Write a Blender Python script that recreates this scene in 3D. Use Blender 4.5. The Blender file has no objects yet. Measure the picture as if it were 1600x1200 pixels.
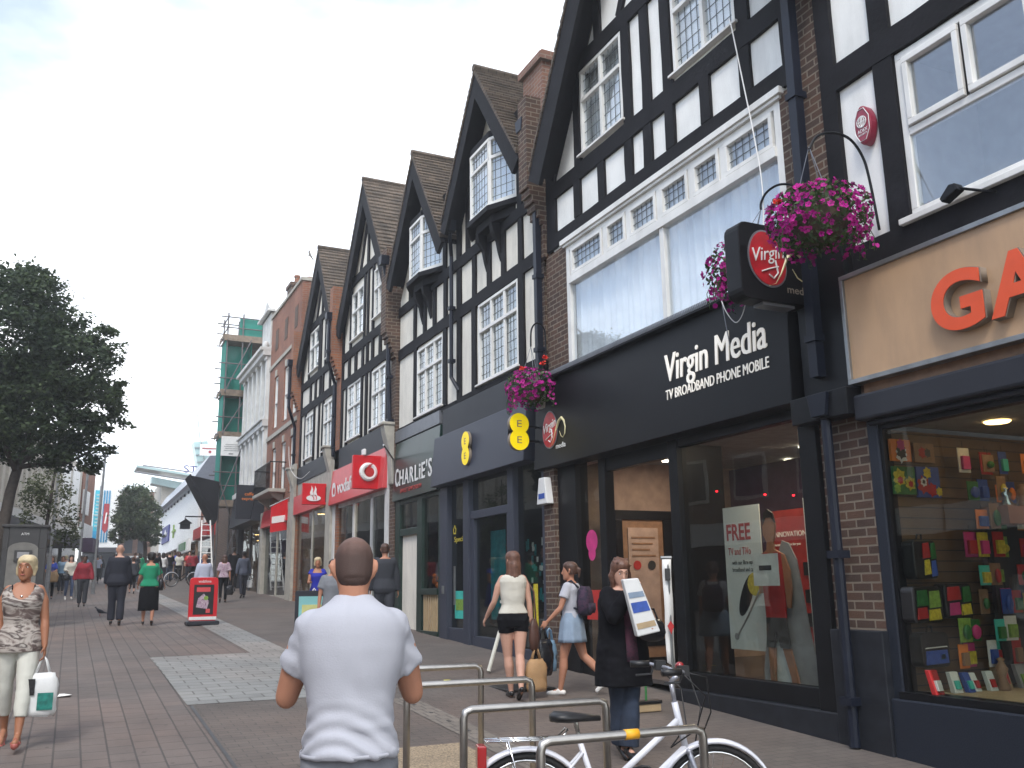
import bpy, bmesh, math, random
from mathutils import Vector, Matrix, noise
random.seed(7)
sc = bpy.context.scene
C = bpy.data.collections.new('scene'); sc.collection.children.link(C)
rad = math.radians
# ---------------------------------------------------------------- camera (solved from the photograph's vanishing points)
FPX, YAW, PITCH, ROLL = 1431.1, 0.44516856, 0.21853533, -0.01422602
fw = Vector((math.sin(YAW)*math.cos(PITCH), math.cos(YAW)*math.cos(PITCH), math.sin(PITCH)))
ri = Vector((math.cos(YAW), -math.sin(YAW), 0)); up = ri.cross(fw)
ri, up = ri*math.cos(ROLL)+up*math.sin(ROLL), -ri*math.sin(ROLL)+up*math.cos(ROLL)
cam = bpy.data.cameras.new('camera'); camo = bpy.data.objects.new('camera', cam); C.objects.link(camo)
camo.matrix_world = Matrix(((ri.x, up.x, -fw.x, 0), (ri.y, up.y, -fw.y, 0), (ri.z, up.z, -fw.z, 0), (0, 0, 0, 1)))
cam.sensor_width = 36; cam.lens = FPX/1600*36; cam.clip_end = 3000; cam.clip_start = .05
cam.dof.use_dof = False
sc.camera = camo
# ---------------------------------------------------------------- sky and sun: bright cloud with blue gaps to the left
SUN_EL, SUN_AZ = rad(52), rad(215)      # azimuth clockwise from +Y
w = bpy.data.worlds.new('World'); sc.world = w; w.use_nodes = True
nt = w.node_tree; N = nt.nodes; L = nt.links; N.clear()
out = N.new('ShaderNodeOutputWorld'); bg = N.new('ShaderNodeBackground'); sky = N.new('ShaderNodeTexSky')
sky.sky_type = 'NISHITA'; sky.sun_disc = False; sky.sun_elevation = SUN_EL; sky.sun_rotation = SUN_AZ
tc = N.new('ShaderNodeTexCoord'); mp = N.new('ShaderNodeMapping'); mp.inputs['Scale'].default_value = (1, 1, 2.4)
nz = N.new('ShaderNodeTexNoise'); nz.inputs['Scale'].default_value = 1.7; nz.inputs['Detail'].default_value = 7; nz.inputs['Roughness'].default_value = .55
dt = N.new('ShaderNodeVectorMath'); dt.operation = 'DOT_PRODUCT'; dt.inputs[1].default_value = (-.82, .05, .25)
ad = N.new('ShaderNodeMath'); ad.operation = 'MULTIPLY_ADD'; ad.inputs[1].default_value = -.20
rp = N.new('ShaderNodeValToRGB'); rp.color_ramp.elements[0].position = .40; rp.color_ramp.elements[1].position = .64
rp.color_ramp.elements[0].color = (.22, .22, .22, 1)
cl = N.new('ShaderNodeMixRGB'); cl.inputs[2].default_value = (9.7, 9.95, 10.3, 1)
sm = N.new('ShaderNodeMixRGB'); sm.blend_type = 'MULTIPLY'; sm.inputs[0].default_value = 1; sm.inputs[2].default_value = (1.25, 1.25, 1.25, 1)
L.new(tc.outputs['Generated'], mp.inputs[0]); L.new(mp.outputs[0], nz.inputs[0]); L.new(tc.outputs['Generated'], dt.inputs[0])
L.new(dt.outputs['Value'], ad.inputs[0]); L.new(nz.outputs[0], ad.inputs[2]); L.new(ad.outputs[0], rp.inputs[0])
L.new(rp.outputs[0], cl.inputs[0]); L.new(sky.outputs[0], sm.inputs[1]); L.new(sm.outputs[0], cl.inputs[1]); L.new(cl.outputs[0], bg.inputs[0]); bg.inputs[1].default_value = .12
L.new(bg.outputs[0], out.inputs[0])
sl = bpy.data.lights.new('sun', 'SUN'); sl.energy = 1.2; sl.angle = rad(14); sl.color = (1, .95, .88)
so = bpy.data.objects.new('sun', sl); C.objects.link(so)
sd = Vector((math.sin(SUN_AZ)*math.cos(SUN_EL), math.cos(SUN_AZ)*math.cos(SUN_EL), math.sin(SUN_EL)))
so.rotation_euler = sd.to_track_quat('Z', 'Y').to_euler()
sc.view_settings.view_transform = 'Standard'; sc.view_settings.look = 'None'; sc.view_settings.gamma = 1
sc.view_settings.exposure = 0.93
# ---------------------------------------------------------------- materials
MATS = {}
def _new(name):
    m = bpy.data.materials.new(name); m.use_nodes = True; MATS[name] = m
    return m, m.node_tree.nodes, m.node_tree.links, m.node_tree.nodes['Principled BSDF']
def mat(name, col, rough=.6, metal=0, var=.18, scale=6, bump=.0, bscale=40, spec=.5, coat=0, emit=0, dirt=0):
    """plain painted/dyed surface with mottling, optional fine bump and grime"""
    if name in MATS: return MATS[name]
    m, N, L, b = _new(name)
    tc = N.new('ShaderNodeTexCoord'); n = N.new('ShaderNodeTexNoise'); n.inputs['Scale'].default_value = scale; n.inputs['Detail'].default_value = 6
    L.new(tc.outputs['Object'], n.inputs['Vector'])
    r = N.new('ShaderNodeValToRGB'); e = r.color_ramp.elements
    e[0].position = .3; e[1].position = .7
    e[0].color = tuple(c*(1-var) for c in col)+(1,); e[1].color = tuple(min(1, c*(1+var)) for c in col)+(1,)
    L.new(n.outputs[0], r.inputs[0]); last = r.outputs[0]
    if dirt:
        n2 = N.new('ShaderNodeTexNoise'); n2.inputs['Scale'].default_value = 1.3; n2.inputs['Detail'].default_value = 9; n2.inputs['Roughness'].default_value = .7
        mp = N.new('ShaderNodeMapping'); mp.inputs['Scale'].default_value = (1, 2.2, .5); L.new(tc.outputs['Object'], mp.inputs[0]); L.new(mp.outputs[0], n2.inputs[0])
        r2 = N.new('ShaderNodeValToRGB'); r2.color_ramp.elements[0].position = .45; r2.color_ramp.elements[1].position = .75
        mx = N.new('ShaderNodeMixRGB'); mx.inputs[2].default_value = (.10, .09, .075, 1); ml = N.new('ShaderNodeMath'); ml.operation = 'MULTIPLY'; ml.inputs[1].default_value = dirt
        L.new(n2.outputs[0], r2.inputs[0]); L.new(r2.outputs[0], ml.inputs[0]); L.new(ml.outputs[0], mx.inputs[0]); L.new(last, mx.inputs[1]); last = mx.outputs[0]
    L.new(last, b.inputs['Base Color'])
    b.inputs['Roughness'].default_value = rough; b.inputs['Metallic'].default_value = metal; b.inputs['Specular IOR Level'].default_value = spec
    b.inputs['Coat Weight'].default_value = coat
    if bump:
        n3 = N.new('ShaderNodeTexNoise'); n3.inputs['Scale'].default_value = bscale; n3.inputs['Detail'].default_value = 5; L.new(tc.outputs['Object'], n3.inputs[0])
        bp = N.new('ShaderNodeBump'); bp.inputs['Strength'].default_value = bump; bp.inputs['Distance'].default_value = .01; L.new(n3.outputs[0], bp.inputs['Height']); L.new(bp.outputs[0], b.inputs['Normal'])
    if emit:
        b.inputs['Emission Color'].default_value = tuple(col)+(1,); b.inputs['Emission Strength'].default_value = emit
    return m
def brick(name, c1, c2, mort, bw=.225, rh=.075, axis='wall', msize=.010, rough=.85, bump=.5, blotch=.35, spots=0):
    m, N, L, b = _new(name)
    g = N.new('ShaderNodeNewGeometry'); s = N.new('ShaderNodeSeparateXYZ'); L.new(g.outputs['Position'], s.inputs[0])
    cb = N.new('ShaderNodeCombineXYZ')
    if axis == 'wall':
        a = N.new('ShaderNodeMath'); L.new(s.outputs[0], a.inputs[0]); L.new(s.outputs[1], a.inputs[1]); L.new(a.outputs[0], cb.inputs[0]); L.new(s.outputs[2], cb.inputs[1])
    elif axis == 'along':
        L.new(s.outputs[1], cb.inputs[0]); L.new(s.outputs[0], cb.inputs[1])
    else:
        L.new(s.outputs[0], cb.inputs[0]); L.new(s.outputs[1], cb.inputs[1])
    t = N.new('ShaderNodeTexBrick'); L.new(cb.outputs[0], t.inputs['Vector'])
    t.inputs['Color1'].default_value = c1+(1,); t.inputs['Color2'].default_value = c2+(1,); t.inputs['Mortar'].default_value = mort+(1,)
    t.inputs['Scale'].default_value = 1; t.inputs['Brick Width'].default_value = bw; t.inputs['Row Height'].default_value = rh
    t.inputs['Mortar Size'].default_value = msize; t.inputs['Mortar Smooth'].default_value = .3; t.inputs['Bias'].default_value = 0
    n = N.new('ShaderNodeTexNoise'); n.inputs['Scale'].default_value = .9; n.inputs['Detail'].default_value = 8; n.inputs['Roughness'].default_value = .7; L.new(g.outputs['Position'], n.inputs[0])
    r = N.new('ShaderNodeValToRGB'); r.color_ramp.elements[0].position = .3; r.color_ramp.elements[1].position = .72
    r.color_ramp.elements[0].color = (1-blotch,)*3+(1,); r.color_ramp.elements[1].color = (1+blotch*.4,)*3+(1,)
    L.new(n.outputs[0], r.inputs[0]); mx = N.new('ShaderNodeMixRGB'); mx.blend_type = 'MULTIPLY'; mx.inputs[0].default_value = 1
    L.new(t.outputs[0], mx.inputs[1]); L.new(r.outputs[0], mx.inputs[2]); L.new(mx.outputs[0], b.inputs['Base Color'])
    if spots:      # trodden-in gum, oil marks and replaced bricks
        vo = N.new('ShaderNodeTexVoronoi'); vo.inputs['Scale'].default_value = 3.2; vo.inputs['Randomness'].default_value = 1; L.new(g.outputs['Position'], vo.inputs['Vector'])
        rr = N.new('ShaderNodeValToRGB'); rr.color_ramp.elements[0].position = .045; rr.color_ramp.elements[1].position = .075; rr.color_ramp.elements[0].color = (.55, .55, .55, 1); L.new(vo.outputs['Distance'], rr.inputs[0])
        m3 = N.new('ShaderNodeMixRGB'); m3.blend_type = 'MULTIPLY'; m3.inputs[0].default_value = spots; L.new(mx.outputs[0], m3.inputs[1]); L.new(rr.outputs[0], m3.inputs[2])
        n4 = N.new('ShaderNodeTexNoise'); n4.inputs['Scale'].default_value = .33; n4.inputs['Detail'].default_value = 4; L.new(g.outputs['Position'], n4.inputs[0]); r4 = N.new('ShaderNodeValToRGB'); r4.color_ramp.elements[0].position = .42; r4.color_ramp.elements[1].position = .62; r4.color_ramp.elements[0].color = (1.0, .97, .95, 1); r4.color_ramp.elements[1].color = (1.16, 1.0, .92, 1)
        m4 = N.new('ShaderNodeMixRGB'); m4.blend_type = 'MULTIPLY'; m4.inputs[0].default_value = .8; L.new(n4.outputs[0], r4.inputs[0]); L.new(m3.outputs[0], m4.inputs[1]); L.new(r4.outputs[0], m4.inputs[2]); L.new(m4.outputs[0], b.inputs['Base Color'])
    n2 = N.new('ShaderNodeTexNoise'); n2.inputs['Scale'].default_value = 60; L.new(g.outputs['Position'], n2.inputs[0])
    iv = N.new('ShaderNodeMath'); iv.operation = 'MULTIPLY_ADD'; iv.inputs[1].default_value = -1.0; L.new(t.outputs['Fac'], iv.inputs[0]); L.new(n2.outputs[0], iv.inputs[2])
    bp = N.new('ShaderNodeBump'); bp.inputs['Strength'].default_value = bump; bp.inputs['Distance'].default_value = .008; L.new(iv.outputs[0], bp.inputs['Height']); L.new(bp.outputs[0], b.inputs['Normal'])
    b.inputs['Roughness'].default_value = rough
    return m
def glass(name, tint=(.85, .9, .88), ior=1.5, rough=.0, base=.03, refl=1.0):
    m, N, L, b = _new(name); N.remove(b); o = N['Material Output']
    tr = N.new('ShaderNodeBsdfTransparent'); tr.inputs[0].default_value = tint+(1,)
    gl = N.new('ShaderNodeBsdfGlossy'); gl.inputs['Roughness'].default_value = rough; gl.inputs[0].default_value = (.93*refl, .96*refl, refl, 1)
    fr = N.new('ShaderNodeFresnel'); fr.inputs[0].default_value = ior; a = N.new('ShaderNodeMath'); a.inputs[1].default_value = base; a.use_clamp = True
    n = N.new('ShaderNodeTexNoise'); n.inputs['Scale'].default_value = .9; g = N.new('ShaderNodeNewGeometry'); L.new(g.outputs['Position'], n.inputs[0])
    bp = N.new('ShaderNodeBump'); bp.inputs['Strength'].default_value = .12; bp.inputs['Distance'].default_value = .02; L.new(n.outputs[0], bp.inputs['Height']); L.new(bp.outputs[0], gl.inputs['Normal'])
    bk = N.new('ShaderNodeMath'); bk.operation = 'MULTIPLY_ADD'; bk.inputs[1].default_value = 1/ior-ior; bk.inputs[2].default_value = ior; L.new(g.outputs['Backfacing'], bk.inputs[0]); L.new(bk.outputs[0], fr.inputs[0])
    mx = N.new('ShaderNodeMixShader'); L.new(fr.outputs[0], a.inputs[0]); L.new(a.outputs[0], mx.inputs[0]); L.new(tr.outputs[0], mx.inputs[1]); L.new(gl.outputs[0], mx.inputs[2]); L.new(mx.outputs[0], o.inputs[0])
    return m
def emis(name, col, s):
    m, N, L, b = _new(name); b.inputs['Base Color'].default_value = col+(1,); b.inputs['Emission Color'].default_value = col+(1,); b.inputs['Emission Strength'].default_value = s
    return m
def fabric_pattern(name, cols, scale=9, dist=2.5, stretch=(1, 1, 2)):
    m, N, L, b = _new(name)
    tc = N.new('ShaderNodeTexCoord'); mp = N.new('ShaderNodeMapping'); mp.inputs['Scale'].default_value = stretch; L.new(tc.outputs['Object'], mp.inputs[0])
    n = N.new('ShaderNodeTexNoise'); n.inputs['Scale'].default_value = scale; n.inputs['Detail'].default_value = 5; n.inputs['Distortion'].default_value = dist; L.new(mp.outputs[0], n.inputs[0])
    r = N.new('ShaderNodeValToRGB'); r.color_ramp.interpolation = 'EASE'
    while len(r.color_ramp.elements) < len(cols): r.color_ramp.elements.new(.5)
    for i, c in enumerate(cols):
        r.color_ramp.elements[i].position = .3+.4*i/(len(cols)-1); r.color_ramp.elements[i].color = c+(1,)
    L.new(n.outputs[0], r.inputs[0]); L.new(r.outputs[0], b.inputs['Base Color']); b.inputs['Roughness'].default_value = .85
    return m
# ---------------------------------------------------------------- object tools
ORIG = {}
TSC = bpy.data.scenes.new('workbench')        # scratch scene so that evaluating one object never re-evaluates the street
def tdg():
    vl = TSC.view_layers[0]; vl.update(); return vl.depsgraph
def tag(o, label=None, cat=None, group=None, kind=None):
    if label: o['label'] = label
    if cat: o['category'] = cat
    if group: o['group'] = group
    if kind: o['kind'] = kind
    return o
def thing(name, loc, label, cat, group=None, rz=0, local=False):
    o = bpy.data.objects.new(name, None); C.objects.link(o); o.location = loc; o.rotation_euler[2] = rz; o.empty_display_size = .3
    tag(o, label, cat, group); ORIG[o] = Vector((0, 0, 0)) if local else Vector(loc)
    return o
SPLIT = {'pane', 'red_display', 'entrance_frame', 'bracket', 'brick_pier', 'oriel_bracket', 'grip', 'brake_lever', 'handset', 'cash_machine', 'counter', 'window_cards', 'door_handle', 'console', 'stile', 'rung', 'stone_band', 'pillar', 'mudguard', 'leg', 'strap', 'handle', 'figure', 'red_notice', 'pink_sticker', 'purple_panel', 'red_display', 'white_wall', 'flame_gap', 'column', 'window', 'print', 'upper_panel', 'base_plate', 'pier_boarding', 'parapet_panel', 'green_netting', 'chimney_pot', 'kiosk_side', 'shop_wall', 'canopy_rib', 'canopy', 'lamp_head'}
class MB:
    def __init__(s): s.v = []; s.f = []; s.parts = []
    def groups(s):
        """clusters of added shapes whose bounding boxes touch"""
        bb = []
        for i, (a, b, fa, fb_) in enumerate(s.parts):
            P = s.v[a:b]; bb.append([[min(p[k] for p in P)-.012 for k in (0, 1, 2)], [max(p[k] for p in P)+.012 for k in (0, 1, 2)]])
        g = list(range(len(bb)))
        def root(i):
            while g[i] != i: i = g[i]
            return i
        for i in range(len(bb)):
            for j in range(i):
                if all(bb[i][0][k] <= bb[j][1][k] and bb[j][0][k] <= bb[i][1][k] for k in (0, 1, 2)): g[root(i)] = root(j)
        out_ = {}
        for i in range(len(bb)): out_.setdefault(root(i), []).append(i)
        res = []
        for idx in out_.values():
            m = MB()
            for i in idx:
                a, b, fa, fb_ = s.parts[i]; m.add(s.v[a:b], [tuple(q-a for q in f) for f in s.f[fa:fb_]])
            res.append(m)
        return res
    def add(s, vs, fs):
        vs = list(vs); s.parts.append((len(s.v), len(s.v)+len(vs), len(s.f), len(s.f)+len(fs)))
        k = len(s.v); s.v += [tuple(v) for v in vs]; s.f += [tuple(i+k for i in f) for f in fs]; return s
    def box(s, x0, x1, y0, y1, z0, z1):
        x0, x1 = min(x0, x1), max(x0, x1); y0, y1 = min(y0, y1), max(y0, y1); z0, z1 = min(z0, z1), max(z0, z1)
        v = [(x, y, z) for x in (x0, x1) for y in (y0, y1) for z in (z0, z1)]
        return s.add(v, [(0, 1, 3, 2), (4, 6, 7, 5), (0, 4, 5, 1), (2, 3, 7, 6), (0, 2, 6, 4), (1, 5, 7, 3)])
    def fb(s, y0, y1, z0, z1, x0, x1): return s.box(x0, x1, y0, y1, z0, z1)
    def prism(s, poly, x0, x1, ax=0):
        """polygon of (a,b) extruded along axis ax: 0 -> (x; y,z), 1 -> (y; x,z), 2 -> (z; x,y)"""
        def P(t, a, b): return {0: (t, a, b), 1: (a, t, b), 2: (a, b, t)}[ax]
        n = len(poly); v = [P(x0, *p) for p in poly]+[P(x1, *p) for p in poly]
        f = [tuple(range(n))[::-1], tuple(range(n, 2*n))]+[(i, (i+1) % n, n+(i+1) % n, n+i) for i in range(n)]
        return s.add(v, f)
    def bar(s, a, b, w, d, upv=(0, 0, 1)):
        """rectangular bar from a to b"""
        a = Vector(a); b = Vector(b); t = (b-a).normalized(); u = Vector(upv)
        if abs(t.dot(u)) > .95: u = Vector((1, 0, 0))
        x = t.cross(u).normalized(); y = x.cross(t)
        v = [p+x*w*.5*i+y*d*.5*j for p in (a, b) for i, j in ((-1, -1), (1, -1), (1, 1), (-1, 1))]
        return s.add(v, [(3, 2, 1, 0), (4, 5, 6, 7)]+[(i, (i+1) % 4, 4+(i+1) % 4, 4+i) for i in range(4)])
    def tube(s, pts, r, n=8, cap=True, closed=False):
        pts = [Vector(p) for p in pts]; m = len(pts); rs = r if isinstance(r, (list, tuple)) else [r]*m
        t0 = (pts[1]-pts[0]).normalized(); u = t0.orthogonal().normalized(); k = len(s.v); vs = []
        for i, p in enumerate(pts):
            if closed: t = (pts[(i+1) % m]-pts[i-1]).normalized()
            else: t = (pts[min(i+1, m-1)]-pts[max(i-1, 0)]).normalized()
            u = (u-t*u.dot(t)).normalized(); w_ = t.cross(u)
            vs += [p+(u*math.cos(2*math.pi*j/n)+w_*math.sin(2*math.pi*j/n))*rs[i] for j in range(n)]
        fs = [(i*n+j, i*n+(j+1) % n, (i+1)*n+(j+1) % n, (i+1)*n+j) for i in range(m-1) for j in range(n)]
        if closed: fs += [((m-1)*n+j, (m-1)*n+(j+1) % n, (j+1) % n, j) for j in range(n)]
        elif cap: fs += [tuple(range(n))[::-1], tuple((m-1)*n+j for j in range(n))]
        return s.add(vs, fs)
    def loft(s, rings, cap=True):
        n = len(rings[0]); m = len(rings); vs = [p for r in rings for p in r]
        fs = [(i*n+j, i*n+(j+1) % n, (i+1)*n+(j+1) % n, (i+1)*n+j) for i in range(m-1) for j in range(n)]
        if cap: fs += [tuple(range(n))[::-1], tuple((m-1)*n+j for j in range(n))]
        return s.add(vs, fs)
    def ball(s, c, r, n=12, m=8):
        r = r if isinstance(r, (list, tuple)) else (r, r, r)
        rings = [[(c[0]+r[0]*math.sin(math.pi*(i+.02)/(m+.04))*math.cos(2*math.pi*j/n), c[1]+r[1]*math.sin(math.pi*(i+.02)/(m+.04))*math.sin(2*math.pi*j/n), c[2]-r[2]*math.cos(math.pi*(i+.02)/(m+.04))) for j in range(n)] for i in range(m+1)]
        return s.loft(rings)
    def disc(s, c, nrm, r, n=16):
        nrm = Vector(nrm).normalized(); u = nrm.orthogonal().normalized(); w_ = nrm.cross(u); c = Vector(c)
        return s.add([c+(u*math.cos(2*math.pi*j/n)+w_*math.sin(2*math.pi*j/n))*r for j in range(n)], [tuple(range(n))])
    def lathe(s, c, prof, n=16):
        return s.loft([[(c[0]+r*math.cos(2*math.pi*j/n), c[1]+r*math.sin(2*math.pi*j/n), c[2]+z) for j in range(n)] for r, z in prof])
    def xform(s, M):
        s.v = [tuple(M @ Vector(v)) for v in s.v]; return s
    def build(s, name, m, parent=None, smooth=False, bevel=0, kind=None, label=None, solid=0):
        if name in SPLIT and 1 < len(s.parts) < 60 and s.parts[-1][1] == len(s.v):
            gs = s.groups()
            if len(gs) > 1: return [q.build(name, m, parent, smooth, bevel, kind, label, solid) for q in gs][0]
        o0 = Vector((0, 0, 0)); root = parent
        while root is not None and root not in ORIG: root = root.parent
        if root is not None: o0 = ORIG[root]
        me = bpy.data.meshes.new(name); me.from_pydata([tuple(Vector(v)-o0) for v in s.v], [], s.f); me.update()
        if smooth: me.polygons.foreach_set('use_smooth', [True]*len(me.polygons))
        if m: me.materials.append(MATS[m] if isinstance(m, str) else m)
        o = bpy.data.objects.new(name, me); C.objects.link(o)
        if parent is not None: o.parent = parent
        if bevel:
            b = o.modifiers.new('b', 'BEVEL'); b.width = bevel; b.segments = 2; b.limit_method = 'ANGLE'; b.harden_normals = False
        if solid:
            b = o.modifiers.new('s', 'SOLIDIFY'); b.thickness = solid
        if kind: o['kind'] = kind
        if label: o['label'] = label
        return o
def text(body, size, name, m, parent, origin, ux, uy, ext=.005, align='LEFT', shear=0, offset=0, xs=1, spacing=1, fit=None):
    """lettering as extruded mesh; ux = reading direction, uy = letter up direction"""
    c = bpy.data.curves.new(name, 'FONT'); c.body = body; c.size = size; c.extrude = ext; c.align_x = align; c.shear = shear; c.offset = offset; c.space_character = spacing
    c.resolution_u = 10 if size > .6 else 3
    t = bpy.data.objects.new(name, c); TSC.collection.objects.link(t); dg = tdg()
    me = bpy.data.meshes.new_from_object(t.evaluated_get(dg)); bpy.data.objects.remove(t)
    if fit:
        xsv = [v.co.x for v in me.vertices]; x0, x1 = min(xsv), max(xsv); xs = fit/(x1-x0)
        for v in me.vertices: v.co.x -= x0
    ux = Vector(ux).normalized(); uy = Vector(uy).normalized(); n = ux.cross(uy)
    root = parent
    while root is not None and root not in ORIG: root = root.parent
    o0 = ORIG[root] if root is not None else Vector((0, 0, 0)); org = Vector(origin)-o0
    for v in me.vertices:
        v.co = org+ux*v.co.x*xs+uy*v.co.y+n*v.co.z
    me.materials.clear(); me.materials.append(MATS[m])
    o = bpy.data.objects.new(name, me); C.objects.link(o); o.parent = parent
    return o
def spline(P, n=6):
    P = [Vector(p) for p in P]; out_ = []
    for i in range(len(P)-1):
        p0, p1, p2, p3 = P[max(i-1, 0)], P[i], P[i+1], P[min(i+2, len(P)-1)]
        for k in range(n):
            t = k/n; out_.append(.5*((2*p1)+(-p0+p2)*t+(2*p0-5*p1+4*p2-p3)*t*t+(-p0+3*p1-3*p2+p3)*t**3))
    return out_+[P[-1]]
def clip(poly, a, lim, sgn):
    """keep the part of poly where sgn*(p[a]-lim) >= 0"""
    o = []
    for i in range(len(poly)):
        p, q = poly[i], poly[(i+1) % len(poly)]; dp, dq = sgn*(p[a]-lim), sgn*(q[a]-lim)
        if dp >= 0: o.append(p)
        if (dp > 0 > dq) or (dp < 0 < dq):
            t = dp/(dp-dq); o.append((p[0]+(q[0]-p[0])*t, p[1]+(q[1]-p[1])*t))
    return o
def wall_poly(mb, poly, holes, x0, x1):
    ys = sorted({p[0] for p in poly} | {h[i] for h in holes for i in (0, 1)}); zs = sorted({p[1] for p in poly} | {h[i] for h in holes for i in (2, 3)})
    for i in range(len(ys)-1):
        for j in range(len(zs)-1):
            cy, cz = (ys[i]+ys[i+1])/2, (zs[j]+zs[j+1])/2
            if any(h[0] < cy < h[1] and h[2] < cz < h[3] for h in holes): continue
            q = poly
            for a, l, s_ in ((0, ys[i], 1), (0, ys[i+1], -1), (1, zs[j], 1), (1, zs[j+1], -1)):
                if q: q = clip(q, a, l, s_)
            if len(q) > 2: mb.prism(q, x0, x1)
    return mb
def gz(x, y):
    yy = max(-20, min(y, 130)); b = -1.79+.0545*yy-.0002*yy*yy
    if yy < 0: b = -1.79+.0545*yy
    return b-max(0, 6.6-max(x, -6))*.0022*max(0, min(23, y-14))
# palette
mat('plaster', (.82, .815, .78), .8, var=.05, scale=2, bump=.25, bscale=9, dirt=.2)
mat('cream_plaster', (.74, .70, .61), .8, var=.06, scale=2, bump=.25, bscale=9, dirt=.28)
mat('black_timber', (.0085, .008, .010), .75, var=.35, scale=3, bump=.35, bscale=18, spec=.22)
mat('black_paint', (.005, .0055, .007), .4, var=.3, scale=3, spec=.25)
mat('white_frame', (.74, .73, .69), .45, var=.08, scale=3, dirt=.22)
mat('lead', (.07, .08, .085), .5)
mat('net_curtain', (.84, .85, .86), .9, var=.1, scale=3)
mat('blind', (.50, .49, .40), .85, var=.12, scale=4)
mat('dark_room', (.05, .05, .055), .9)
mat('grey_panel', (.022, .024, .031), .5, spec=.3, var=.1, scale=2)
mat('slate_panel', (.042, .048, .068), .45, spec=.3, var=.05, scale=1.5)
mat('stone', (.38, .36, .31), .8, var=.15, scale=5, bump=.25, bscale=25, dirt=.35)
mat('white_stone', (.60, .60, .58), .8, var=.1, scale=3, bump=.15, dirt=.3)
mat('steel', (.42, .40, .37), .34, 1, var=.12, scale=12, bump=.05)
mat('black_plastic', (.012, .012, .013), .4)
mat('grey_metal', (.22, .23, .25), .45, .6, var=.1)
mat('white_plastic', (.72, .72, .70), .4, var=.06)
mat('red_sign', (.55, .008, .015), .35, var=.06)
mat('pink_red_sign', (.58, .07, .075), .4, var=.06)
mat('yellow_sign', (.95, .72, .0), .35, var=.03, emit=.12)
brick('dark_brick', (.105, .054, .034), (.060, .036, .027), (.20, .165, .125), bw=.225, rh=.082)
brick('red_brick', (.30, .105, .055), (.23, .08, .045), (.26, .19, .14))
brick('orange_brick', (.33, .12, .05), (.24, .09, .05), (.22, .17, .13))
brick('brown_brick', (.24, .12, .08), (.18, .09, .065), (.25, .2, .16))
glass('shop_glass', (.76, .78, .75), 1.45, 0, .0, .72)
glass('clear_glass', (.74, .77, .74), 1.42, 0, .0)
glass('upper_glass', (.94, .96, .97), 1.5, 0, .10)
# ================================================================ ground
def sheet(name, x0, x1, y0, y1, nx, ny, m, dz=0, label=None, poly=None):
    mb = MB(); v = []
    for j in range(ny+1):
        for i in range(nx+1):
            if poly:
                a, b = i/nx, j/ny; p = [poly[0][k]*(1-a)*(1-b)+poly[1][k]*a*(1-b)+poly[2][k]*a*b+poly[3][k]*(1-a)*b for k in (0, 1)]
                x, y = p
            else: x = x0+(x1-x0)*i/nx; y = y0+(y1-y0)*j/ny
            v.append((x, y, gz(x, y)+dz))
    mb.add(v, [(j*(nx+1)+i, j*(nx+1)+i+1, (j+1)*(nx+1)+i+1, (j+1)*(nx+1)+i) for j in range(ny) for i in range(nx)])
    o = mb.build(name, m, smooth=True); o['kind'] = 'structure'
    if label: o['label'] = label
    return o
brick('red_pavers', (.152, .127, .114), (.126, .110, .101), (.072, .065, .061), bw=.30, rh=.21, axis='along', msize=.009, rough=.8, bump=.5, blotch=.34, spots=1)
brick('grey_pavers', (.245, .255, .248), (.21, .22, .215), (.12, .12, .115), bw=.36, rh=.24, axis='across', msize=.012, rough=.75, bump=.45, blotch=.3, spots=.8)
brick('brown_pavers', (.128, .112, .100), (.111, .098, .089), (.078, .071, .066), bw=.21, rh=.105, axis='across', msize=.006, rough=.85, bump=.4, blotch=.32, spots=1)
brick('beige_blocks', (.19, .165, .14), (.16, .14, .12), (.10, .09, .08), bw=.12, rh=.2, axis='across', msize=.01, rough=.85, bump=.4, blotch=.2)
mat('aggregate', (.27, .21, .14), .9, var=.55, scale=55, bump=.6, bscale=70)
mat('drain_metal', (.06, .06, .06), .6, .3)
GX = [-90, -60, -30, -12, -6, -3, 0, 3, 6.6, 12, 30, 80, 110]
GY = [-36, -20, -8]+[i*2 for i in range(0, 66)]+[140, 160, 200, 260]
mb = MB(); mb.add([(x, y, gz(x, y)) for y in GY for x in GX], [(j*len(GX)+i, j*len(GX)+i+1, (j+1)*len(GX)+i+1, (j+1)*len(GX)+i) for j in range(len(GY)-1) for i in range(len(GX)-1)])
mb.build('ground', 'red_pavers', smooth=True)['kind'] = 'structure'
sheet('pavement', 3.42, 8.2, -6, 62, 5, 34, 'brown_pavers', .004)
sheet('pavement', 1.33, 3.42, -6, 11.05, 3, 9, 'brown_pavers', .004)
sheet('path', 2.78, 3.42, 15.9, 46, 1, 16, 'grey_pavers', .008)
sheet('path', 0, 0, 0, 0, 4, 6, 'grey_pavers', .008, poly=[(1.28, 11.05), (3.42, 11.05), (3.42, 15.9), (1.24, 15.9)])
sheet('path', 3.42, 3.72, -6, 10.6, 1, 9, 'beige_blocks', .009)
sheet('path', 2.35, 3.30, 5.4, 8.1, 2, 3, 'aggregate', .009)
mb = MB()
for j in range(30):
    y = -5+j*.52; mb.box(3.555, 3.585, y, y+.50, gz(3.5, y)+.002, gz(3.5, y)+.013)
mb.build('drain_channel', 'drain_metal')['kind'] = 'structure'
mb = MB(); mb.add([(1.315, y, gz(1.3, y)+.007+.0) for y in (-6, 11.05)]+[(1.345, y, gz(1.3, y)+.007) for y in (11.05, -6)], [(0, 3, 2, 1)])
for y in range(-6, 11): pass
mb = MB()
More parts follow.
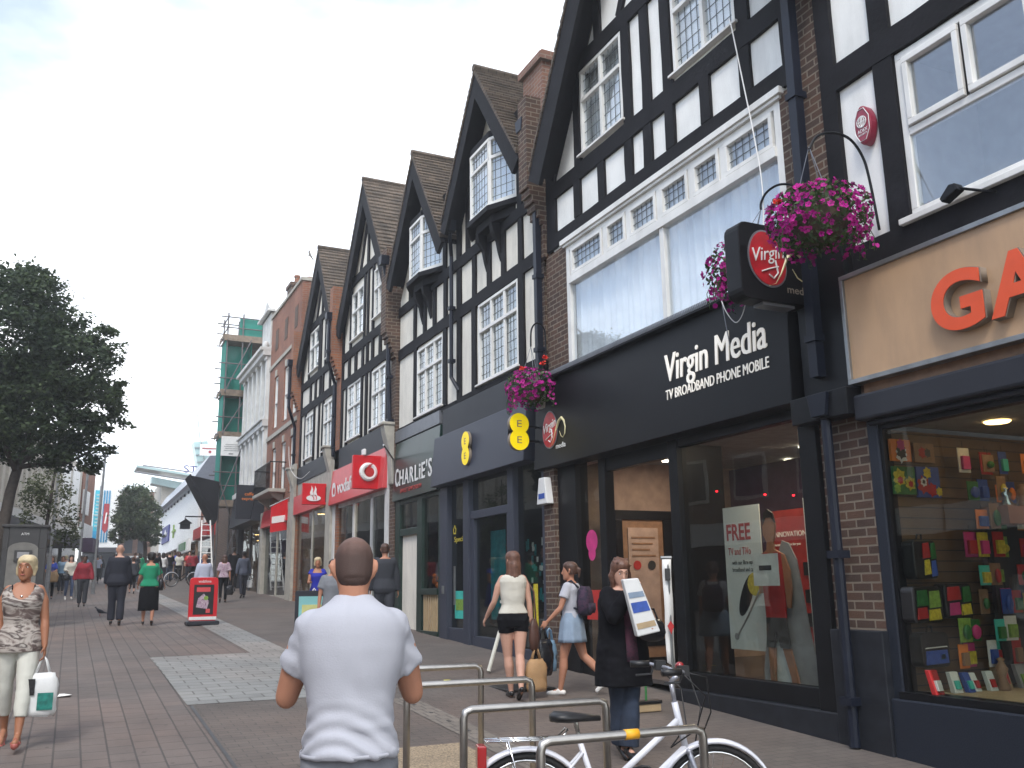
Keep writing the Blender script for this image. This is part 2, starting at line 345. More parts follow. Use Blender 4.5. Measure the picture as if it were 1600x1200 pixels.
for j in range(17):
    y = -6+j; mb.add([(1.30, y, gz(1.3, y)+.006), (1.335, y, gz(1.3, y)+.006), (1.335, y+1, gz(1.3, y+1)+.006), (1.30, y+1, gz(1.3, y+1)+.006)], [(0, 1, 2, 3)])
mb.build('road_joint', 'drain_metal')['kind'] = 'structure'
mat('cover_iron', (.05, .048, .046), .6, .4, var=.3, scale=60)
def cover(x, y, label, w_=.32, h=.45):
    mb = MB(); z = gz(x, y); mb.box(x-w_, x+w_, y-h, y+h, z-.05, z+.012)
    for i in range(6): mb.box(x-w_+.06, x+w_-.06, y-h+.08+i*.13, y-h+.12+i*.13, z+.012, z+.016)
    tag(mb.build('manhole_cover', 'cover_iron', bevel=.004), label, 'manhole cover')
cover(5.2, 10.9, 'dark iron cover in the paving under the feet of the brown bag')
cover(5.9, 5.6, 'dark iron cover in the paving by the gift shop corner', .2, .3)
mat('litter_paper', (.75, .74, .70), .8); mat('litter_yellow', (.75, .68, .08), .7)
for x, y, m_, lb in ((4.0, 17.6, 'litter_paper', 'scrap of white paper lying beside the grey paving strip'), (4.55, 11.55, 'litter_yellow', 'scrap of yellow paper on the paving behind the bicycle racks'), (.06, 12.2, 'litter_paper', 'small pale scrap on the red paving right of the carrier bag')):
    z = gz(x, y)+.012; mb = MB(); mb.add([(x-.07, y-.06, z), (x+.06, y-.08, z+.012), (x+.08, y+.05, z+.004), (x-.05, y+.07, z+.018), (x, y, z+.022)], [(0, 1, 4), (1, 2, 4), (2, 3, 4), (3, 0, 4)])
    tag(mb.build('litter', m_, solid=.003), lb, 'litter')
# ================================================================ buildings of the right-hand terrace (street wall stands on x = 6.6)
FX = 6.60
m, N_, L_, b_ = _new('roof_tiles')
g_ = N_.new('ShaderNodeNewGeometry'); s_ = N_.new('ShaderNodeSeparateXYZ'); L_.new(g_.outputs['Position'], s_.inputs[0]); c_ = N_.new('ShaderNodeCombineXYZ'); L_.new(s_.outputs[0], c_.inputs[0]); L_.new(s_.outputs[2], c_.inputs[1])
t_ = N_.new('ShaderNodeTexBrick'); L_.new(c_.outputs[0], t_.inputs['Vector']); t_.inputs['Scale'].default_value = 1; t_.inputs['Brick Width'].default_value = .17; t_.inputs['Row Height'].default_value = .082
t_.inputs['Color1'].default_value = (.125, .097, .078, 1); t_.inputs['Color2'].default_value = (.078, .063, .052, 1); t_.inputs['Mortar'].default_value = (.035, .028, .022, 1); t_.inputs['Mortar Size'].default_value = .006
n_ = N_.new('ShaderNodeTexNoise'); n_.inputs['Scale'].default_value = 2.2; n_.inputs['Detail'].default_value = 8; L_.new(g_.outputs['Position'], n_.inputs[0])
r_ = N_.new('ShaderNodeValToRGB'); r_.color_ramp.elements[0].color = (.55, .55, .5, 1); r_.color_ramp.elements[1].color = (1.35, 1.3, 1.2, 1); r_.color_ramp.elements[0].position = .3; r_.color_ramp.elements[1].position = .7
x_ = N_.new('ShaderNodeMixRGB'); x_.blend_type = 'MULTIPLY'; x_.inputs[0].default_value = 1; L_.new(n_.outputs[0], r_.inputs[0]); L_.new(t_.outputs[0], x_.inputs[1]); L_.new(r_.outputs[0], x_.inputs[2]); L_.new(x_.outputs[0], b_.inputs['Base Color']); b_.inputs['Roughness'].default_value = .9

def upper_window(par, y0, y1, z0, z1, ncol=2, trans=None, back='blind', xf=None, lx=.13, lz=.17, gl='upper_glass', sill=True, frame=.055, lead=True, fr='white_frame', plain_rows=()):
    """casement window in a hole of the wall; y0<y1"""
    x = xf if xf is not None else FX
    f = MB(); fx0, fx1 = x-.035, x+.05
    f.fb(y0, y1, z0, z0+frame, fx0, fx1); f.fb(y0, y1, z1-frame, z1, fx0, fx1); f.fb(y0, y0+frame, z0+frame, z1-frame, fx0, fx1); f.fb(y1-frame, y1, z0+frame, z1-frame, fx0, fx1)
    cw = (y1-y0)/ncol
    for i in range(1, ncol): f.fb(y0+cw*i-frame*.6, y0+cw*i+frame*.6, z0+frame, z1-frame, fx0+.004, fx1-.004)
    zs = [z0]+(list(trans) if trans else [])+[z1]
    for t in zs[1:-1]: f.fb(y0+frame, y1-frame, t-frame*.55, t+frame*.55, fx0-.012, fx1-.008)
    if sill: f.fb(y0-.06, y1+.06, z0-.035, z0-.001, x-.09, x+.03)
    o = f.build('window', fr, par, bevel=.004)
    p = MB(); p.fb(y0+.02, y1-.02, z0+.02, z1-.02, x+.012, x+.018); p.build('pane', gl, o)
    if lead:
        l = MB(); n = max(2, round((y1-y0)/lx))
        for i in range(1, n): l.fb(y0+(y1-y0)*i/n-.0035, y0+(y1-y0)*i/n+.0035, z0+frame, z1-frame, x+.005, x+.0115)
        n = max(2, round((z1-z0)/lz))
        for i in range(1, n): l.fb(y0+frame, y1-frame, z0+(z1-z0)*i/n-.0035, z0+(z1-z0)*i/n+.0035, x+.0055, x+.0112)
        l.build('leading', 'lead', o)
    if back:
        c = MB(); n = int((y1-y0)/.03)+4; vs = []
        for i in range(n+1):
            y = y0-.1+(y1-y0+.2)*i/n; xx = x+.19+.022*math.sin(i*1.15+y0*3)+.01*math.sin(i*.37)
            vs += [(xx, y, z0-.1), (xx, y, z1+.1)]
        c.add(vs, [(2*i, 2*i+1, 2*i+3, 2*i+2) for i in range(n)]); c.build('curtain', back, o, smooth=True)
    return o
def gable_roof(par, ya, yb, za, zb, yc, zc, x0=6.18, x1=13.0, barge=.34, mat_='roof_tiles'):
    """two stepped tile slopes meeting on a ridge at (yc, zc); eaves at (ya,za) near and (yb,zb) far"""
    r = MB()
    for (ye, ze) in ((ya, za), (yb, zb)):
        n = 26; pts = []
        for i in range(n):
            a, b = i/n, (i+1)/n; y_, z_ = yc+(ye-yc)*a, zc+(ze-zc)*a; y2, z2 = yc+(ye-yc)*b, zc+(ze-zc)*b
            sgn = 1 if ye > yc else -1; jit = random.uniform(-.006, .006)
            pts += [(y_, z_+jit), (y2+sgn*.012, z2+.035+jit)]
        pts += [(ye, ze-.05), (yc, zc-.11)]
        r.prism(pts if ye < yc else pts, x0+.0, x1)
    r.tube([(x0-.01, yc, zc+.02), (x0+1, yc, zc+.015), (x0+3, yc, zc+.0), (x1, yc, zc)], .075, 8)
    o = r.build('roof', mat_, par)
    # deep barge boards under the verge
    g = MB(); ang = []
    for (ye, ze) in ((ya, za), (yb, zb)):
        L_ = math.hypot(ye-yc, ze-zc); uy, uz = (ye-yc)/L_, (ze-zc)/L_; ny, nz_ = (-uz, uy) if ye > yc else (uz, -uy)   # inward/down normal
        if nz_ > 0: ny, nz_ = -ny, -nz_
        p0 = (yc, zc-.09); p1 = (ye, ze-.09); dz = barge/abs(nz_) if abs(nz_) > .2 else barge
        e = .10
        g.prism([p0, (p1[0]+uy*e, p1[1]+uz*e), (p1[0]+uy*e+ny*barge, p1[1]+uz*e+nz_*barge), (yc, zc-.09-barge/abs(nz_) if abs(nz_) > .1 else zc-.6)], x0+.02, x0+.09)
        # boarded soffit behind the barge
        g.prism([(p0[0], p0[1]-.02), (p1[0], p1[1]-.02), (p1[0]+ny*.05, p1[1]+nz_*.05-.02), (yc, zc-.2)], x0+.09, FX+.02)
    g.build('bargeboard', 'black_timber', par)
    return o
def timbers(par, items, x0=FX-.045, x1=FX+.012, name='timber_frame'):
    """items: (ya,za,yb,zb,width) struts in the wall plane"""
    t = MB()
    for it in items:
        ya, za, yb, zb, w_ = it; L_ = math.hypot(yb-ya, zb-za); n = max(2, int(L_/.5)+1); uy, uz = (yb-ya)/L_, (zb-za)/L_; py, pz = -uz, uy
        left = []; right = []
        for i in range(n+1):
            a = i/n; j1 = random.uniform(-.008, .008); j2 = random.uniform(-.008, .008); y, z = ya+(yb-ya)*a, za+(zb-za)*a
            left.append((y+py*(w_/2+j1), z+pz*(w_/2+j1))); right.append((y-py*(w_/2+j2), z-pz*(w_/2+j2)))
        d = random.uniform(-.006, .006)
        for i in range(n): t.prism([left[i], left[i+1], right[i+1], right[i]], x0+d, x1)
    return t.build(name, 'black_timber', par)
def downpipe(label, pts, r=.05, sq=False, group='downpipes'):
    o = MB()
    if sq:
        for i in range(len(pts)-1): o.bar(pts[i], pts[i+1], r*2, r*2, (0, 1, 0))
    else: o.tube(pts, r, 10)
    root = o.build('downpipe', 'pipe_paint', None, smooth=False, bevel=.004 if sq else 0); tag(root, label, 'downpipe', group); ORIG[root] = Vector((0, 0, 0))
    h = MB(); p = Vector(pts[0]); h.prism([(p.y-.09, p.z), (p.y+.09, p.z), (p.y+.13, p.z+.22), (p.y-.13, p.z+.22)], p.x-.1, p.x+.1); h.build('hopper', 'pipe_paint', root, bevel=.006)
    b = MB(); q = Vector(pts[-1]); k = 0
    for i in range(len(pts)-1):
        A, B = Vector(pts[i]), Vector(pts[i+1])
        if abs(A.z-B.z) < .8: continue
        m_ = int(abs(A.z-B.z)/1.5)+1
        for j in range(1, m_+1):
            c = A.lerp(B, j/(m_+.3)); b.box(c.x-r-.018, c.x+r+.03, c.y-r-.02, c.y+r+.02, c.z-.035, c.z+.035)
    if b.v: b.build('bracket', 'pipe_paint', root)
    return root
mat('pipe_paint', (.009, .012, .022), .45, var=.2, scale=4, spec=.3)
# ---------------------------------------------------------------- the wide gabled building above the black shopfront
VB = thing('gabled_building', (FX, 9.5, gz(FX, 9.5)), 'wide black-and-white timber gabled building above the black broadband shopfront, long curtained window across it', 'building')
wins = [(9.98, 11.18, 6.44, 7.84), (7.52, 8.76, 6.46, 7.86)]
big = (6.92, 11.76, 3.2, 5.16)
w_ = MB(); P0 = [(6.72, 5.2), (12.2, 5.2), (12.2, 6.2), (9.36, 10.6), (6.72, 6.8)]
wall_poly(w_, P0, wins, FX, FX+.14); w_.build('plaster_wall', 'plaster', VB)
w_ = MB(); w_.fb(11.76, 12.42, 3.1, 5.2, FX-.03, FX+.2); w_.fb(6.15, 6.92, 3.1, 5.2, FX-.03, FX+.2); w_.fb(6.15, 6.72, 5.2, 12.0, FX-.03, FX+.2); w_.fb(12.16, 12.50, -1.5, 3.1, FX-.12, FX+.2)
w_.fb(12.36, 12.62, 5.2, 7.6, FX-.10, FX+.2)
for i in range(5): w_.fb(12.36-.0, 12.66, 5.75+i*.12, 5.87+i*.12, FX-.14-.05*i, FX-.1)
w_.fb(12.36, 12.66, 6.35, 8.0, FX-.38, FX-.101)
w_.build('brick_pier', 'dark_brick', VB)
ti = []
for y in (11.35, 10.64, 9.9, 9.42, 8.9, 8.16, 7.42): ti.append((y, 5.5, y, 6.08, .19 if y not in (9.42,) else .2))
ti += [(12.35, 5.37, 6.72, 5.37, .24), (12.35, 6.21, 6.72, 6.21, .27), (12.2, 5.25, 12.2, 7.0, .30), (6.76, 5.4, 6.76, 7.4, .1)]
ti += [(11.29, 6.34, 11.29, 8.0, .2), (9.86, 6.34, 9.86, 7.95, .2), (9.39, 6.34, 9.39, 7.95, .20), (8.9, 6.34, 8.9, 8.0, .2), (7.4, 6.34, 7.4, 8.0, .2)]
ti += [(11.9, 7.98, 6.9, 7.98, .26), (10.6, 8.1, 10.6, 9.3, .17), (9.36, 8.1, 9.36, 10.8, .2), (8.2, 8.1, 8.2, 9.3, .17), (10.0, 8.1, 9.4, 9.2, .15), (8.75, 8.1, 9.3, 9.2, .15)]
timbers(VB, ti)
for h in wins: upper_window(VB, *h, ncol=2, trans=[h[3]-.52], back='net_curtain')
gable_roof(VB, 6.1, 12.15, 6.35, 6.55, 9.36, 11.03, x0=6.14, barge=.42)
# long first-floor window
f = MB(); y0, y1, z0, z1 = big; x = FX
f.fb(y0-.08, y1+.08, z1+.02, z1+.10, x-.10, x+.05); f.fb(y0-.04, y1+.04, z1-.02, z1+.02, x-.07, x+.04)
f.fb(y0, y1, z0, z0+.05, x-.03, x+.06); f.fb(y0, y0+.10, z0+.05, z1-.02, x-.03, x+.06); f.fb(y1-.10, y1, z0+.05, z1-.02, x-.03, x+.06)
f.fb(y0+.1, y1-.1, 4.52, 4.64, x-.055, x+.05); f.fb(9.18, 9.27, z0+.05, 4.52, x-.03, x+.05); f.fb(y0+.1, y1-.1, z1-.09, z1-.02, x-.028, x+.055)
cy = [y0+.1, 7.86, 8.66, 9.64, 10.56, 11.12, y1-.1]
cy = [7.02, 7.95, 8.52, 9.22, 10.03, 10.62, 11.10, 11.66]
cy = [7.0, 7.93, 8.55, 9.25, 10.0, 10.62, 11.66]
for a in cy[1:-1]: f.fb(a-.045, a+.045, 4.64, z1-.09, x-.03, x+.05)
LW = f.build('long_window', 'white_frame', VB, bevel=.004)
s = MB()
for a, b in zip(cy[:-1], cy[1:]):
    a_, b_ = a+.055, b-.055
    for q in ((a_, b_, 4.65, 4.70), (a_, b_, 5.015, 5.065), (a_, a_+.05, 4.70, 5.015), (b_-.05, b_, 4.70, 5.015)): s.fb(*q, x-.045, x+.02)
s.build('sash', 'white_frame', LW, bevel=.003)
p = MB(); p.fb(y0+.05, y1-.05, z0+.02, 4.6, x+.018, x+.026); p.fb(y0+.05, y1-.05, 4.6, z1-.03, x+.0, x+.008); p.build('pane', 'upper_glass', LW)
l = MB()
for a, b in zip(cy[:-1], cy[1:]):
    n = max(3, round((b-a)/.15))
    for i in range(1, n): l.fb(a+.1+(b-a-.2)*i/n-.004, a+.1+(b-a-.2)*i/n+.004, 4.70, 5.015, x-.006, x-.001)
    for zz in (4.81, 4.92): l.fb(a+.1, b-.1, zz-.004, zz+.004, x-.0065, x-.0008)
l.build('leading', 'lead', LW)
c = MB(); vs = []; n = 330
for i in range(n+1):
    y = y0-.1+(y1-y0+.2)*i/n; xx = x+.16+.036*math.sin(y*40+1.2*math.sin(y*3.1))+.014*math.sin(y*17+1)
    vs += [(xx, y, z0-.1), (xx+.01, y, z1+.1)]
c.add(vs, [(2*i, 2*i+1, 2*i+3, 2*i+2) for i in range(n)]); c.build('curtain', 'net_curtain', LW, smooth=True)
# ---------------------------------------------------------------- pair of gables with oriels
EB = thing('gabled_building', (FX, 16, gz(FX, 16)), 'timbered building with two small oriel windows under twin gables, above the dark blue shop', 'building')
w_ = MB(); we = (13.49, 15.2, 3.66, 5.2); wc = (17.05, 18.62, 3.64, 5.14); oe = (13.75, 15.25, 6.7, 8.0); oc = (17.3, 18.6, 6.62, 7.9)
wall_poly(w_, [(12.66, 3.5), (16.2, 3.5), (16.2, 6.95), (14.45, 9.35), (12.66, 6.9)], [we, oe], FX, FX+.14)
wall_poly(w_, [(16.2, 3.5), (19.9, 3.5), (19.9, 6.65), (18.0, 9.22), (16.2, 6.65)], [wc, oc], FX, FX+.14)
w_.build('plaster_wall', 'cream_plaster', EB)
ti = [(12.66, 5.33, 19.9, 5.33, .24), (12.66, 6.36, 19.9, 6.36, .22), (16.17, 3.5, 16.17, 7.3, .21), (12.75, 3.5, 12.75, 7.2, .2), (12.68, 3.56, 16.1, 3.56, .10), (16.3, 3.54, 19.9, 3.54, .10)]
for y in (13.36, 15.42): ti.append((y, 3.6, y, 5.25, .2))
for y in (16.94, 18.74): ti.append((y, 3.6, y, 5.22, .19))
for y in (13.36, 14.06, 14.7, 15.4): ti.append((y, 5.42, y, 6.28, .17))
for y in (16.9, 17.55, 18.15, 18.8): ti.append((y, 5.42, y, 6.28, .16))
for y in (13.36, 15.7): ti.append((y, 6.45, y, 8.2, .17))
for y in (16.95, 19.1): ti.append((y, 6.45, y, 7.9, .17))
ti += [(13.2, 8.2, 15.75, 8.2, .24), (16.9, 8.08, 19.1, 8.08, .22)]
timbers(EB, ti)
upper_window(EB, *we, ncol=3, trans=[4.66], back='blind'); upper_window(EB, *wc, ncol=3, trans=[4.62], back='blind')
gable_roof(EB, 12.70, 16.2, 7.15, 7.2, 14.45, 9.64, x0=6.18, barge=.30); gable_roof(EB, 16.25, 19.75, 6.95, 7.1, 18.0, 9.52, x0=6.18, barge=.30)
def oriel(par, yl, ya, yb, yr, z0, z1):
    """canted bay: wall points yl<ya front<yb<yr"""
    xf = FX-.27; plan = [(FX, yl), (xf, ya), (xf, yb), (FX, yr)]
    f = MB(); gl = MB(); ld = MB()
    for (p, q) in zip(plan[:-1], plan[1:]):
        P, Q = Vector((p[0], p[1], 0)), Vector((q[0], q[1], 0)); L_ = (Q-P).length; u = (Q-P)/L_
        def seg(a, b, za, zb, mb, d=.05, off=0):
            A = P+u*a; B = P+u*b; n = Vector((-u.y, u.x, 0)); n = n if n.x < 0 else -n
            A += n*off; B += n*off; vs = [A+n*d*.5, B+n*d*.5, B-n*d*.5, A-n*d*.5]; mb.prism([(v.x, v.y) for v in vs], za, zb, ax=2)
        seg(0, L_, z0, z0+.07, f, .09); seg(0, L_, z1-.06, z1, f, .08); zt = z1-.40; seg(0, L_, zt-.03, zt+.03, f, .075)
        seg(0, .05, z0+.07, z1-.06, f, .07); seg(L_-.05, L_, z0+.07, z1-.06, f, .07)
        seg(.03, L_-.03, z0+.05, z1-.04, gl, .006)
        n = max(3, round(L_/.13))
        for i in range(1, n): seg(L_*i/n-.004, L_*i/n+.004, z0+.07, z1-.06, ld, .006, .007)
        n = 8
        for i in range(1, n): seg(.04, L_-.04, z0+(z1-z0)*i/n-.004, z0+(z1-z0)*i/n+.004, ld, .005, .0075)
    o = f.build('oriel_window', 'white_frame', par, bevel=.003); gl.build('pane', 'upper_glass', o); ld.build('leading', 'lead', o)
    c = MB(); c.prism([(FX+.05, yl+.08), (xf+.10, ya+.06), (xf+.10, yb-.06), (FX+.05, yr-.08), (FX+.14, yr-.08), (FX+.14, yl+.08)], z0+.07, z1-.06, ax=2); c.build('curtain', 'net_curtain', o)
    l = MB(); e = .09; l.prism([(FX, yl-.08), (xf-e, ya-.03), (xf-e, yb+.03), (FX, yr+.08)], z0-.10, z0-.002, ax=2); l.prism([(FX, yl+.1), (xf+.05, ya+.08), (xf+.05, yb-.08), (FX, yr-.1)], z0-.26, z0-.10, ax=2)
    l.prism([(FX, yl-.02), (xf-.03, ya-.0), (xf-.03, yb+.0), (FX, yr+.02)], z1+.002, z1+.14, ax=2)
    for yb_ in (ya+.12, yb-.12):
        prof = [(FX-.01, z0-.25), (xf+.04, z0-.25), (xf+.07, z0-.42), (FX-.10, z0-.58), (FX-.06, z0-.78), (FX-.01, z0-.95)]
        l.prism([(a, b) for a, b in prof], yb_-.06, yb_+.06, ax=1)
    l.build('oriel_bracket', 'black_timber', par)
oriel(EB, 13.47, 14.06, 14.92, 15.5, 6.7, 8.04); oriel(EB, 17.05, 17.68, 18.42, 19.05, 6.62, 7.92)
w_ = MB(); w_.fb(19.93, 20.3, -1.2, 7.0, FX-.08, FX+.2); w_.fb(19.93, 20.3, 5.9, 8.0, FX-.36, FX-.08)
for i in range(5): w_.fb(19.93, 20.3, 5.3+i*.12, 5.42+i*.12, FX-.14-.045*i, FX-.08)
w_.fb(12.52, 12.655, 3.5, 7.2, FX-.02, FX+.2)
w_.build('brick_pier', 'dark_brick', EB)
# ---------------------------------------------------------------- pair of tall gables farther down
def tall_gable(y0, y1, yc, zpk, wins_lo, wins_up, b1, b2, posts, label, low, mid=()):
    B = thing('gabled_building', (FX, yc, gz(FX, yc)), label, 'building')
    ea = 7.7; w_ = MB(); wall_poly(w_, [(y0, low), (y1, low), (y1, ea-.6), (yc, zpk-.35), (y0, ea-.6)], wins_lo+wins_up, FX, FX+.14); w_.build('plaster_wall', 'cream_plaster', B)
    ti = [(y0, b1, y1, b1, .26), (y0, b2, y1, b2, .24), (y0+.07, low, y0+.07, ea, .16), (y1-.07, low, y1-.07, ea, .16)]
    for y in posts: ti.append((y, b1+.13, y, b2-.12, .17))
    for ws, lo, hi in ((wins_lo, low, b1-.13), (wins_up, b2+.12, 8.3)):
        for h in ws:
            for y in (h[0]-.08, h[1]+.08): ti.append((y, lo, y, hi, .15))
        for y in mid: ti.append((y, lo, y, hi, .15))
    ti += [(y0+.9, 8.42, y1-.9, 8.42, .24), (yc, 8.5, yc, zpk-.5, .16), (yc-.75, 8.5, yc-.05, zpk-.9, .13), (yc+.75, 8.5, yc+.05, zpk-.9, .13)]
    timbers(B, ti)
    for h in wins_lo+wins_up: upper_window(B, *h, ncol=2, trans=[h[2]+(h[3]-h[2])*.58], back='net_curtain', lx=.2, lz=.25)
    gable_roof(B, y0-.05, y1+.05, ea-.35, ea-.35, yc, zpk, x0=6.36, barge=.36)
    w_ = MB(); w_.fb(y1, y1+.42, -1, 7.6, FX-.06, FX+.2)
    for i in range(5): w_.fb(y1+.05, y1+.4, 5.9+i*.12, 6.02+i*.12, FX-.12-.045*i, FX-.06)
    w_.fb(y1+.05, y1+.4, 6.5, 8.6, FX-.34, FX-.06); w_.build('brick_pier', 'orange_brick', B)
    return B
B3 = tall_gable(20.3, 25.0, 22.6, 10.9, [(20.85, 22.05, 3.93, 5.42), (23.05, 24.35, 3.96, 5.5)], [(21.25, 22.0, 6.8, 8.12), (22.95, 24.1, 6.72, 8.08)], 5.62, 6.4, (24.25, 23.6, 22.95, 22.53, 22.05, 21.4, 20.72), 'timbered building with one tall gable over the red phone shop', 3.85, (22.55,))
B4 = tall_gable(25.45, 30.2, 27.6, 10.7, [(26.0, 27.05, 4.05, 5.5), (28.35, 29.4, 4.1, 5.5)], [(26.3, 26.95, 6.9, 8.1), (27.9, 29.15, 6.9, 8.25)], 5.76, 6.6, (28.85, 28.2, 27.62, 27.25, 26.4), 'farthest timbered building with one tall gable over the red bank', 3.9, (27.65,))
# ---------------------------------------------------------------- brick building with parapet and balcony
RB = thing('brick_building', (FX, 33.2, gz(FX, 33.2)), 'red brick building with parapet, white sash windows and a small iron balcony', 'building')
hol = [(31.0, 31.75, 3.3, 5.2), (32.5, 33.25, 3.5, 5.2), (34.2, 34.95, 3.5, 5.2), (31.0, 31.75, 6.0, 8.0), (32.5, 33.25, 6.0, 8.0), (34.3, 35.05, 6.0, 8.0)]
w_ = MB(); wall_poly(w_, [(30.65, 2.9), (36.0, 2.9), (36.0, 10.6), (30.65, 10.6)], hol, FX-.03, FX+.25); w_.fb(30.65, 36, 2.9, 10.6, FX+1, FX+8); w_.build('brick_wall', 'red_brick', RB)
s = MB(); s.fb(30.6, 36.05, 10.6, 10.72, FX-.09, FX+.3); s.fb(30.62, 36.0, 5.62, 5.78, FX-.09, FX+.0); s.fb(30.62, 36.0, 8.45, 8.6, FX-.08, FX+.0); s.fb(30.65, 36, 2.6, 2.9, FX-.12, FX+.1)
for h in hol: s.fb(h[0]+.25, h[1]-.25, h[3], h[3]+.25, FX-.07, FX-.02)
s.build('stone_band', 'stone', RB, bevel=.01)
s = MB()
for a in (31.2, 32.9, 34.6): s.fb(a, a+.5, 9.1, 9.9, FX-.045, FX-.02)
s.build('parapet_panel', 'dark_brick', RB)
for h in hol: upper_window(RB, *h, ncol=1, trans=[(h[2]+h[3])/2], back='net_curtain', lead=False, frame=.07, xf=FX+.06)
b = MB(); b.fb(32.2, 35.3, 3.35, 3.47, FX-.62, FX-.03)
for y in (32.5, 34.9): b.prism([(FX-.03, 3.0), (FX-.03, 3.35), (FX-.5, 3.35), (FX-.4, 3.22)], y, y+.15, ax=1)
bo = b.build('balcony', 'stone', RB, bevel=.01); r = MB()
r.tube([(FX-.03, 32.25, 4.4), (FX-.58, 32.25, 4.4), (FX-.58, 35.25, 4.4), (FX-.03, 35.25, 4.4)], .02, 6)
for i in range(31): r.tube([(FX-.58, 32.25+i*.1, 3.47), (FX-.58, 32.25+i*.1, 4.4)], .008, 5)
for i in range(6): r.tube([(FX-.58+i*.1, 32.25, 3.47), (FX-.58+i*.1, 32.25, 4.4)], .008, 5)
r.build('railing', 'black_paint', bo)
c = MB(); c.fb(35.2, 36.0, 10.7, 11.9, FX+.5, FX+1.6); c.fb(35.15, 36.05, 11.9, 12.05, FX+.45, FX+1.65); co = c.build('chimney', 'dark_brick', RB)
c = MB(); [c.lathe((FX+.8+.5*i, 35.6, 12.05), [(.12, 0), (.1, .3), (.13, .35), (.12, .42)], 10) for i in (0, 1)]; c.build('chimney_pot', 'orange_brick', co)
# ---------------------------------------------------------------- pale stuccoed building
WB = thing('stucco_building', (FX, 38.8, gz(FX, 39)), 'ornate pale stucco building with tall pilasters and heavy cornices', 'building')
hol = [(36.6+i*1.02, 37.15+i*1.02, z0, z1) for i in range(5) for z0, z1 in ((4.4, 6.1), (6.8, 8.7))]
w_ = MB(); wall_poly(w_, [(36.02, 3.9), (41.8, 3.9), (41.8, 9.4), (36.02, 9.4)], hol, FX-.04, FX+.25); w_.fb(36.02, 41.8, 3.9, 10.4, FX+1, FX+8); w_.fb(36.2, 38.0, 9.4, 11.0, FX-.05, FX+.3); w_.prism([(36.0, 11.0), (38.2, 11.0), (37.1, 11.7)], FX-.1, FX+.3); w_.build('stucco_wall', 'white_stone', WB)
s = MB()
for z, d, h in ((3.9, .34, .22), (4.12, .22, .1), (6.3, .22, .22), (6.52, .3, .08), (9.15, .3, .2), (9.35, .42, .14), (11.0, .2, .1)):
    s.fb(36.0, 41.85 if z < 10 else 38.3, z, z+h, FX-.04-d, FX+.05)
s.build('cornice', 'white_stone', WB, bevel=.015); s = MB()
for i in range(6):
    y = 36.1+i*1.02
    for z0, z1 in ((4.22, 6.3), (6.6, 9.15)): s.fb(y, y+.3, z0, z1, FX-.17, FX-.04); s.fb(y-.05, y+.35, z1-.16, z1, FX-.21, FX-.16); s.fb(y-.04, y+.34, z0, z0+.12, FX-.2, FX-.16)
for i in range(6): s.ball((FX-.2, 36.25+i*1.02, 9.62), (.13, .13, .17), 8, 6)
s.build('pilaster', 'white_stone', WB, bevel=.012)
for h in hol: upper_window(WB, *h, ncol=1, trans=[(h[2]+h[3])/2], back='net_curtain', lead=False, frame=.05, xf=FX+.08)
# bodies behind the street walls (party walls, rear, ceilings)
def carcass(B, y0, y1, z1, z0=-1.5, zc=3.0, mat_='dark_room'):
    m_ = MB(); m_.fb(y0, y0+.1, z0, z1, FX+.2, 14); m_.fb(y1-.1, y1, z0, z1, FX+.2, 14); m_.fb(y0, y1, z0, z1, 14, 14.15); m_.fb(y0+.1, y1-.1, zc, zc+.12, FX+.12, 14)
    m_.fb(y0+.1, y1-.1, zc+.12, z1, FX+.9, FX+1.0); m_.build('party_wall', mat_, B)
mat('shop_inside', (.16, .12, .10), .8, var=.1)
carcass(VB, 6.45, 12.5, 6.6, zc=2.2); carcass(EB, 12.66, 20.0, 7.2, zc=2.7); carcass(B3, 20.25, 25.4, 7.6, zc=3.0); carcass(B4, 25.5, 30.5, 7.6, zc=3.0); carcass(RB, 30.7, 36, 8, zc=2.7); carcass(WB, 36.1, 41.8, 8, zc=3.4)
# weathered chimney between the wide gable and the pair
ch = MB(); ch.box(6.75, 7.7, 12.75, 13.5, 7.2, 9.0); ch.box(6.68, 7.77, 12.68, 13.57, 9.0, 9.14); ch.box(6.75, 7.7, 12.75, 13.5, 9.14, 9.22)
ch.build('chimney', 'brown_brick', EB)
# pipes
downpipe('square dark blue downpipe between the long curtained window and the alarm box', [(6.43, 6.52, 6.25), (6.43, 6.56, 1.95)], .055, True)
downpipe('dark round downpipe on the brick pier between the black shopfront and the gift shop window', [(6.42, 6.50, 1.55), (6.42, 6.50, gz(6.6, 6.5)+.02)], .05)
downpipe('dark downpipe below a twin hopper between the wide gable and the oriel gable', [(6.30, 12.62, 7.45), (6.30, 12.62, 6.55), (6.44, 12.48, 6.1), (6.44, 12.48, 3.3)], .05, True)
downpipe('thin dark downpipe between the two oriel windows ending above the dark blue shop', [(6.32, 16.05, 6.95), (6.48, 16.35, 6.55), (6.48, 16.35, 4.05), (6.56, 16.15, 3.75)], .04)
downpipe('long dark downpipe at the far side of the green shop building', [(6.2, 20.0, 7.55), (6.38, 20.1, 7.0), (6.38, 20.15, 5.9), (6.44, 20.1, 3.5)], .05)
downpipe('dark downpipe between the two tall far gables', [(6.2, 25.2, 7.6), (6.2, 25.2, 6.4), (6.5, 25.5, 5.8), (6.5, 25.5, 3.7)], .05)
downpipe('dark downpipe on the red brick building beside the last gable', [(6.2, 30.4, 7.4), (6.2, 30.4, 6.0), (6.5, 30.75, 5.4), (6.5, 30.75, 3.2)], .05)
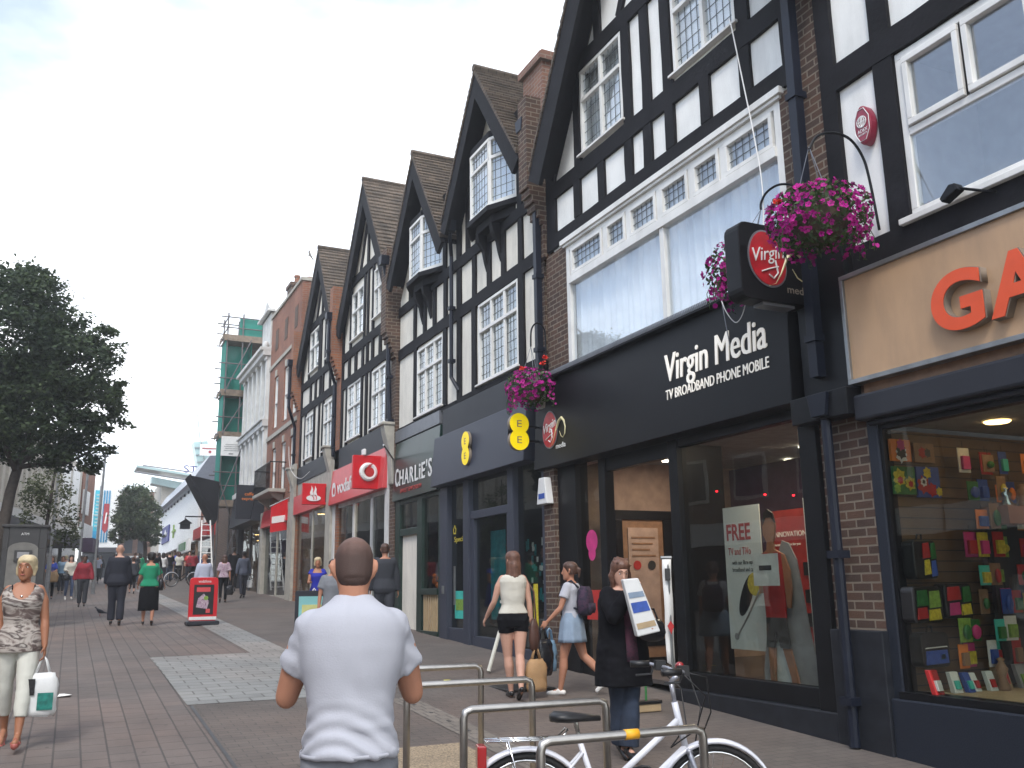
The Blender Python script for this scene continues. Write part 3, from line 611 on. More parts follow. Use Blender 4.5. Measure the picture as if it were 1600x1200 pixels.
# ================================================================ shopfronts
UY, UZ = (0, -1, 0), (0, 0, 1)      # reading direction on the street wall (towards the camera), letters upright
emis('lamp_warm', (1.0, .62, .25), 6); emis('lamp_white', (1.0, .9, .72), 7); emis('red_dot', (1, .01, .02), 6)
mat('letter_white', (.80, .76, .68), .4, var=.03, emit=.18)
mat('letter_plain', (.74, .74, .72), .5, var=.03); mat('letter_red', (.42, .06, .05), .5); mat('letter_dark', (.03, .03, .03), .5)
mat('orange_letter', (.72, .085, .02), .35, var=.05); mat('letter_side', (.22, .18, .14), .5)
mat('tan_panel', (.48, .31, .18), .5, var=.07, scale=1.5, dirt=.25); mat('tan_wood', (.26, .15, .085), .5, var=.25, scale=8)
mat('alloy', (.30, .31, .31), .4, .8); mat('granite', (.016, .020, .030), .45, var=.5, scale=120, spec=.3); mat('black_tile', (.016, .018, .023), .45, spec=.3, var=.25, scale=7)
mat('slatwood', (.15, .09, .05), .5, var=.12, scale=3); mat('pale_wood', (.42, .31, .18), .55, var=.12); mat('black_sign', (.006, .006, .0075), .45, var=.12, scale=1.5, spec=.2)
mat('green_paint', (.010, .028, .022), .35, var=.15); mat('green_board', (.011, .030, .025), .3, var=.3, scale=2); mat('warm_wall', (.42, .31, .25), .8); mat('grey_wall', (.30, .30, .31), .7)
mat('purple_wall', (.065, .03, .075), .7); mat('red_wall', (.42, .025, .02), .6); mat('floor_dark', (.08, .07, .065), .4); mat('poster_white', (.66, .70, .70), .5, var=.03)
mat('teal', (.02, .30, .36), .5, var=.3, scale=7); mat('aqua', (.05, .5, .42), .5, var=.15); mat('yellow', (.55, .45, .03), .5, var=.3, scale=30); mat('pink', (.55, .04, .2), .5, var=.2); mat('orange', (.8, .22, .03), .5); mat('red', (.42, .02, .02), .5, var=.15); mat('green', (.02, .14, .03), .5, var=.3, scale=20); mat('blue', (.03, .08, .35), .5, var=.2, scale=20); mat('white', (.7, .7, .68), .5); mat('skin_print', (.36, .16, .085), .6); mat('lime', (.2, .34, .05), .5, var=.3, scale=30)
def shop_inside(par, y0, y1, z0, z1, depth, wallm, floorm='floor_dark', backm=None, lights=()):
    m_ = MB(); m_.fb(y0, y1, z0-.05, z0, FX+.1, FX+depth); m_.build('shop_floor', floorm, par)
    m_ = MB(); m_.fb(y0-.03, y0, z0, z1, FX+.1, FX+depth); m_.fb(y1, y1+.03, z0, z1, FX+.1, FX+depth); m_.fb(y0, y1, z0, z1, FX+depth, FX+depth+.03); m_.build('shop_wall', wallm, par)
    m_ = MB(); m_.fb(y0, y1, z1, z1+.05, FX+.02, FX+depth); m_.build('shop_ceiling', 'grey_wall', par)
def spot(par, pts, m_='lamp_warm', r=.07):
    for p in pts:
        q = MB(); q.lathe((p[0], p[1], p[2]-.015), [(0.001, 0), (r, 0), (r*1.15, .014), (0.001, .014)], 14); q.build('downlight', m_, par)
# ---- black broadband shop -------------------------------------------------------------
G1 = gz(FX, 8)
s = MB(); s.fb(6.74, 6.98, -1.25, 1.74, FX-.10, FX+.12); s.fb(9.12, 9.30, -1.3, 1.74, FX-.05, FX+.15); s.fb(6.98, 9.12, 1.64, 1.74, FX-.03, FX+.1); s.fb(6.98, 9.12, -1.17, -.98, FX-.05, FX+.1)
s.fb(10.85, 11.02, -1.25, 1.74, FX-.03, FX+.12); s.fb(11.62, 12.16, -1.25, 1.8, FX-.06, FX+.15); s.fb(9.3, 10.85, 1.55, 1.74, FX, FX+.1); s.fb(11.02, 11.62, -1.2, -1.02, FX-.02, FX+.1)
SF = s.build('shopfront', 'black_paint', VB, bevel=.006)
s = MB(); s.fb(6.74, 9.32, -1.62, -1.17, FX-.13, FX+.1); s.fb(6.12, 6.74, -1.7, -.42, FX-.13, FX+.1); s.build('tiled_plinth', 'black_tile', SF, bevel=.01)
s = MB(); s.fb(6.98, 9.12, -.98, 1.64, FX+.02, FX+.03); s.fb(11.02, 11.62, -1.02, 1.7, FX+.02, FX+.03); s.build('pane', 'shop_glass', SF)
s = MB(); s.fb(6.10, 6.74, -.42, 3.1, FX-.04, FX+.2); s.build('brick_pier', 'dark_brick', VB)
s = MB(); s.fb(6.16, 6.9, 1.52, 1.78, FX-.24, FX-.04); s.fb(6.16, 6.82, 1.78, 3.2, FX-.12, FX-.04); s.build('pier_boarding', 'black_paint', VB, bevel=.01)
shop_inside(VB, 6.8, 12.3, -1.14, 1.9, 4.6, 'warm_wall')
e = MB(); e.fb(9.2, 9.26, -1.14, 1.7, FX+.15, FX+.7); e.box(7.36, 8.42, 11.88, 11.96, .98, 1.12); e.box(7.36, 7.48, 11.88, 11.96, -1.14, .98); e.box(8.22, 8.42, 11.88, 11.96, -1.14, .98); e.box(7.48, 8.22, 11.89, 11.95, -.88, -.78); e.box(7.48, 8.22, 11.89, 11.95, -1.14, -1.04)
EN = e.build('entrance_frame', 'black_paint', VB, bevel=.005)
e = MB(); e.box(7.48, 8.22, 11.91, 11.94, -.78, .98); e.box(7.48, 8.22, 11.91, 11.94, -1.04, -.88); e.build('door', 'tan_wood', EN)
e = MB(); e.box(7.58, 8.12, 11.895, 11.905, -.55, .86); e.build('notice', 'warm_wall', EN); e = MB(); [e.box(7.64, 8.06-.05*(i % 3), 11.885, 11.892, .70-.09*i, .725-.09*i) for i in range(4)]; e.build('notice_lines', 'tan_wood', EN)
for i, (px_, m_) in enumerate(((7.72, 'red_wall'), (7.98, 'letter_dark'))): e = MB(); e.disc((px_, 11.885, .30), (0, -1, 0), .07, 16); e.build('notice_mark', m_, EN)
e = MB(); e.box(8.45, 10.5, 12.22, 12.27, -.1, .35); e.build('red_notice', 'red_wall', VB)
e = MB(); e.disc((FX+.015, 11.33, .62), (-1, 0, 0), .16, 20); e.disc((FX+.014, 11.33, .45), (-1, 0, 0), .10, 16); e.build('pink_sticker', 'pink', SF)
e = MB(); e.fb(11.1, 11.5, -.45, -.05, FX+.005, FX+.012); e.fb(10.55, 10.9, -.4, -.0, FX+1.38, FX+1.39); e.build('red_notice', 'red_wall', SF)
e = MB(); e.fb(9.4, 12.2, .4, 1.85, FX+3.2, FX+3.3); e.fb(7.9, 9.2, .3, 1.3, FX+3.2, FX+3.3); e.build('purple_panel', 'purple_wall', VB)
e = MB(); e.fb(9.2, 10.15, -.9, .98, FX+2.15, FX+2.25); RWL = e.build('red_display_wall', 'red_wall', VB)
text('INNOVATION', .1, 'lettering', 'letter_white', RWL, (FX+2.14, 10.0, .62), UY, UZ, .002, fit=.62)
text('movies and more for you', .05, 'lettering', 'letter_white', RWL, (FX+2.14, 10.0, .5), UY, UZ, .002, fit=.5)
e = MB()
for z in (.1, -.25, -.55):
    for y in (9.35, 9.62): e.fb(y, y+.1, z, z+.17, FX+2.11, FX+2.149)
e.build('handset', 'black_plastic', RWL)
e = MB(); e.fb(8.05, 8.25, -1.1, .25, FX+1.6, FX+2.4);  e.fb(9.5, 10.0, -1.1, .1, FX+3, FX+3.6); e.build('counter', 'grey_wall', VB, bevel=.01)
spot(VB, [(FX+.9, 9.7, 1.88), (FX+.95, 8.35, 1.88), (FX+.4, 7.15, 1.88), (FX+1.6, 11.7, 1.88), (FX+2.6, 9.8, 1.88), (FX+2.4, 8.1, 1.88), (FX+3.4, 11, 1.88)], 'lamp_white', .055)
spot(VB, [(FX+.35, 8.9, 1.10), (FX+.35, 8.05, .98), (FX+.35, 7.6, .93)], 'red_dot', .012)  # three small emissive red dots behind the glass
# area lights without fittings, added to light the shop insides
def room_light(name, loc, e_, col=(1, .8, .6), size=.5):
    l = bpy.data.lights.new(name, 'AREA'); l.energy = e_; l.size = size; l.color = col; o = bpy.data.objects.new(name, l); C.objects.link(o); o.location = loc; return o
room_light('shop_fill_light', (FX+1.3, 10.9, 1.84), 12); room_light('shop_fill_light', (FX+2.0, 9.6, 1.84), 12); room_light('shop_fill_light', (FX+.9, 7.9, 1.84), 14); room_light('shop_fill_light', (FX+.10, 7.75, 1.60), 11, size=.12); room_light('shop_fill_light', (FX+3.8, 10, 1.84), 14)  # the small one behind the glass is added to brighten runner and posters
def poster(y0, y1, label, full=True):
    o = thing('poster', (FX+.34, (y0+y1)/2, -.6), label, 'poster', 'tall free TV posters in the window'); x = FX+.34
    b = MB(); b.fb(y0, y1, -.72, .88, x, x+.012); b.build('board', 'poster_white', o)
    text('FREE', .26, 'lettering', 'red', o, (x-.002, y1-.05, .50), UY, UZ, .001, fit=(y1-y0)*.66, offset=.006)
    text('TV and TiVo', .12, 'lettering', 'red', o, (x-.002, y1-.06, .33), UY, UZ, .001, fit=(y1-y0)*.62)
    text('with our fibre optic', .07, 'lettering', 'letter_dark', o, (x-.002, y1-.12, .22), UY, UZ, .001, fit=(y1-y0)*.62)
    text('broadband and calls', .07, 'lettering', 'letter_dark', o, (x-.002, y1-.12, .14), UY, UZ, .001, fit=(y1-y0)*.62)
    e = MB(); pts = []
    for i in range(20):
        a = 2*math.pi*i/20; u, v = .095*math.cos(a), .27*math.sin(a); pts.append((y1-.34+u*.85+v*-.45, -.12+v*.85+u*.4))
    e.prism(pts, x-.006, x-.001); e.build('remote_picture', 'black_plastic', o)
    e = MB(); e.disc((x-.0065, y0+.14, .0), (-1, 0, 0), .13, 24); e.build('yellow_badge', 'yellow', o)
    e = MB(); e.tube([(x-.003, y1-.15, -.56), (x-.003, y0+.3, -.35), (x-.003, y0+.06, -.05)], .012, 5); e.disc((x-.004, y1-.12, -.58), (-1, 0, 0), .04, 12); e.build('ribbon_picture', 'grey_wall', o)
poster(8.16, 8.80, 'tall white FREE TV poster with a dark remote, left of the runner cutout')
poster(6.95, 7.46, 'tall white FREE TV poster at the right edge of the black shop window')
# runner cut-out standee
RC = thing('cutout_standee', (FX+.2, 8.0, -1.14), 'life-size cardboard cutout of a runner in red vest and black shorts inside the shop window', 'cutout'); x = FX+.2; yc = 7.86
b = MB(); b.prism([(yc+.30, -1.1), (yc+.30, -.9), (yc+.10, .0), (yc-.12, .45), (yc-.22, .42), (yc-.32, .25), (yc-.44, -.5), (yc-.60, -1.12)], x+.06, x+.075); b.build('backing_card', 'grey_wall', RC)
b = MB(); b.prism([(yc+.2, -1.08), (yc+.12, -.6), (yc, -.3), (yc-.14, -.6), (yc-.28, -1.10)], x+.04, x+.05); b.build('white_card', 'poster_white', RC)
def sil(pts, nm, m_, dx=0): q = MB(); q.prism([(yc+a, z) for a, z in pts], x+dx, x+dx+.02); q.build(nm, m_, RC)
sil([(.17, .30), (.06, .36), (.05, .44), (.10, .52), (.11, .64), (.06, .75), (0, .78), (-.07, .74), (-.10, .62), (-.08, .5), (-.05, .44), (-.06, .36), (-.2, .30), (-.27, .14), (-.28, -.05), (-.24, -.25), (-.2, -.25), (-.17, .1), (.15, .1), (.17, -.1), (.22, -.1), (.24, .12)], 'figure', 'skin_print', .002)
sil([(.14, .32), (.05, .33), (.0, .24), (-.06, .33), (-.16, .32), (-.18, .0), (-.17, -.36), (.13, -.36), (.15, 0)], 'red_vest', 'red', -.006)
sil([(.13, -.35), (-.17, -.35), (-.21, -.66), (-.06, -.66), (-.01, -.48), (.03, -.66), (.15, -.66)], 'shorts', 'letter_dark', -.008)
sil([(.14, -.66), (.03, -.66), (.06, -.95), (.05, -1.12), (.13, -1.12), (.14, -.9)], 'leg', 'skin_print', .001); sil([(-.08, -.66), (-.2, -.66), (-.28, -.95), (-.30, -1.12), (-.20, -1.12), (-.18, -.95)], 'leg', 'skin_print', .001)
sil([(.10, .62), (.06, .76), (0, .79), (-.07, .75), (-.10, .64), (-.05, .70), (.04, .70)], 'hair', 'black_plastic', -.004)
NP = thing('paper_notice', (FX+.015, 8.3, .1), 'square white paper notice with a dark rounded badge taped inside the glass over the runner', 'notice')
b = MB(); b.fb(7.56, 7.96, -.02, .31, FX+.035, FX+.038); b.build('paper', 'white', NP)
b = MB(); b.fb(7.67, 7.86, .14, .19, FX+.030, FX+.034); b.build('badge', 'letter_dark', NP, bevel=.0015)
# fascia
FB = thing('shop_sign', (FX-.2, 9.6, 2.4), 'long black fascia sign reading Virgin Media TV BROADBAND PHONE MOBILE in pale letters', 'shop sign')
b = MB(); b.prism([(FX-.22, 1.76), (FX+.02, 1.74), (FX+.02, 3.10), (FX-.16, 3.10)], 6.90, 12.62, ax=1); b.build('fascia', 'black_sign', FB, bevel=.01)
b = MB(); b.fb(6.88, 12.64, 3.10, 3.16, FX-.26, FX+.0); b.build('top_strip', 'black_paint', FB)
b = MB()
for i in range(150): b.fb(7.75+i*.032, 7.762+i*.032, 3.12, 3.185, FX-.275, FX-.262)
b.build('bird_spikes', 'grey_metal', FB)
t_ = Vector((.06, 0, 1.36)).normalized(); xf = lambda z: FX-.22+.06*(z-1.76)/1.34-.004
for dy in (0, .014): text('Virgin Media', .50, 'lettering', 'letter_white', FB, (xf(2.42)-dy*.1, 9.08-dy, 2.42), UY, t_, .006, fit=1.85)
text('TV BROADBAND PHONE MOBILE', .175, 'lettering', 'letter_white', FB, (xf(2.19), 9.06, 2.195), UY, t_, .005, fit=1.86)
mat('virgin_red', (.42, .008, .016), .35, var=.25, scale=9); mat('rainbow', (.55, .5, .28), .4, var=.5, scale=6)
def virgin_logo(par, O, ux, uy, s_, dark=False):
    """egg-shaped red badge with script lettering and an infinity ribbon; s_ = badge height"""
    ux = Vector(ux).normalized(); uy = Vector(uy).normalized(); n = ux.cross(uy); P = lambda a, b, c=0: Vector(O)+ux*a*s_+uy*b*s_+n*c
    def egg(k, c, nm, m_):
        vs = []
        for i in range(36):
            a = 2*math.pi*i/36; u, v = .40*math.cos(a), .50*math.sin(a); sk = .10*math.sin(a)
            u2 = u*(1-.22*v)-.10*v; vs.append(P(u2*k+.0, v*k, c))
        q = MB(); q.add(vs+[v-n*.01 for v in vs], [tuple(range(36))]+[(i, i+36, (i+1) % 36+36, (i+1) % 36) for i in range(36)]); q.build(nm, m_, par)
    egg(1.05, .008, 'badge_rim', 'grey_metal'); egg(.98, .014, 'badge', 'virgin_red')
    text('Virgin', .36*s_, 'lettering', 'letter_plain', par, P(-.34, -.10, .02), ux+uy*.22, uy, .003, fit=.72*s_, shear=.15)
    q = MB(); q.tube([P(-.16, -.26, .022), P(.05, -.18, .022), P(.22, -.13, .022)], .014*s_, 5); q.tube([P(.16, -.02, .022), P(.20, -.25, .022), P(.10, -.36, .022), P(.0, -.30, .022)], .016*s_, 5); q.build('flourish', 'letter_plain', par)
    pts = [(.0, -.5), (.15, -.44), (.28, -.25), (.40, -.02), (.52, .16), (.66, .22), (.80, .12), (.88, -.06), (.86, -.24), (.76, -.32), (.66, -.27), (.56, -.12)]
    q = MB(); q.tube([P(a, b, .008) for a, b in pts], [s_*r for r in (.010, .014, .02, .03, .042, .04, .028, .018, .014, .012, .01, .006)], 6)
    q.build('ribbon', 'rainbow' if not dark else 'rainbow', par)
    text('media', .20*s_, 'lettering', 'letter_side' if dark else 'letter_plain', par, P(.40, -.58, .012), ux, uy, .002, fit=.52*s_)
virgin_logo(FB, (xf(2.3), 12.10, 2.32), UY, t_, .56)
# projecting sign box
PS = thing('projecting_sign', (6.15, 6.9, 3.2), 'black rounded box sign with red Virgin media badge sticking out above the black shopfront', 'projecting sign')
b = MB(); ps = []; x0, x1, z0, z1, r = 5.62, 6.52, 2.69, 3.48, .10
for cx, cz, a0 in ((x1-r, z0+r, -90), (x1-r, z1-r, 0), (x0+r, z1-r, 90), (x0+r, z0+r, 180)):
    for k in range(5): a = rad(a0+k*22.5); ps.append((cx+r*math.cos(a), cz+r*math.sin(a)))
b.prism(ps, 6.62, 6.84, ax=1); b.build('sign_box', 'black_sign', PS, bevel=.012)
virgin_logo(PS, (5.95, 6.616, 3.12), (1, 0, 0), UZ, .56, True)
b = MB(); b.box(6.5, 6.6, 6.68, 6.78, 2.8, 3.4); b.box(5.9, 6.3, 6.66, 6.80, 2.66, 2.69); b.build('bracket', 'grey_metal', PS)
# ---- gift shop --------------------------------------------------------------------------
GB = thing('gift_shop_building', (FX, 3, gz(FX, 4)), 'timbered building on the right with modern white casement window above the tan gift shop sign', 'building')
y0, y1, z0, z1 = 2.6, 5.40, 3.19, 4.80
w_ = MB(); wall_poly(w_, [(-1.5, 2.95), (6.12, 2.95), (6.12, 9), (-1.5, 9)], [(y0, y1, z0, z1), (2.6, 4.8, 6.0, 8)], FX, FX+.14); w_.build('plaster_wall', 'plaster', GB)
ti = [(6.2, 2.85, 6.2, 9, .2), (5.52, 3.0, 5.52, 9, .23), (6.1, 4.95, -1.5, 4.95, .27), (6.1, 2.98, -1.5, 2.98, .33), (6.1, 6.3, -1.5, 6.3, .25), (4.55, 5.05, 4.55, 6.3, .2), (3.6, 5.05, 3.6, 6.3, .2), (2.5, 3.1, 2.5, 6.3, .2), (1.5, 3.1, 1.5, 9, .2), (.4, 3.1, .4, 9, .2)]
timbers(GB, ti, FX-.05)
f = MB(); x = FX
for q in ((y0, y1, z0, z0+.07), (y0, y1, z1-.07, z1), (y0, y0+.07, z0+.07, z1-.07), (y1-.07, y1, z0+.07, z1-.07), (y0+.07, y1-.07, 3.96, 4.03)): f.fb(*q, x-.02, x+.06)
for a, b_ in ((4.72, 5.31), (4.06, 4.68), (3.4, 4.02), (2.7, 3.36)):
    for q in ((a, b_, 4.04, 4.10), (a, b_, 4.66, 4.72), (a, a+.055, 4.10, 4.66), (b_-.055, b_, 4.10, 4.66)): f.fb(*q, x-.05, x+.02)
    if a != 4.72: f.fb(b_-.0, b_+.04, 4.03, 4.73, x-.02, x+.055)
f.fb(4.68, 4.72, 4.03, 4.73, x-.02, x+.055); f.fb(y0-.1, y1+.09, z0-.06, z0-.003, x-.10, x+.02); GW = f.build('casement_window', 'white_frame', GB, bevel=.006)
p = MB(); p.fb(y0+.05, y1-.05, z0+.05, z1-.05, x+.0, x+.008); p.build('pane', 'upper_glass', GW)
c = MB(); c.fb(y0-.1, y1+.1, z0-.1, z1+.1, x+1.2, x+1.22); c.fb(y0-.1, y1+.1, z0-.12, z0-.1, x+.15, x+1.2); c.fb(y1+.1, y1+.12, z0-.1, z1+.1, x+.15, x+1.2); c.fb(y0-.1, y1+.1, z1+.1, z1+.12, x+.15, x+1.2); c.build('room', 'grey_wall', GW)
upper_window(GB, 2.6, 4.8, 6.0, 8, ncol=3, back='net_curtain', lead=False)
b = MB(); b.fb(-1.5, 6.12, -1.7, -.98, FX-.10, FX+.2); b.fb(6.02, 6.14, -1.1, 1.7, FX-.05, FX+.1); b.build('granite_stallriser', 'granite', GB, bevel=.012)
b = MB(); b.fb(-1.5, 6.04, -.98, -.92, FX-.08, FX+.12); b.fb(-1.5, 6.04, 1.36, 1.45, FX-.03, FX+.1); b.fb(5.98, 6.04, -.92, 1.36, FX-.03, FX+.08); SG = b.build('shopfront', 'black_paint', GB)
b = MB(); b.fb(-1.5, 5.98, -.92, 1.36, FX, FX+.012); b.build('pane', 'clear_glass', SG)
b = MB(); b.fb(-1.5, 6.12, 1.70, 1.82, FX-.05, FX+.1); b.build('wood_strip', 'tan_wood', GB)
b = MB(); b.fb(-1.5, 6.16, 1.45, 1.69, FX-.17, FX+.1); b.fb(-1.5, 6.1, 1.40, 1.45, FX-.10, FX+.02); b.build('shutter_box', 'grey_panel', GB, bevel=.03)
FG = thing('shop_sign', (FX-.1, 3, 2.3), 'tan gift shop fascia with large raised orange letters GA and silver trim', 'shop sign')
b = MB(); b.fb(-1.5, 6.16, 1.83, 2.84, FX-.13, FX+.02); b.build('fascia', 'tan_panel', FG)
b = MB(); b.fb(-1.5, 6.2, 1.80, 1.845, FX-.16, FX+.0); b.fb(-1.5, 6.2, 2.815, 2.86, FX-.16, FX); b.fb(6.16, 6.20, 1.845, 2.815, FX-.16, FX); b.build('trim', 'alloy', FG, bevel=.004)
def big_letter(ch, y, wd):
    text(ch, .66, 'lettering', 'letter_side', FG, (FX-.17, y, 2.02), UY, UZ, .038, fit=wd, offset=.026)
    text(ch, .66, 'lettering', 'orange_letter', FG, (FX-.214, y, 2.02), UY, UZ, .004, fit=wd-.012, offset=.022)
big_letter('G', 5.16, .50); big_letter('A', 4.62, .52)
# display inside the gift shop window: slatted return wall facing the camera, shelf, goods
b = MB(); b.box(FX+.02, 9.2, 5.99, 6.03, -.93, 1.36); SL = b.build('slat_wall', 'slatwood', GB); b = MB()
for i in range(24): b.box(FX+.02, 9.2, 5.985, 5.9895, -.88+i*.096, -.872+i*.096)
b.build('groove', 'letter_dark', SL)
b = MB(); b.box(FX+.02, 9.2, -1.4, 5.99, -.96, -.93); b.build('display_shelf', 'pale_wood', GB); b = MB(); b.box(FX+.02, 9.2, -1.4, 5.99, 1.40, 1.44); b.build('display_ceiling', 'grey_wall', GB)
b = MB(); b.box(9.2, 9.24, -1.4, 6.02, -.96, 1.4); b.build('shop_wall', 'warm_wall', GB)
spot(GB, [(7.42, 5.45, 1.395), (7.35, 4.6, 1.395), (8.5, 5.4, 1.395), (8.4, 4.2, 1.395)], 'lamp_warm', .10)
room_light('shop_fill_light', (7.9, 5.1, 1.36), 1.8, (1, .72, .45), .35)
def pic(x0, x1, z0, z1, base, label, blobs):
    o = thing('picture', ((x0+x1)/2, 5.96, z0), label, 'picture', 'small pictures on the slatted wall'); b = MB(); b.box(x0, x1, 5.955, 5.98, z0, z1); b.build('board', base, o)
    k = 0
    for (u, v, r, m_) in blobs:
        b = MB(); n = 9; cx, cz = x0+(x1-x0)*u, z0+(z1-z0)*v; b.add([(cx+r*(1+.22*math.sin(i*4.0))*math.cos(2*math.pi*i/18), 5.951-k*.001, cz+r*(1+.22*math.sin(i*4.0))*math.sin(2*math.pi*i/18)) for i in range(18)], [tuple(range(18))]); b.build('blossom', m_, o); k += 1
pic(6.63, 6.90, .77, 1.02, 'green', 'small picture of yellow and crimson pansies on the slatted wall', [(.25, .6, .075, 'yellow'), (.28, .5, .035, 'virgin_red'), (.72, .4, .06, 'yellow'), (.74, .38, .03, 'virgin_red'), (.1, .2, .04, 'lime')])
pic(6.92, 7.21, .75, 1.03, 'blue', 'small picture of red poppies on dark blue, right of the pansies', [(.25, .4, .075, 'red'), (.27, .5, .04, 'poster_white'), (.27, .5, .02, 'letter_dark'), (.6, .25, .06, 'virgin_red'), (.45, .8, .05, 'yellow'), (.9, .2, .04, 'yellow')])
pic(6.63, 6.88, 1.07, 1.27, 'orange', 'small orange picture with a white bowl above the pansies', [(.5, .3, .07, 'white'), (.5, .42, .06, 'letter_dark'), (.5, .75, .05, 'pink')])
pic(6.92, 7.18, 1.07, 1.25, 'tan_wood', 'small brown picture above the red poppies', [(.4, .5, .05, 'red_wall'), (.65, .5, .04, 'letter_dark')])
def bag(x0, x1, z0, z1, label, cols, strap=True):
    o = thing('school_bag', ((x0+x1)/2, 5.9, z0), label, 'bag', 'bags hanging in the gift shop window'); cx = (x0+x1)/2
    b = MB(); r = .05; ps = []
    for qx, qz, a0 in ((x1-r, z0+r, -90), (x1-r, z1-r, 0), (x0+r, z1-r, 90), (x0+r, z0+r, 180)):
        for k in range(5): a = rad(a0+k*22.5); ps.append((qx+r*math.cos(a), qz+r*math.sin(a)))
    b.prism(ps, 5.84, 5.97, ax=1); b.build('bag_body', 'black_plastic', o, bevel=.012)
    for (u0, u1, v0, v1, m_) in cols:
        b = MB(); a, b2, c, d = x0+(x1-x0)*u0, x0+(x1-x0)*u1, z0+(z1-z0)*v0, z0+(z1-z0)*v1
        b.prism([(a, c), (b2, c+.01), (b2-.01, d), (a+.012, d-.008)], 5.828, 5.8385, ax=1); b.build('printed_panel', m_, o, bevel=.003)
    if strap: b = MB(); b.tube([(cx-.03, 5.9, z1-.01), (cx-.02, 5.89, z1+.05), (cx+.03, 5.89, z1+.05), (cx+.04, 5.9, z1-.01)], .009, 6); b.build('handle', 'black_plastic', o)
bag(6.64, 6.93, .02, .36, 'black rucksack with red, green and yellow panels hanging highest on the slatted wall', [(.36, .68, .52, .93, 'red'), (.70, .94, .5, .93, 'green'), (.38, .66, .1, .50, 'yellow'), (.68, .92, .06, .48, 'blue')])
bag(6.57, 6.94, -.35, -.04, 'black lunch bag with green and pink panels hanging under the rucksack', [(.12, .5, .45, .9, 'green'), (.52, .9, .4, .88, 'lime'), (.1, .45, .1, .43, 'red'), (.47, .88, .06, .38, 'yellow')], False)
bag(6.97, 7.32, -.32, -.02, 'black lunch bag with a red panel beside the green one', [(.06, .55, .5, .92, 'red'), (.6, .92, .45, .92, 'green'), (.1, .5, .08, .46, 'pink'), (.52, .9, .08, .42, 'yellow')], False)
bag(6.62, 6.96, -.72, -.43, 'dark blue clear-fronted pouch hanging lowest at the left', [(.1, .9, .08, .5, 'blue'), (.1, .9, .54, .6, 'white'), (.6, .8, .2, .4, 'aqua')], True)
k = 0
names = [('red and green box', 'red', 6.58, .10, .20), ('blue and white pack', 'white', 6.86, .10, .17), ('purple pack', 'blue', 7.0, .08, .16), ('pale card with a slot', 'poster_white', 7.12, .07, .15), ('folded pale card', 'poster_white', 7.26, .09, .16), ('dark green clock', 'pale_wood', 7.42, .17, .22), ('grey blister pack', 'grey_wall', 7.66, .14, .2), ('bright blue toy phone', 'blue', 7.88, .09, .15), ('orange carton', 'orange', 8.05, .1, .18), ('green tin', 'green', 8.22, .09, .13)]
for nm, m_, x0, wd, h in names:
    o = thing('boxed_toy', (x0, 5.7, -.93), nm+' standing on the pale shelf in the gift shop window', 'packet', 'packets along the display shelf')
    yy = 5.72+random.uniform(-.03, .03); a = random.uniform(-.01, .02); b = MB(); b.prism([(yy, -.929), (yy+.05, -.929), (yy+.09+a, -.929+h), (yy+.05+a, -.929+h)], x0, x0+wd); b.build('carton', m_, o, bevel=.004)
    b = MB(); b.prism([(yy-.004, -.93+h*.2), (yy+.03, -.93+h*.2), (yy+.03+.02, -.93+h*.6), (yy+.016, -.93+h*.6)], x0+wd*.2, x0+wd*.8); b.build('printed_label', random.choice(['lime', 'yellow', 'white', 'aqua', 'red']), o)
ORD = ['first', 'second', 'third', 'fourth', 'fifth', 'sixth']; CN = [('red', 'red'), ('blue', 'blue'), ('orange', 'orange'), ('dark green', 'green'), ('white', 'white'), ('aqua', 'aqua'), ('yellow', 'yellow'), ('pink', 'pink'), ('brown', 'tan_wood'), ('lime', 'lime')]
R5 = random.Random(21)
for r_i, (zz, rn) in enumerate(((.98, 'top'), (.72, 'second'), (.46, 'third'), (.21, 'fourth'), (-.04, 'fifth'), (-.29, 'sixth'), (-.52, 'seventh'), (-.74, 'lowest'))):
    for c_i in range(5):
        xx = 7.36+c_i*.165+R5.uniform(-.02, .02)-(.32 if r_i > 5 else .12 if r_i == 3 else 0); yy = 5.80+R5.uniform(-.1, .1); cn, cm = CN[R5.randrange(10)]; cn2, cm2 = CN[R5.randrange(10)]; wd = R5.uniform(.11, .16); hh = R5.uniform(.16, .23)
        o = thing('toy_packet', (xx, yy, zz), cn+' packet hanging '+ORD[c_i]+' from the left in the '+rn+' row of the gift window', 'packet', 'hanging packets in the gift window')
        b = MB(); b.box(xx, xx+wd, yy, yy+.008, zz, zz+hh); b.build('card', cm, o, bevel=.002); b = MB(); b.box(xx+wd*.18, xx+wd*.82, yy-.03, yy-.001, zz+hh*.12, zz+hh*.66) if R5.random() < .5 else b.ball((xx+wd/2, yy-.02, zz+hh*.42), (wd*R5.uniform(.2, .4), .025, hh*R5.uniform(.18, .34)), 10, 8); b.build('blister', cm2, o, bevel=.004); b = MB(); b.tube([(xx+wd/2, yy+.004, zz+hh), (xx+wd/2, yy+.004, zz+hh+.06)], .0025, 4); b.build('hook', 'black_plastic', o)
mat('chrome', (.7, .7, .68), .12, 1, var=.03); glass('cut_glass', (.9, .92, .95), 1.5, .02, .15)
def hanging_thing(x, z1, n, label, cat, nm, fn):
    o = thing(nm, (x, 5.4, z1), label, cat); fn(o, x, z1); return o
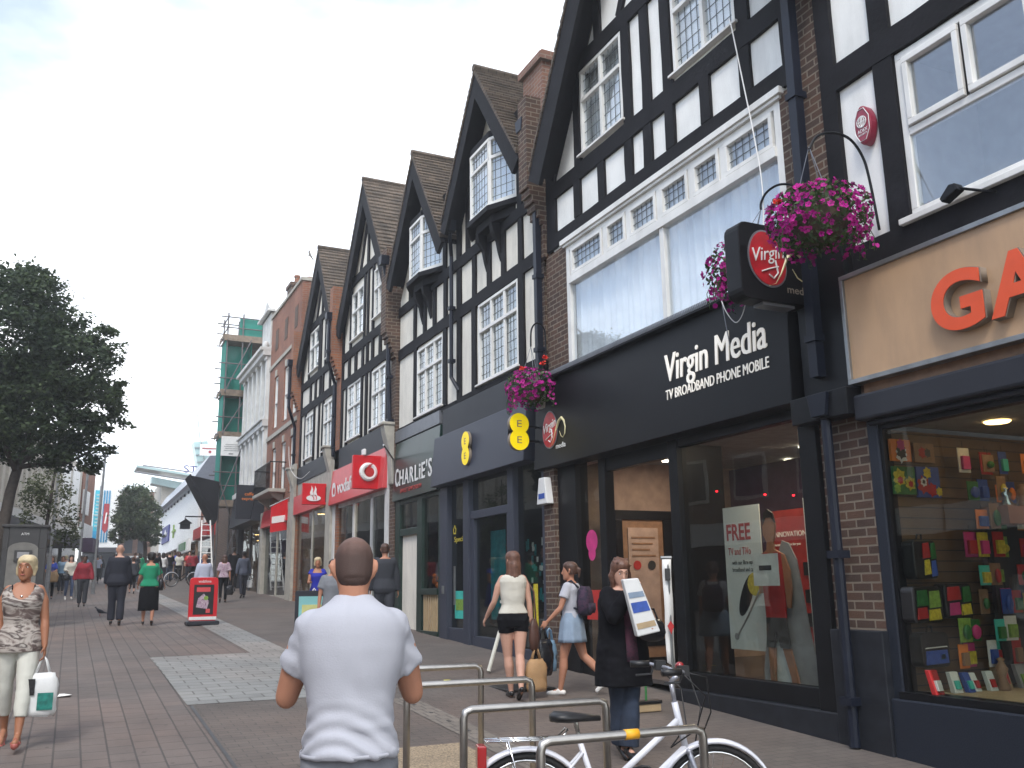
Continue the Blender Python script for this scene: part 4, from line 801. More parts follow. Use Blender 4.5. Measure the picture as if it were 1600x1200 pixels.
for i, (x, y, z, L_) in enumerate(((7.60, 5.3, .62, 1.2), (7.85, 5.25, .3, 1.0), (8.05, 5.35, .1, .9))):
    o = thing('wind_spiral', (x, y, z), ['tall silver twisting wind spiral hanging left of the pink cabinet', 'silver twisted spiral hanging nearest the middle of the gift window', 'short silver spiral hanging lowest among the trinkets'][i], 'ornament', 'silver spirals in the gift window')
    b = MB(); pts = [(x+.035*math.cos(t*.55), y+.035*math.sin(t*.55), z-t*L_/44) for t in range(44)]; b.tube(pts, .008, 5); b.build('spiral', 'chrome', o)
    b = MB(); b.tube([(x, y, 1.4), (x, y, z)], .002, 4); b.build('thread', 'chrome', o)
for i, (x, y, z) in enumerate(((7.72, 5.4, -.28), (7.75, 5.42, -.50))):
    o = thing('glass_bauble', (x, y, z), ['upper round glass bauble glowing among the silver spirals', 'lower round glass bauble glowing under the first one'][i], 'ornament', 'glass baubles')
    b = MB(); b.ball((x, y, z), .05, 16, 10); b.build('globe', 'cut_glass', o, smooth=True); b = MB(); b.ball((x, y, z), .018, 8, 6); b.build('bulb', 'lamp_warm', o)
    b = MB(); b.tube([(x, y, z+.3), (x, y, z+.05)], .003, 4); b.build('cord', 'chrome', o)
CB = thing('display_cabinet', (8.3, 5.5, -.93), 'pinkish wooden display cabinet with dark shelves deeper in the gift shop', 'cabinet'); mat('pink_wood', (.34, .17, .14), .5)
b = MB(); b.box(7.62, 8.9, 5.6, 5.9, .5, .66); b.box(8.2, 8.32, 5.6, 5.9, -.93, .5); b.box(8.8, 8.9, 5.6, 5.9, -.93, .5); b.box(8.32, 8.8, 5.62, 5.88, -.2, -.16); b.build('cabinet_frame', 'pink_wood', CB, bevel=.005); b = MB(); b.box(7.66, 8.88, 5.86, 5.9, -.9, .5); b.build('cabinet_back', 'dark_room', CB)
for i, (x, z, h, m_) in enumerate(((7.75, .66, .18, 'chrome'), (7.98, .66, .22, 'tan_wood'), (8.2, .66, .15, 'grey_metal'), (8.42, .66, .2, 'chrome'), (8.42, -.16, .2, 'aqua'), (8.62, -.16, .16, 'poster_white'), (7.4, -.93, .28, 'tan_wood'), (8.0, -.93, .34, 'green'))):
    o = tag(MB().lathe((x, 5.7, z+.001), [(.001, 0), (.05, 0), (.06, .02), (.03, h*.4), (.055, h*.65), (.02, h*.85), (.035, h*.93), (.001, h)], 12).build('figurine', m_, None, smooth=True), ['slim silver figurine at the left end of the cabinet top', 'brown figurine second on the cabinet top', 'dull grey figurine third on the cabinet top', 'taller silver figurine right on the cabinet top', 'aqua figurine on the inner cabinet shelf', 'white figurine right on the inner cabinet shelf', 'brown figurine on the display floor', 'dark green figurine in front of the cabinet'][i], 'figurine', 'figurines in the gift shop')
# wall furniture by the gift shop
AL = thing('alarm_box', (FX-.1, 5.77, 4.26), 'dark red oval security alarm box with white globe emblem on the plaster panel', 'alarm box'); mat('maroon', (.26, .025, .05), .35, var=.05)
ps = [(5.77+.10*math.cos(a)*(1-.15*abs(math.sin(a))), 4.26+.20*math.sin(a)) for a in [2*math.pi*i/28 for i in range(28)]]
b = MB(); b.prism(ps, FX-.11, FX); b.build('case', 'maroon', AL, bevel=.02)
b = MB()
for k in range(3): b.tube([(FX-.115, 5.77+.055*math.cos(a)*(1-.42*k), 4.29+.055*math.sin(a)) for a in [2*math.pi*i/20 for i in range(20)]], .005, 4, closed=True)
b.tube([(FX-.115, 5.715, 4.29), (FX-.115, 5.825, 4.29)], .004, 4)
q2 = [(FX-.113, 5.77+.095*math.cos(a), 4.26+.175*math.sin(a)) for a in [2*math.pi*i/8+.39 for i in range(8)]]; b.tube(q2, .004, 4, closed=True); b.build('emblem', 'letter_plain', AL)
text('ADEX', .05, 'lettering', 'letter_plain', AL, (FX-.112, 5.83, 4.185), UY, UZ, .001, fit=.12); text('SECURITY', .025, 'lettering', 'letter_plain', AL, (FX-.112, 5.825, 4.155), UY, UZ, .001, fit=.11)
LP = thing('floodlight', (FX-.1, 5.0, 3.2), 'small dark floodlight on an arm in front of the white casement window sill', 'floodlight')
b = MB(); b.tube([(FX-.05, 4.55, 3.08), (FX-.12, 4.65, 3.12), (FX-.2, 4.78, 3.18)], .012, 6); b.build('arm', 'black_paint', LP); b = MB(); b.prism([(4.76, 3.16), (4.92, 3.10), (4.94, 3.14), (4.84, 3.23), (4.78, 3.22)], FX-.24, FX-.14); b.build('lamp_head', 'black_paint', LP, bevel=.01)
def cable(pts, label, m_='letter_plain', r=.008):
    b = MB(); P = [Vector(p) for p in pts]; out_ = []
    for i in range(len(P)-1):
        p0, p1, p2, p3 = P[max(i-1, 0)], P[i], P[i+1], P[min(i+2, len(P)-1)]
        for k in range(8):
            t = k/8; out_.append(.5*((2*p1)+(-p0+p2)*t+(2*p0-5*p1+4*p2-p3)*t*t+(-p0+3*p1-3*p2+p3)*t**3))
    out_.append(P[-1]); b.tube(out_, r, 5); return tag(b.build('cable', m_, None, smooth=True), label, 'cable')
cable([(6.50, 7.56, 6.50), (6.44, 7.45, 6.35), (6.46, 7.35, 5.6), (6.44, 7.22, 4.9), (6.42, 7.12, 4.2), (6.36, 7.1, 3.5)], 'loose white cable hanging from the upper window across the long curtained window')
cable([(6.34, 7.86, 3.2), (6.33, 7.75, 2.95), (6.34, 7.6, 2.78), (6.34, 7.45, 2.9), (6.34, 7.38, 3.2)], 'thin white cable looping over the black fascia under the projecting sign', r=.006)
cable([(6.34, 7.83, 3.2), (6.33, 7.78, 2.9), (6.33, 7.72, 2.55)], 'short frayed cable hanging straight down on the black fascia', 'grey_metal', .006)
cable([(6.3, 30.6, 4.7), (6.25, 30.0, 3.9), (6.35, 29.0, 3.45), (6.5, 28.3, 3.6)], 'long white cable drooping across the farthest timbered building over the red bank sign')
cable([(6.45, 20.35, 3.7), (6.42, 20.6, 3.95), (6.5, 20.95, 4.0)], 'short white cable by the stone bracket right of the red phone shop')
# ---- dark blue phone shop -----------------------------------------------------------------
b = MB(); b.fb(12.66, 16.98, 2.88, 3.50, FX-.06, FX+.1); b.build('upper_panel', 'grey_panel', EB, bevel=.01)
b = MB()
for q in ((16.62, 17.02, -1.1, 2.0), (15.55, 15.82, -1.15, 2.0), (13.66, 13.88, -1.2, 2.0)): b.fb(*q, FX-.10, FX+.1)
b.fb(12.62, 12.70, -1.25, 2.0, FX-.06, FX+.1); b.fb(13.88, 15.55, 1.22, 1.36, FX-.07, FX+.05); b.fb(12.7, 13.66, -1.2, -.95, FX-.07, FX+.05); b.fb(15.82, 16.62, -1.1, -.72, FX-.07, FX+.05); b.fb(13.88, 15.55, -1.2, -.83, FX-.05, FX+.05); b.fb(15.40, 15.55, -.85, 1.22, FX-.06, FX+.05); b.fb(13.88, 14.0, -.85, 1.22, FX-.06, FX+.05)
ES = b.build('shopfront', 'slate_panel', EB, bevel=.008)
b = MB(); b.fb(12.7, 13.66, -.95, 2.0, FX, FX+.012); b.fb(13.88, 15.55, 1.36, 2.0, FX, FX+.012); b.fb(14.0, 15.4, -.83, 1.22, FX, FX+.012); b.fb(15.82, 16.62, -.72, 2.0, FX, FX+.012); b.build('pane', 'shop_glass', ES)
b = MB(); b.fb(16.1, 16.13, -.3, .4, FX-.16, FX-.13); b.box(FX-.14, FX-.05, 16.76, 16.80, -.1, .05); b.build('door_handle', 'alloy', ES)
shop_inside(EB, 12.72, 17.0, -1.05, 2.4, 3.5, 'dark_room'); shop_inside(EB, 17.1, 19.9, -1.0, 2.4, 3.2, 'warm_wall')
b = MB(); b.fb(14.75, 15.35, -.55, 1.0, FX+.25, FX+.27); b.build('blue_poster', 'teal', ES); b = MB(); b.fb(15.0, 15.5, -.5, -.0, FX+.5, FX+.9); b.fb(14.2, 15.0, -1, -.55, FX+.6, FX+1.0); b.build('counter', 'grey_wall', EB)
b = MB(); b.fb(15.9, 16.45, -.55, -.05, FX-.004, FX-.001); b.build('aqua_sticker', 'aqua', ES); b = MB(); b.fb(15.95, 16.4, -.4, -.2, FX-.008, FX-.005); b.build('yellow_band', 'lime', ES)
b = MB(); b.fb(13.0, 13.15, -.85, .05, FX-.004, FX-.001); b.build('yellow_strip', 'yellow', ES)
b = MB(); random.seed(4)
for i in range(16): yy = random.uniform(13.1, 13.85); zz = random.uniform(-.3, .8); b.fb(yy, yy+.07, zz, zz+random.uniform(.05, .2), FX+.2+i*.01, FX+.205+i*.01)
b.build('window_cards', 'teal', ES); b = MB()
for i in range(12): yy = random.uniform(13.1, 13.85); zz = random.uniform(-.5, .7); b.fb(yy, yy+.06, zz, zz+random.uniform(.05, .15), FX+.16+i*.01, FX+.165+i*.01)
b.build('window_cards', 'poster_white', ES)
o_ = MB(); o_.tube([(FX-.004, 16.46+.06*math.cos(a), 1.08+.07*math.sin(a)*(1+.3*math.sin(5*a))) for a in [i*math.pi/10 for i in range(20)]], .006, 4, closed=True); o_.build('star_emblem', 'yellow', ES)
text('Special', .14, 'lettering', 'yellow', ES, (FX-.004, 16.48, .86), UY, UZ, .001, fit=.55)
spot(EB, [(FX+.5, 13.1, 2.0), (FX+1.5, 14.5, 2.3)], 'lamp_white', .08); room_light('shop_fill_light', (FX+1.6, 14.8, 2.3), 4, (.8, .9, 1), .4); room_light('shop_fill_light', (FX+.2, 14.4, 1.93), 3, (.8, .9, 1), .15)  # second, small light is added near the glass to brighten the blue poster
FE = thing('shop_sign', (FX-.2, 15, 2.4), 'dark slate blue fascia of the phone shop with a small round yellow EE badge', 'shop sign')
b = MB(); b.prism([(FX-.28, 1.95), (FX+.02, 1.95), (FX+.02, 2.93), (FX-.20, 2.93)], 12.88, 17.06, ax=1); b.build('fascia', 'slate_panel', FE, bevel=.012)
def ee(par, O, ux, r, gap, depth, small=False):
    ux = Vector(ux); n = ux.cross(Vector(UZ)); O = Vector(O)
    def blob(k, c0, c1):
        vs = []; pts = []
        for sgn in (1, -1):
            for i in range(25):
                a = -math.radians(50)+math.radians(280)*i/24
                pts.append((r*k*math.cos(a), (gap+r*k*math.sin(a))) if sgn > 0 else (-r*k*math.cos(a), -(gap+r*k*math.sin(a))))
        return [O+ux*u+Vector(UZ)*v+n*c0 for u, v in pts], [O+ux*u+Vector(UZ)*v+n*c1 for u, v in pts]
    for nm, m_, k, c0, c1 in (('edge', 'letter_side', 1.03, 0, depth), ('face', 'yellow_sign', 1.0, depth, depth+.006)):
        A, B = blob(k, c0, c1); N2 = len(A); q = MB(); q.add(A+B, [tuple(range(N2))[::-1], tuple(range(N2, 2*N2))]+[(i, (i+1) % N2, N2+(i+1) % N2, N2+i) for i in range(N2)]); q.build(nm, m_, par)
    for dz in (gap, -gap):
        text('E', r*.95, 'lettering', 'letter_side', par, O+n*(depth+.008)+Vector((0, 0, dz-r*.34))-ux*r*.25, ux, UZ, .001, fit=r*.5)
ee(FE, (FX-.252, 15.2, 2.47), UY, .172, .132, .05)
PE = thing('projecting_sign', (6.0, 12.4, 2.3), 'large figure-of-eight yellow EE sign sticking out above the dark blue shop', 'projecting sign')
ee(PE, (6.01, 12.44, 2.31), (1, 0, 0), .160, .124, .08)
b = MB(); b.box(6.1, 6.48, 12.47, 12.5, 2.40, 2.43); b.box(6.1, 6.48, 12.47, 12.5, 2.18, 2.21); b.build('bracket', 'black_paint', PE)
AB = thing('alarm_box', (6.45, 12.3, 1.3), 'white bell-shaped alarm box on the brick pier under the large yellow sign', 'alarm box')
b = MB(); b.prism([(12.18, 1.22), (12.52, 1.22), (12.44, 1.62), (12.26, 1.62)], FX-.24, FX-.12); b.build('case', 'white_plastic', AB, bevel=.012); b = MB(); b.fb(12.25, 12.45, 1.30, 1.38, FX-.244, FX-.2405); b.build('label', 'blue', AB)
def console(y, z0, z1, label):
    b = MB(); prof = [(FX-.04, z0), (FX-.12, z0+.05), (FX-.16, (z0+z1)/2), (FX-.30, z1-.2), (FX-.34, z1), (FX-.04, z1)]; b.prism(prof, y, y+.3, ax=1); b.box(FX-.38, FX, y-.03, y+.33, z1, z1+.07); o = b.build('stone_bracket', 'stone', None, bevel=.02); return tag(o, label, 'bracket', 'carved stone brackets between shopfronts')
console(12.28, 2.1, 3.2, 'weathered stone bracket under the flower basket nearest the large yellow sign'); console(20.0, 2.3, 3.7, 'weathered stone bracket between the green board and the red phone shop'); console(25.55, 2.6, 3.95, 'pale stone bracket between the two red shop signs'); console(30.4, 2.7, 3.9, 'pale stone bracket at the far end of the timbered row')
# ---- green sweet shop ----------------------------------------------------------------------
b = MB(); b.fb(17.1, 19.95, 3.26, 3.53, FX-.08, FX+.1); b.build('upper_panel', 'grey_metal', EB)
b = MB()
for q in ((19.62, 19.93, -1.0, 1.92), (18.16, 18.46, -1.0, 1.92), (17.06, 17.2, -1.05, 1.92)): b.fb(*q, FX-.06, FX+.1)
b.fb(18.46, 19.62, 1.14, 1.28, FX-.05, FX+.06); b.fb(18.46, 19.62, 1.84, 1.92, FX-.05, FX+.06); b.fb(17.2, 18.16, -.12, .0, FX-.08, FX+.06); b.fb(17.2, 18.16, 1.84, 1.92, FX-.05, FX+.06); b.fb(17.2, 18.16, -1.05, -.82, FX-.08, FX+.06)
CS = b.build('shopfront', 'green_paint', EB, bevel=.006)
b = MB(); b.fb(17.2, 18.16, .0, 1.84, FX, FX+.01); b.fb(18.46, 19.62, 1.28, 1.84, FX, FX+.01); b.build('pane', 'shop_glass', CS); b = MB(); b.fb(18.5, 19.6, -.95, 1.14, FX+.02, FX+.06); b.build('door', 'cream_plaster', CS)
b = MB()
for i in range(7): b.fb(17.24+i*.13, 17.30+i*.13, -.82, -.12, FX-.04, FX-.01)
b.build('yellow_slats', 'pale_wood', CS); b = MB(); b.fb(17.2, 18.16, -.82, -.12, FX-.01, FX+.02); b.build('slat_backing', 'black_paint', CS)
b = MB(); random.seed(9)
for i in range(26): b.ball((FX+.25+random.random()*.3, 17.75+random.random()*.95, .03+random.random()*.25), .05, 7, 5)
b.build('sweets', 'orange', EB); room_light('shop_fill_light', (FX+1.4, 18.6, 2.2), 14, (1, .75, .5), .4)
FCh = thing('shop_sign', (FX-.15, 18.5, 2.5), "dark green board reading CHARLiE'S SWEET EMPORIUM in white and red", 'shop sign')
b = MB(); b.prism([(FX-.14, 1.92), (FX+.0, 1.92), (FX+.0, 3.24), (FX-.06, 3.24)], 17.1, 19.93, ax=1); b.build('board', 'green_board', FCh, bevel=.008)
cx = lambda z: FX-.14+.08*(z-1.92)/1.32-.004
def serif(ch, y, w_, sz, z):
    text(ch, sz, 'lettering', 'letter_plain', FCh, (cx(z)-.004, y, z), UY, UZ, .004, fit=w_, offset=.006)
    if ch in "HAiI":
        q = MB(); q.fb(y-w_-.02, y-w_+.06, z, z+.03, cx(z)-.012, cx(z)-.004); q.fb(y-.06, y+.02, z, z+.03, cx(z)-.012, cx(z)-.004); q.build('lettering', 'letter_plain', FCh)
yy = 19.74
for ch, w_, sz in (('C', .22, .56), ('H', .27, .48), ('A', .28, .48), ('R', .25, .48), ('L', .20, .48), ('i', .08, .50), ('E', .21, .48), ("'", .05, .5), ('S', .21, .52)):
    serif(ch, yy, w_, sz, 2.24); yy -= w_+.072
text('SWEET EMPORIUM', .13, 'lettering', 'letter_red', FCh, (cx(2.06)-.004, 19.35, 2.06), UY, UZ, .003, fit=1.35)
b = MB(); b.tube([(6.5, 20.0, 2.9), (5.95, 19.0, 3.06)], .02, 8); tag(b.build('sign_lamp', 'alloy', None), 'thin silver tube lamp sticking out above the green sweet shop board', 'lamp')
# ---- red phone shop ---------------------------------------------------------------------------
b = MB(); b.fb(20.35, 25.5, 3.28, 3.84, FX-.06, FX+.1); b.build('upper_panel', 'grey_panel', B3)
b = MB()
for y in (20.36, 25.2): b.fb(y, y+.3, -1, 3.3, FX-.08, FX+.1)
b.fb(23.4, 23.55, -.8, 2.3, FX-.03, FX+.06); b.fb(21.8, 21.95, -.8, 2.3, FX-.03, FX+.06); b.fb(20.66, 25.2, 2.2, 2.3, FX-.03, FX+.06); b.fb(20.66, 25.2, -.95, -.55, FX-.03, FX+.06); S3 = b.build('shopfront', 'white_stone', B3)
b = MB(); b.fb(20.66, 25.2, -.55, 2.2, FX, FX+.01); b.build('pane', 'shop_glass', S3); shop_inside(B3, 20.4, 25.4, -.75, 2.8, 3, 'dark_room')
b = MB(); b.fb(21.6, 23.0, -.7, 2.2, FX+.9, FX+1.0); b.fb(20.9, 21.2, .4, 1.6, FX+.15, FX+.17); b.build('red_display', 'red', B3); room_light('shop_fill_light', (FX+.7, 22.5, 2.6), 12, (1, .8, .6), .4)
FV = thing('shop_sign', (FX-.15, 23, 2.8), 'sloping pinkish red fascia sign reading vodafone in white letters', 'shop sign')
b = MB(); b.prism([(FX-.2, 2.30), (FX, 2.30), (FX, 3.27), (FX-.1, 3.27)], 20.5, 25.5, ax=1); b.build('fascia', 'pink_red_sign', FV, bevel=.01)
text('vodafone', .5, 'lettering', 'letter_plain', FV, (FX-.175, 24.65, 2.55), UY, UZ, .004, fit=2.3, offset=.008)
b = MB(); b.disc((FX-.178, 25.0, 2.68), (-1, 0, 0), .22, 24); b.build('emblem', 'letter_plain', FV); b = MB(); b.disc((FX-.181, 24.97, 2.66), (-1, 0, 0), .10, 18); b.build('emblem_drop', 'red_sign', FV)
PV = thing('projecting_sign', (6.2, 20.9, 2.7), 'square red projecting sign with a white ring and red drop', 'projecting sign')
b = MB(); b.box(5.80, 6.58, 20.86, 20.98, 2.30, 3.09); b.build('sign_box', 'red_sign', PV, bevel=.015)
b = MB(); b.tube([(6.17+.16*math.cos(a), 20.845, 2.70+.16*math.sin(a)) for a in [2*math.pi*i/32 for i in range(32)]], .062, 8, closed=True); b.build('ring', 'letter_plain', PV)
b = MB(); b.prism([(6.19+.105*math.cos(a)*1.0, 2.69+.115*math.sin(a)) for a in [2*math.pi*i/24 for i in range(24)]], 20.79, 20.83, ax=1); b.prism([(6.12, 2.78), (6.22, 2.82), (6.26, 2.90), (6.17, 2.87)], 20.785, 20.83, ax=1); b.build('drop', 'red', PV)
b = MB(); b.box(6.03, 6.10, 20.8, 21.0, 3.09, 3.24); b.build('white_lamp', 'white_plastic', PV, bevel=.02)
# ---- red bank ---------------------------------------------------------------------------------------
b = MB(); b.fb(25.9, 30.4, 3.40, 3.92, FX-.06, FX+.1); b.build('upper_panel', 'grey_panel', B4); b = MB(); b.fb(25.9, 30.4, 2.98, 3.40, FX-.04, FX+.1)
for y in (25.45, 30.3): b.fb(y, y+.55, -1, 3.6 if y < 30 else 4.1, FX-.15, FX+.1)
b.fb(28.0, 28.15, -.7, 2.4, FX-.02, FX+.05); b.fb(26.0, 30.3, -.7, -.35, FX-.02, FX+.05); S4 = b.build('shopfront', 'stone', B4, bevel=.01)
b = MB(); b.fb(26.0, 30.3, -.35, 2.4, FX, FX+.01); b.build('pane', 'shop_glass', S4); shop_inside(B4, 25.6, 30.3, -.6, 2.9, 3, 'warm_wall'); spot(B4, [(FX+.3, 28.3, 2.3), (FX+.3, 27.0, 2.3)], 'lamp_warm', .1)
b = MB(); b.fb(27.2, 27.9, -.5, .6, FX+.5, FX+.8); b.fb(28.6, 29.3, -.5, .6, FX+.5, FX+.8); b.build('cash_machine', 'red_wall', B4); room_light('shop_fill_light', (FX+.8, 28, 2.7), 10, (1, .8, .6), .4)
FS = thing('shop_sign', (FX-.1, 28, 2.7), 'plain pinkish red fascia band of the bank', 'shop sign'); b = MB(); b.fb(26.0, 30.3, 2.40, 2.98, FX-.14, FX+.0); b.build('fascia', 'pink_red_sign', FS)
PSn = thing('projecting_sign', (6.1, 26, 2.8), 'red projecting bank sign with a white flame emblem', 'projecting sign')
b = MB(); b.box(5.78, 6.58, 25.95, 26.10, 2.37, 2.97); b.build('sign_box', 'red_sign', PSn, bevel=.012); b = MB(); b.box(6.43, 6.49, 25.93, 25.949, 2.45, 2.87); b.build('slot', 'letter_dark', PSn)
b = MB(); ex = [(6.09+.205*math.cos(a), 2.55+.085*math.sin(a)) for a in [2*math.pi*i/28 for i in range(28)]]; b.prism(ex, 25.92, 25.945, ax=1)
for dx in (-.05, .05): b.prism([(6.06+dx, 2.60), (6.03+dx, 2.70), (6.07+dx, 2.80), (6.075+dx, 2.90), (6.12+dx, 2.80), (6.11+dx, 2.72), (6.14+dx, 2.62)], 25.92, 25.945, ax=1)
b.build('flame_emblem', 'letter_plain', PSn); b = MB(); b.tube([(6.05, 25.915, 2.62), (6.09, 25.915, 2.56), (6.10, 25.915, 2.50)], .012, 5); b.tube([(6.13, 25.915, 2.64), (6.17, 25.915, 2.58), (6.16, 25.915, 2.50)], .012, 5); b.build('flame_gap', 'red_sign', PSn)
# ---- red shop below the brick building, brown cafe below the stucco building ----
b = MB(); b.fb(30.9, 31.2, -1, 2.9, FX-.14, FX+.1); b.fb(35.6, 36.1, -1, 2.9, FX-.14, FX+.1); b.fb(33.3, 33.45, -.6, 2.3, FX-.03, FX+.05); b.fb(31.2, 35.6, -.5, -.15, FX-.03, FX+.05); S5 = b.build('shopfront', 'stone', RB, bevel=.01)
b = MB(); b.fb(31.2, 35.6, -.15, 2.3, FX, FX+.01); b.build('pane', 'shop_glass', S5); shop_inside(RB, 31, 35.8, -.4, 2.5, 3, 'dark_room'); b = MB(); b.fb(31.5, 32.4, -.3, 2.0, FX+.3, FX+.4); b.build('red_display', 'red_wall', RB)
F5 = thing('shop_sign', (FX-.1, 33, 2.6), 'red fascia sign of the shop under the iron balcony', 'shop sign'); b = MB(); b.prism([(FX-.2, 2.3), (FX, 2.3), (FX, 2.92), (FX-.12, 2.92)], 31.15, 35.7, ax=1); b.build('fascia', 'red_sign', F5)
PB = thing('banner', (6.3, 31.5, 2.4), 'hanging red and white banner below the balcony', 'banner'); b = MB(); b.prism([(5.95, 1.9), (6.5, 2.0), (6.5, 3.05), (5.95, 2.75)], 31.4, 31.43, ax=1); b.build('cloth', 'red_sign', PB); b = MB(); b.tube([(5.9, 31.41, 2.76), (6.55, 31.41, 3.08)], .02, 6); b.build('pole', 'alloy', PB)
b = MB(); b.prism([(5.99, 2.2), (6.46, 2.28), (6.46, 2.5), (5.99, 2.42)], 31.385, 31.395, ax=1); b.build('white_band', 'letter_plain', PB)
b = MB(); b.fb(36.1, 36.35, -1, 3.9, FX-.12, FX+.1); b.fb(41.3, 41.8, -1, 3.9, FX-.12, FX+.1); b.fb(38.8, 38.95, -.3, 2.7, FX-.03, FX+.05); S6 = b.build('shopfront', 'grey_panel', WB)
b = MB(); b.fb(36.35, 41.3, -.1, 2.65, FX, FX+.01); b.build('pane', 'shop_glass', S6); shop_inside(WB, 36.3, 41.5, -.3, 3.2, 3, 'warm_wall'); room_light('shop_fill_light', (FX+.8, 38.5, 2.9), 12, (1, .65, .3), .5)
spot(WB, [(FX+.3, 37.2, 2.4), (FX+.3, 38.4, 2.0), (FX+.4, 39.5, 2.3), (FX+.3, 37.8, 1.3)], 'lamp_warm', .13)
F6 = thing('shop_sign', (FX-.1, 38.8, 3.3), 'dark brown cafe fascia with two short lines of small orange lettering', 'shop sign'); b = MB(); b.prism([(FX-.5, 2.65), (FX, 2.6), (FX, 3.9), (FX-.35, 3.9)], 36.12, 41.5, ax=1); b.build('fascia', 'grey_panel', F6)
b = MB(); b.box(5.55, 6.5, 36.30, 36.36, 2.7, 4.0); b.build('end_panel', 'grey_panel', F6)
text('caffe', .17, 'lettering', 'orange', F6, (5.86, 36.29, 3.60), (1, 0, 0), UZ, .002, fit=.34); text('express', .17, 'lettering', 'orange', F6, (5.76, 36.29, 3.42), (1, 0, 0), UZ, .002, fit=.52)
# ================================================================ scaffolding, fan, ladder
mat('scaffold_tube', (.13, .12, .12), .5, .5); mat('scaffold_board', (.20, .155, .115), .8, var=.25)
m, N_, L_, b_ = _new('green_net'); b_.inputs['Base Color'].default_value = (.02, .23, .18, 1); b_.inputs['Roughness'].default_value = .9; b_.inputs['Alpha'].default_value = .88
SCF = thing('scaffolding', (6.2, 44, gz(6, 44)), 'tall tube scaffolding wrapped in green netting with plank lifts', 'scaffolding')
xs = (5.72, 6.4, 7.3, 8.3); ys = (42.3, 43.6); zl = [gz(6, 43)+.0, 3.75, 6.9, 8.8, 11.3]
b = MB()
for x in xs:
    for y in ys: b.tube([(x, y, zl[0]), (x, y, 12.6)], .035, 6)
for z in (3.75, 4.6, 5.2, 6.9, 7.7, 8.8, 9.5, 10.2, 11.3, 11.9, 12.4):
    for x in (xs[0], xs[3]): b.tube([(x, 42.1, z), (x, 43.9, z)], .03, 5)
    for y in ys: b.tube([(5.4, y, z), (8.5, y, z)], .03, 5)
for za, zb in zip(zl[:-1], zl[1:]): b.tube([(5.68, 41.95, za), (6.75, 41.95, zb)], .028, 5); b.tube([(5.70, 42.2, za), (5.70, 43.7, zb)], .028, 5)
b.tube([(5.72, 42.2, 4.7), (7.0, 42.2, 1.0)], .035, 6); b.build('tubes', 'scaffold_tube', SCF)
for z in (3.72, 6.78, 8.72, 11.3): b = MB(); xr = 8.5 if z > 10 else 6.9; b.box(5.62, xr, 42.25, 43.7, z, z+.06); b.box(5.56, xr+.05, 42.18, 42.24, z-.05, z+.24); b.box(5.54, 5.58, 42.25, 43.7, z+.06, z+.26); b.build('plank_lift', 'scaffold_board', SCF)
b = MB(); b.box(5.66, 5.68, 42.3, 43.6, 3.9, 11.3); b.box(6.25, 8.4, 42.4, 42.42, 11.5, 12.4); b.box(6.85, 6.87, 42.5, 43.6, -.4, 12.2); b.build('green_netting', 'green_net', SCF)
b = MB(); b.box(5.72, 6.8, 43.0, 43.01, 3.9, 11.2); b.build('green_netting', 'green_net', SCF)
SS = thing('contractor_sign', (6.2, 41.7, 6.4), 'white contractor board with faint print hanging on the green scaffolding', 'sign'); b = MB(); b.box(5.66, 6.68, 42.02, 42.06, 5.90, 6.78); b.build('board', 'white_plastic', SS)
b = MB(); b.box(6.0, 6.2, 42.01, 42.019, 5.97, 6.02); [b.box(5.78+.05*(i % 2), 6.55-.05*(i % 3), 42.01, 42.019, 6.13+.09*i, 6.15+.09*i) for i in range(4)]; b.build('print', 'alloy', SS)
FN = thing('protection_fan', (5, 43, 4), 'dark boarded canopy sloping up and out over the street from the scaffolding', 'canopy'); b = MB(); b.prism([(5.6, 2.9), (4.42, 5.0), (4.46, 5.07), (5.68, 3.1)], 42.2, 44, ax=1); b.build('boards', 'black_timber', FN)
b = MB(); b.prism([(5.68, 3.1), (4.5, 4.98), (5.7, 4.75)], 42.15, 42.2, ax=1); b.build('end_board', 'black_timber', FN)
BB_ = thing('brick_building', (8, 46, gz(6, 46)), 'dark building behind the green scaffolding', 'building'); b = MB(); b.fb(43.9, 49.5, -1, 11.5, 6.75, 14); b.fb(43.95, 49.4, -1, 3.4, 6.6, 6.75); b.build('brick_wall', 'dark_brick', BB_)
for i in range(4): upper_window(BB_, 44.2+1.3*i, 44.9+1.3*i, 4.6, 6.4, ncol=2, back='net_curtain', lead=False, xf=6.70)
LD = thing('ladder', (5.1, 40.5, gz(5, 40.5)), 'white ladder leaning on the scaffolding beside the pavement', 'ladder'); b = MB(); zz = gz(5, 40); b.bar((4.88, 40.3, zz), (4.98, 41.6, 3.0), .05, .07); b.bar((5.42, 40.3, zz), (5.32, 41.6, 3.0), .05, .07); b.build('stile', 'white_plastic', LD); b = MB()
for i in range(12): t = (i+.7)/12.5; b.tube([(4.88+.1*t, 40.3+1.3*t, zz+(3-zz)*t), (5.42-.1*t, 40.3+1.3*t, zz+(3-zz)*t)], .02, 6)
b.build('rung', 'white_plastic', LD)
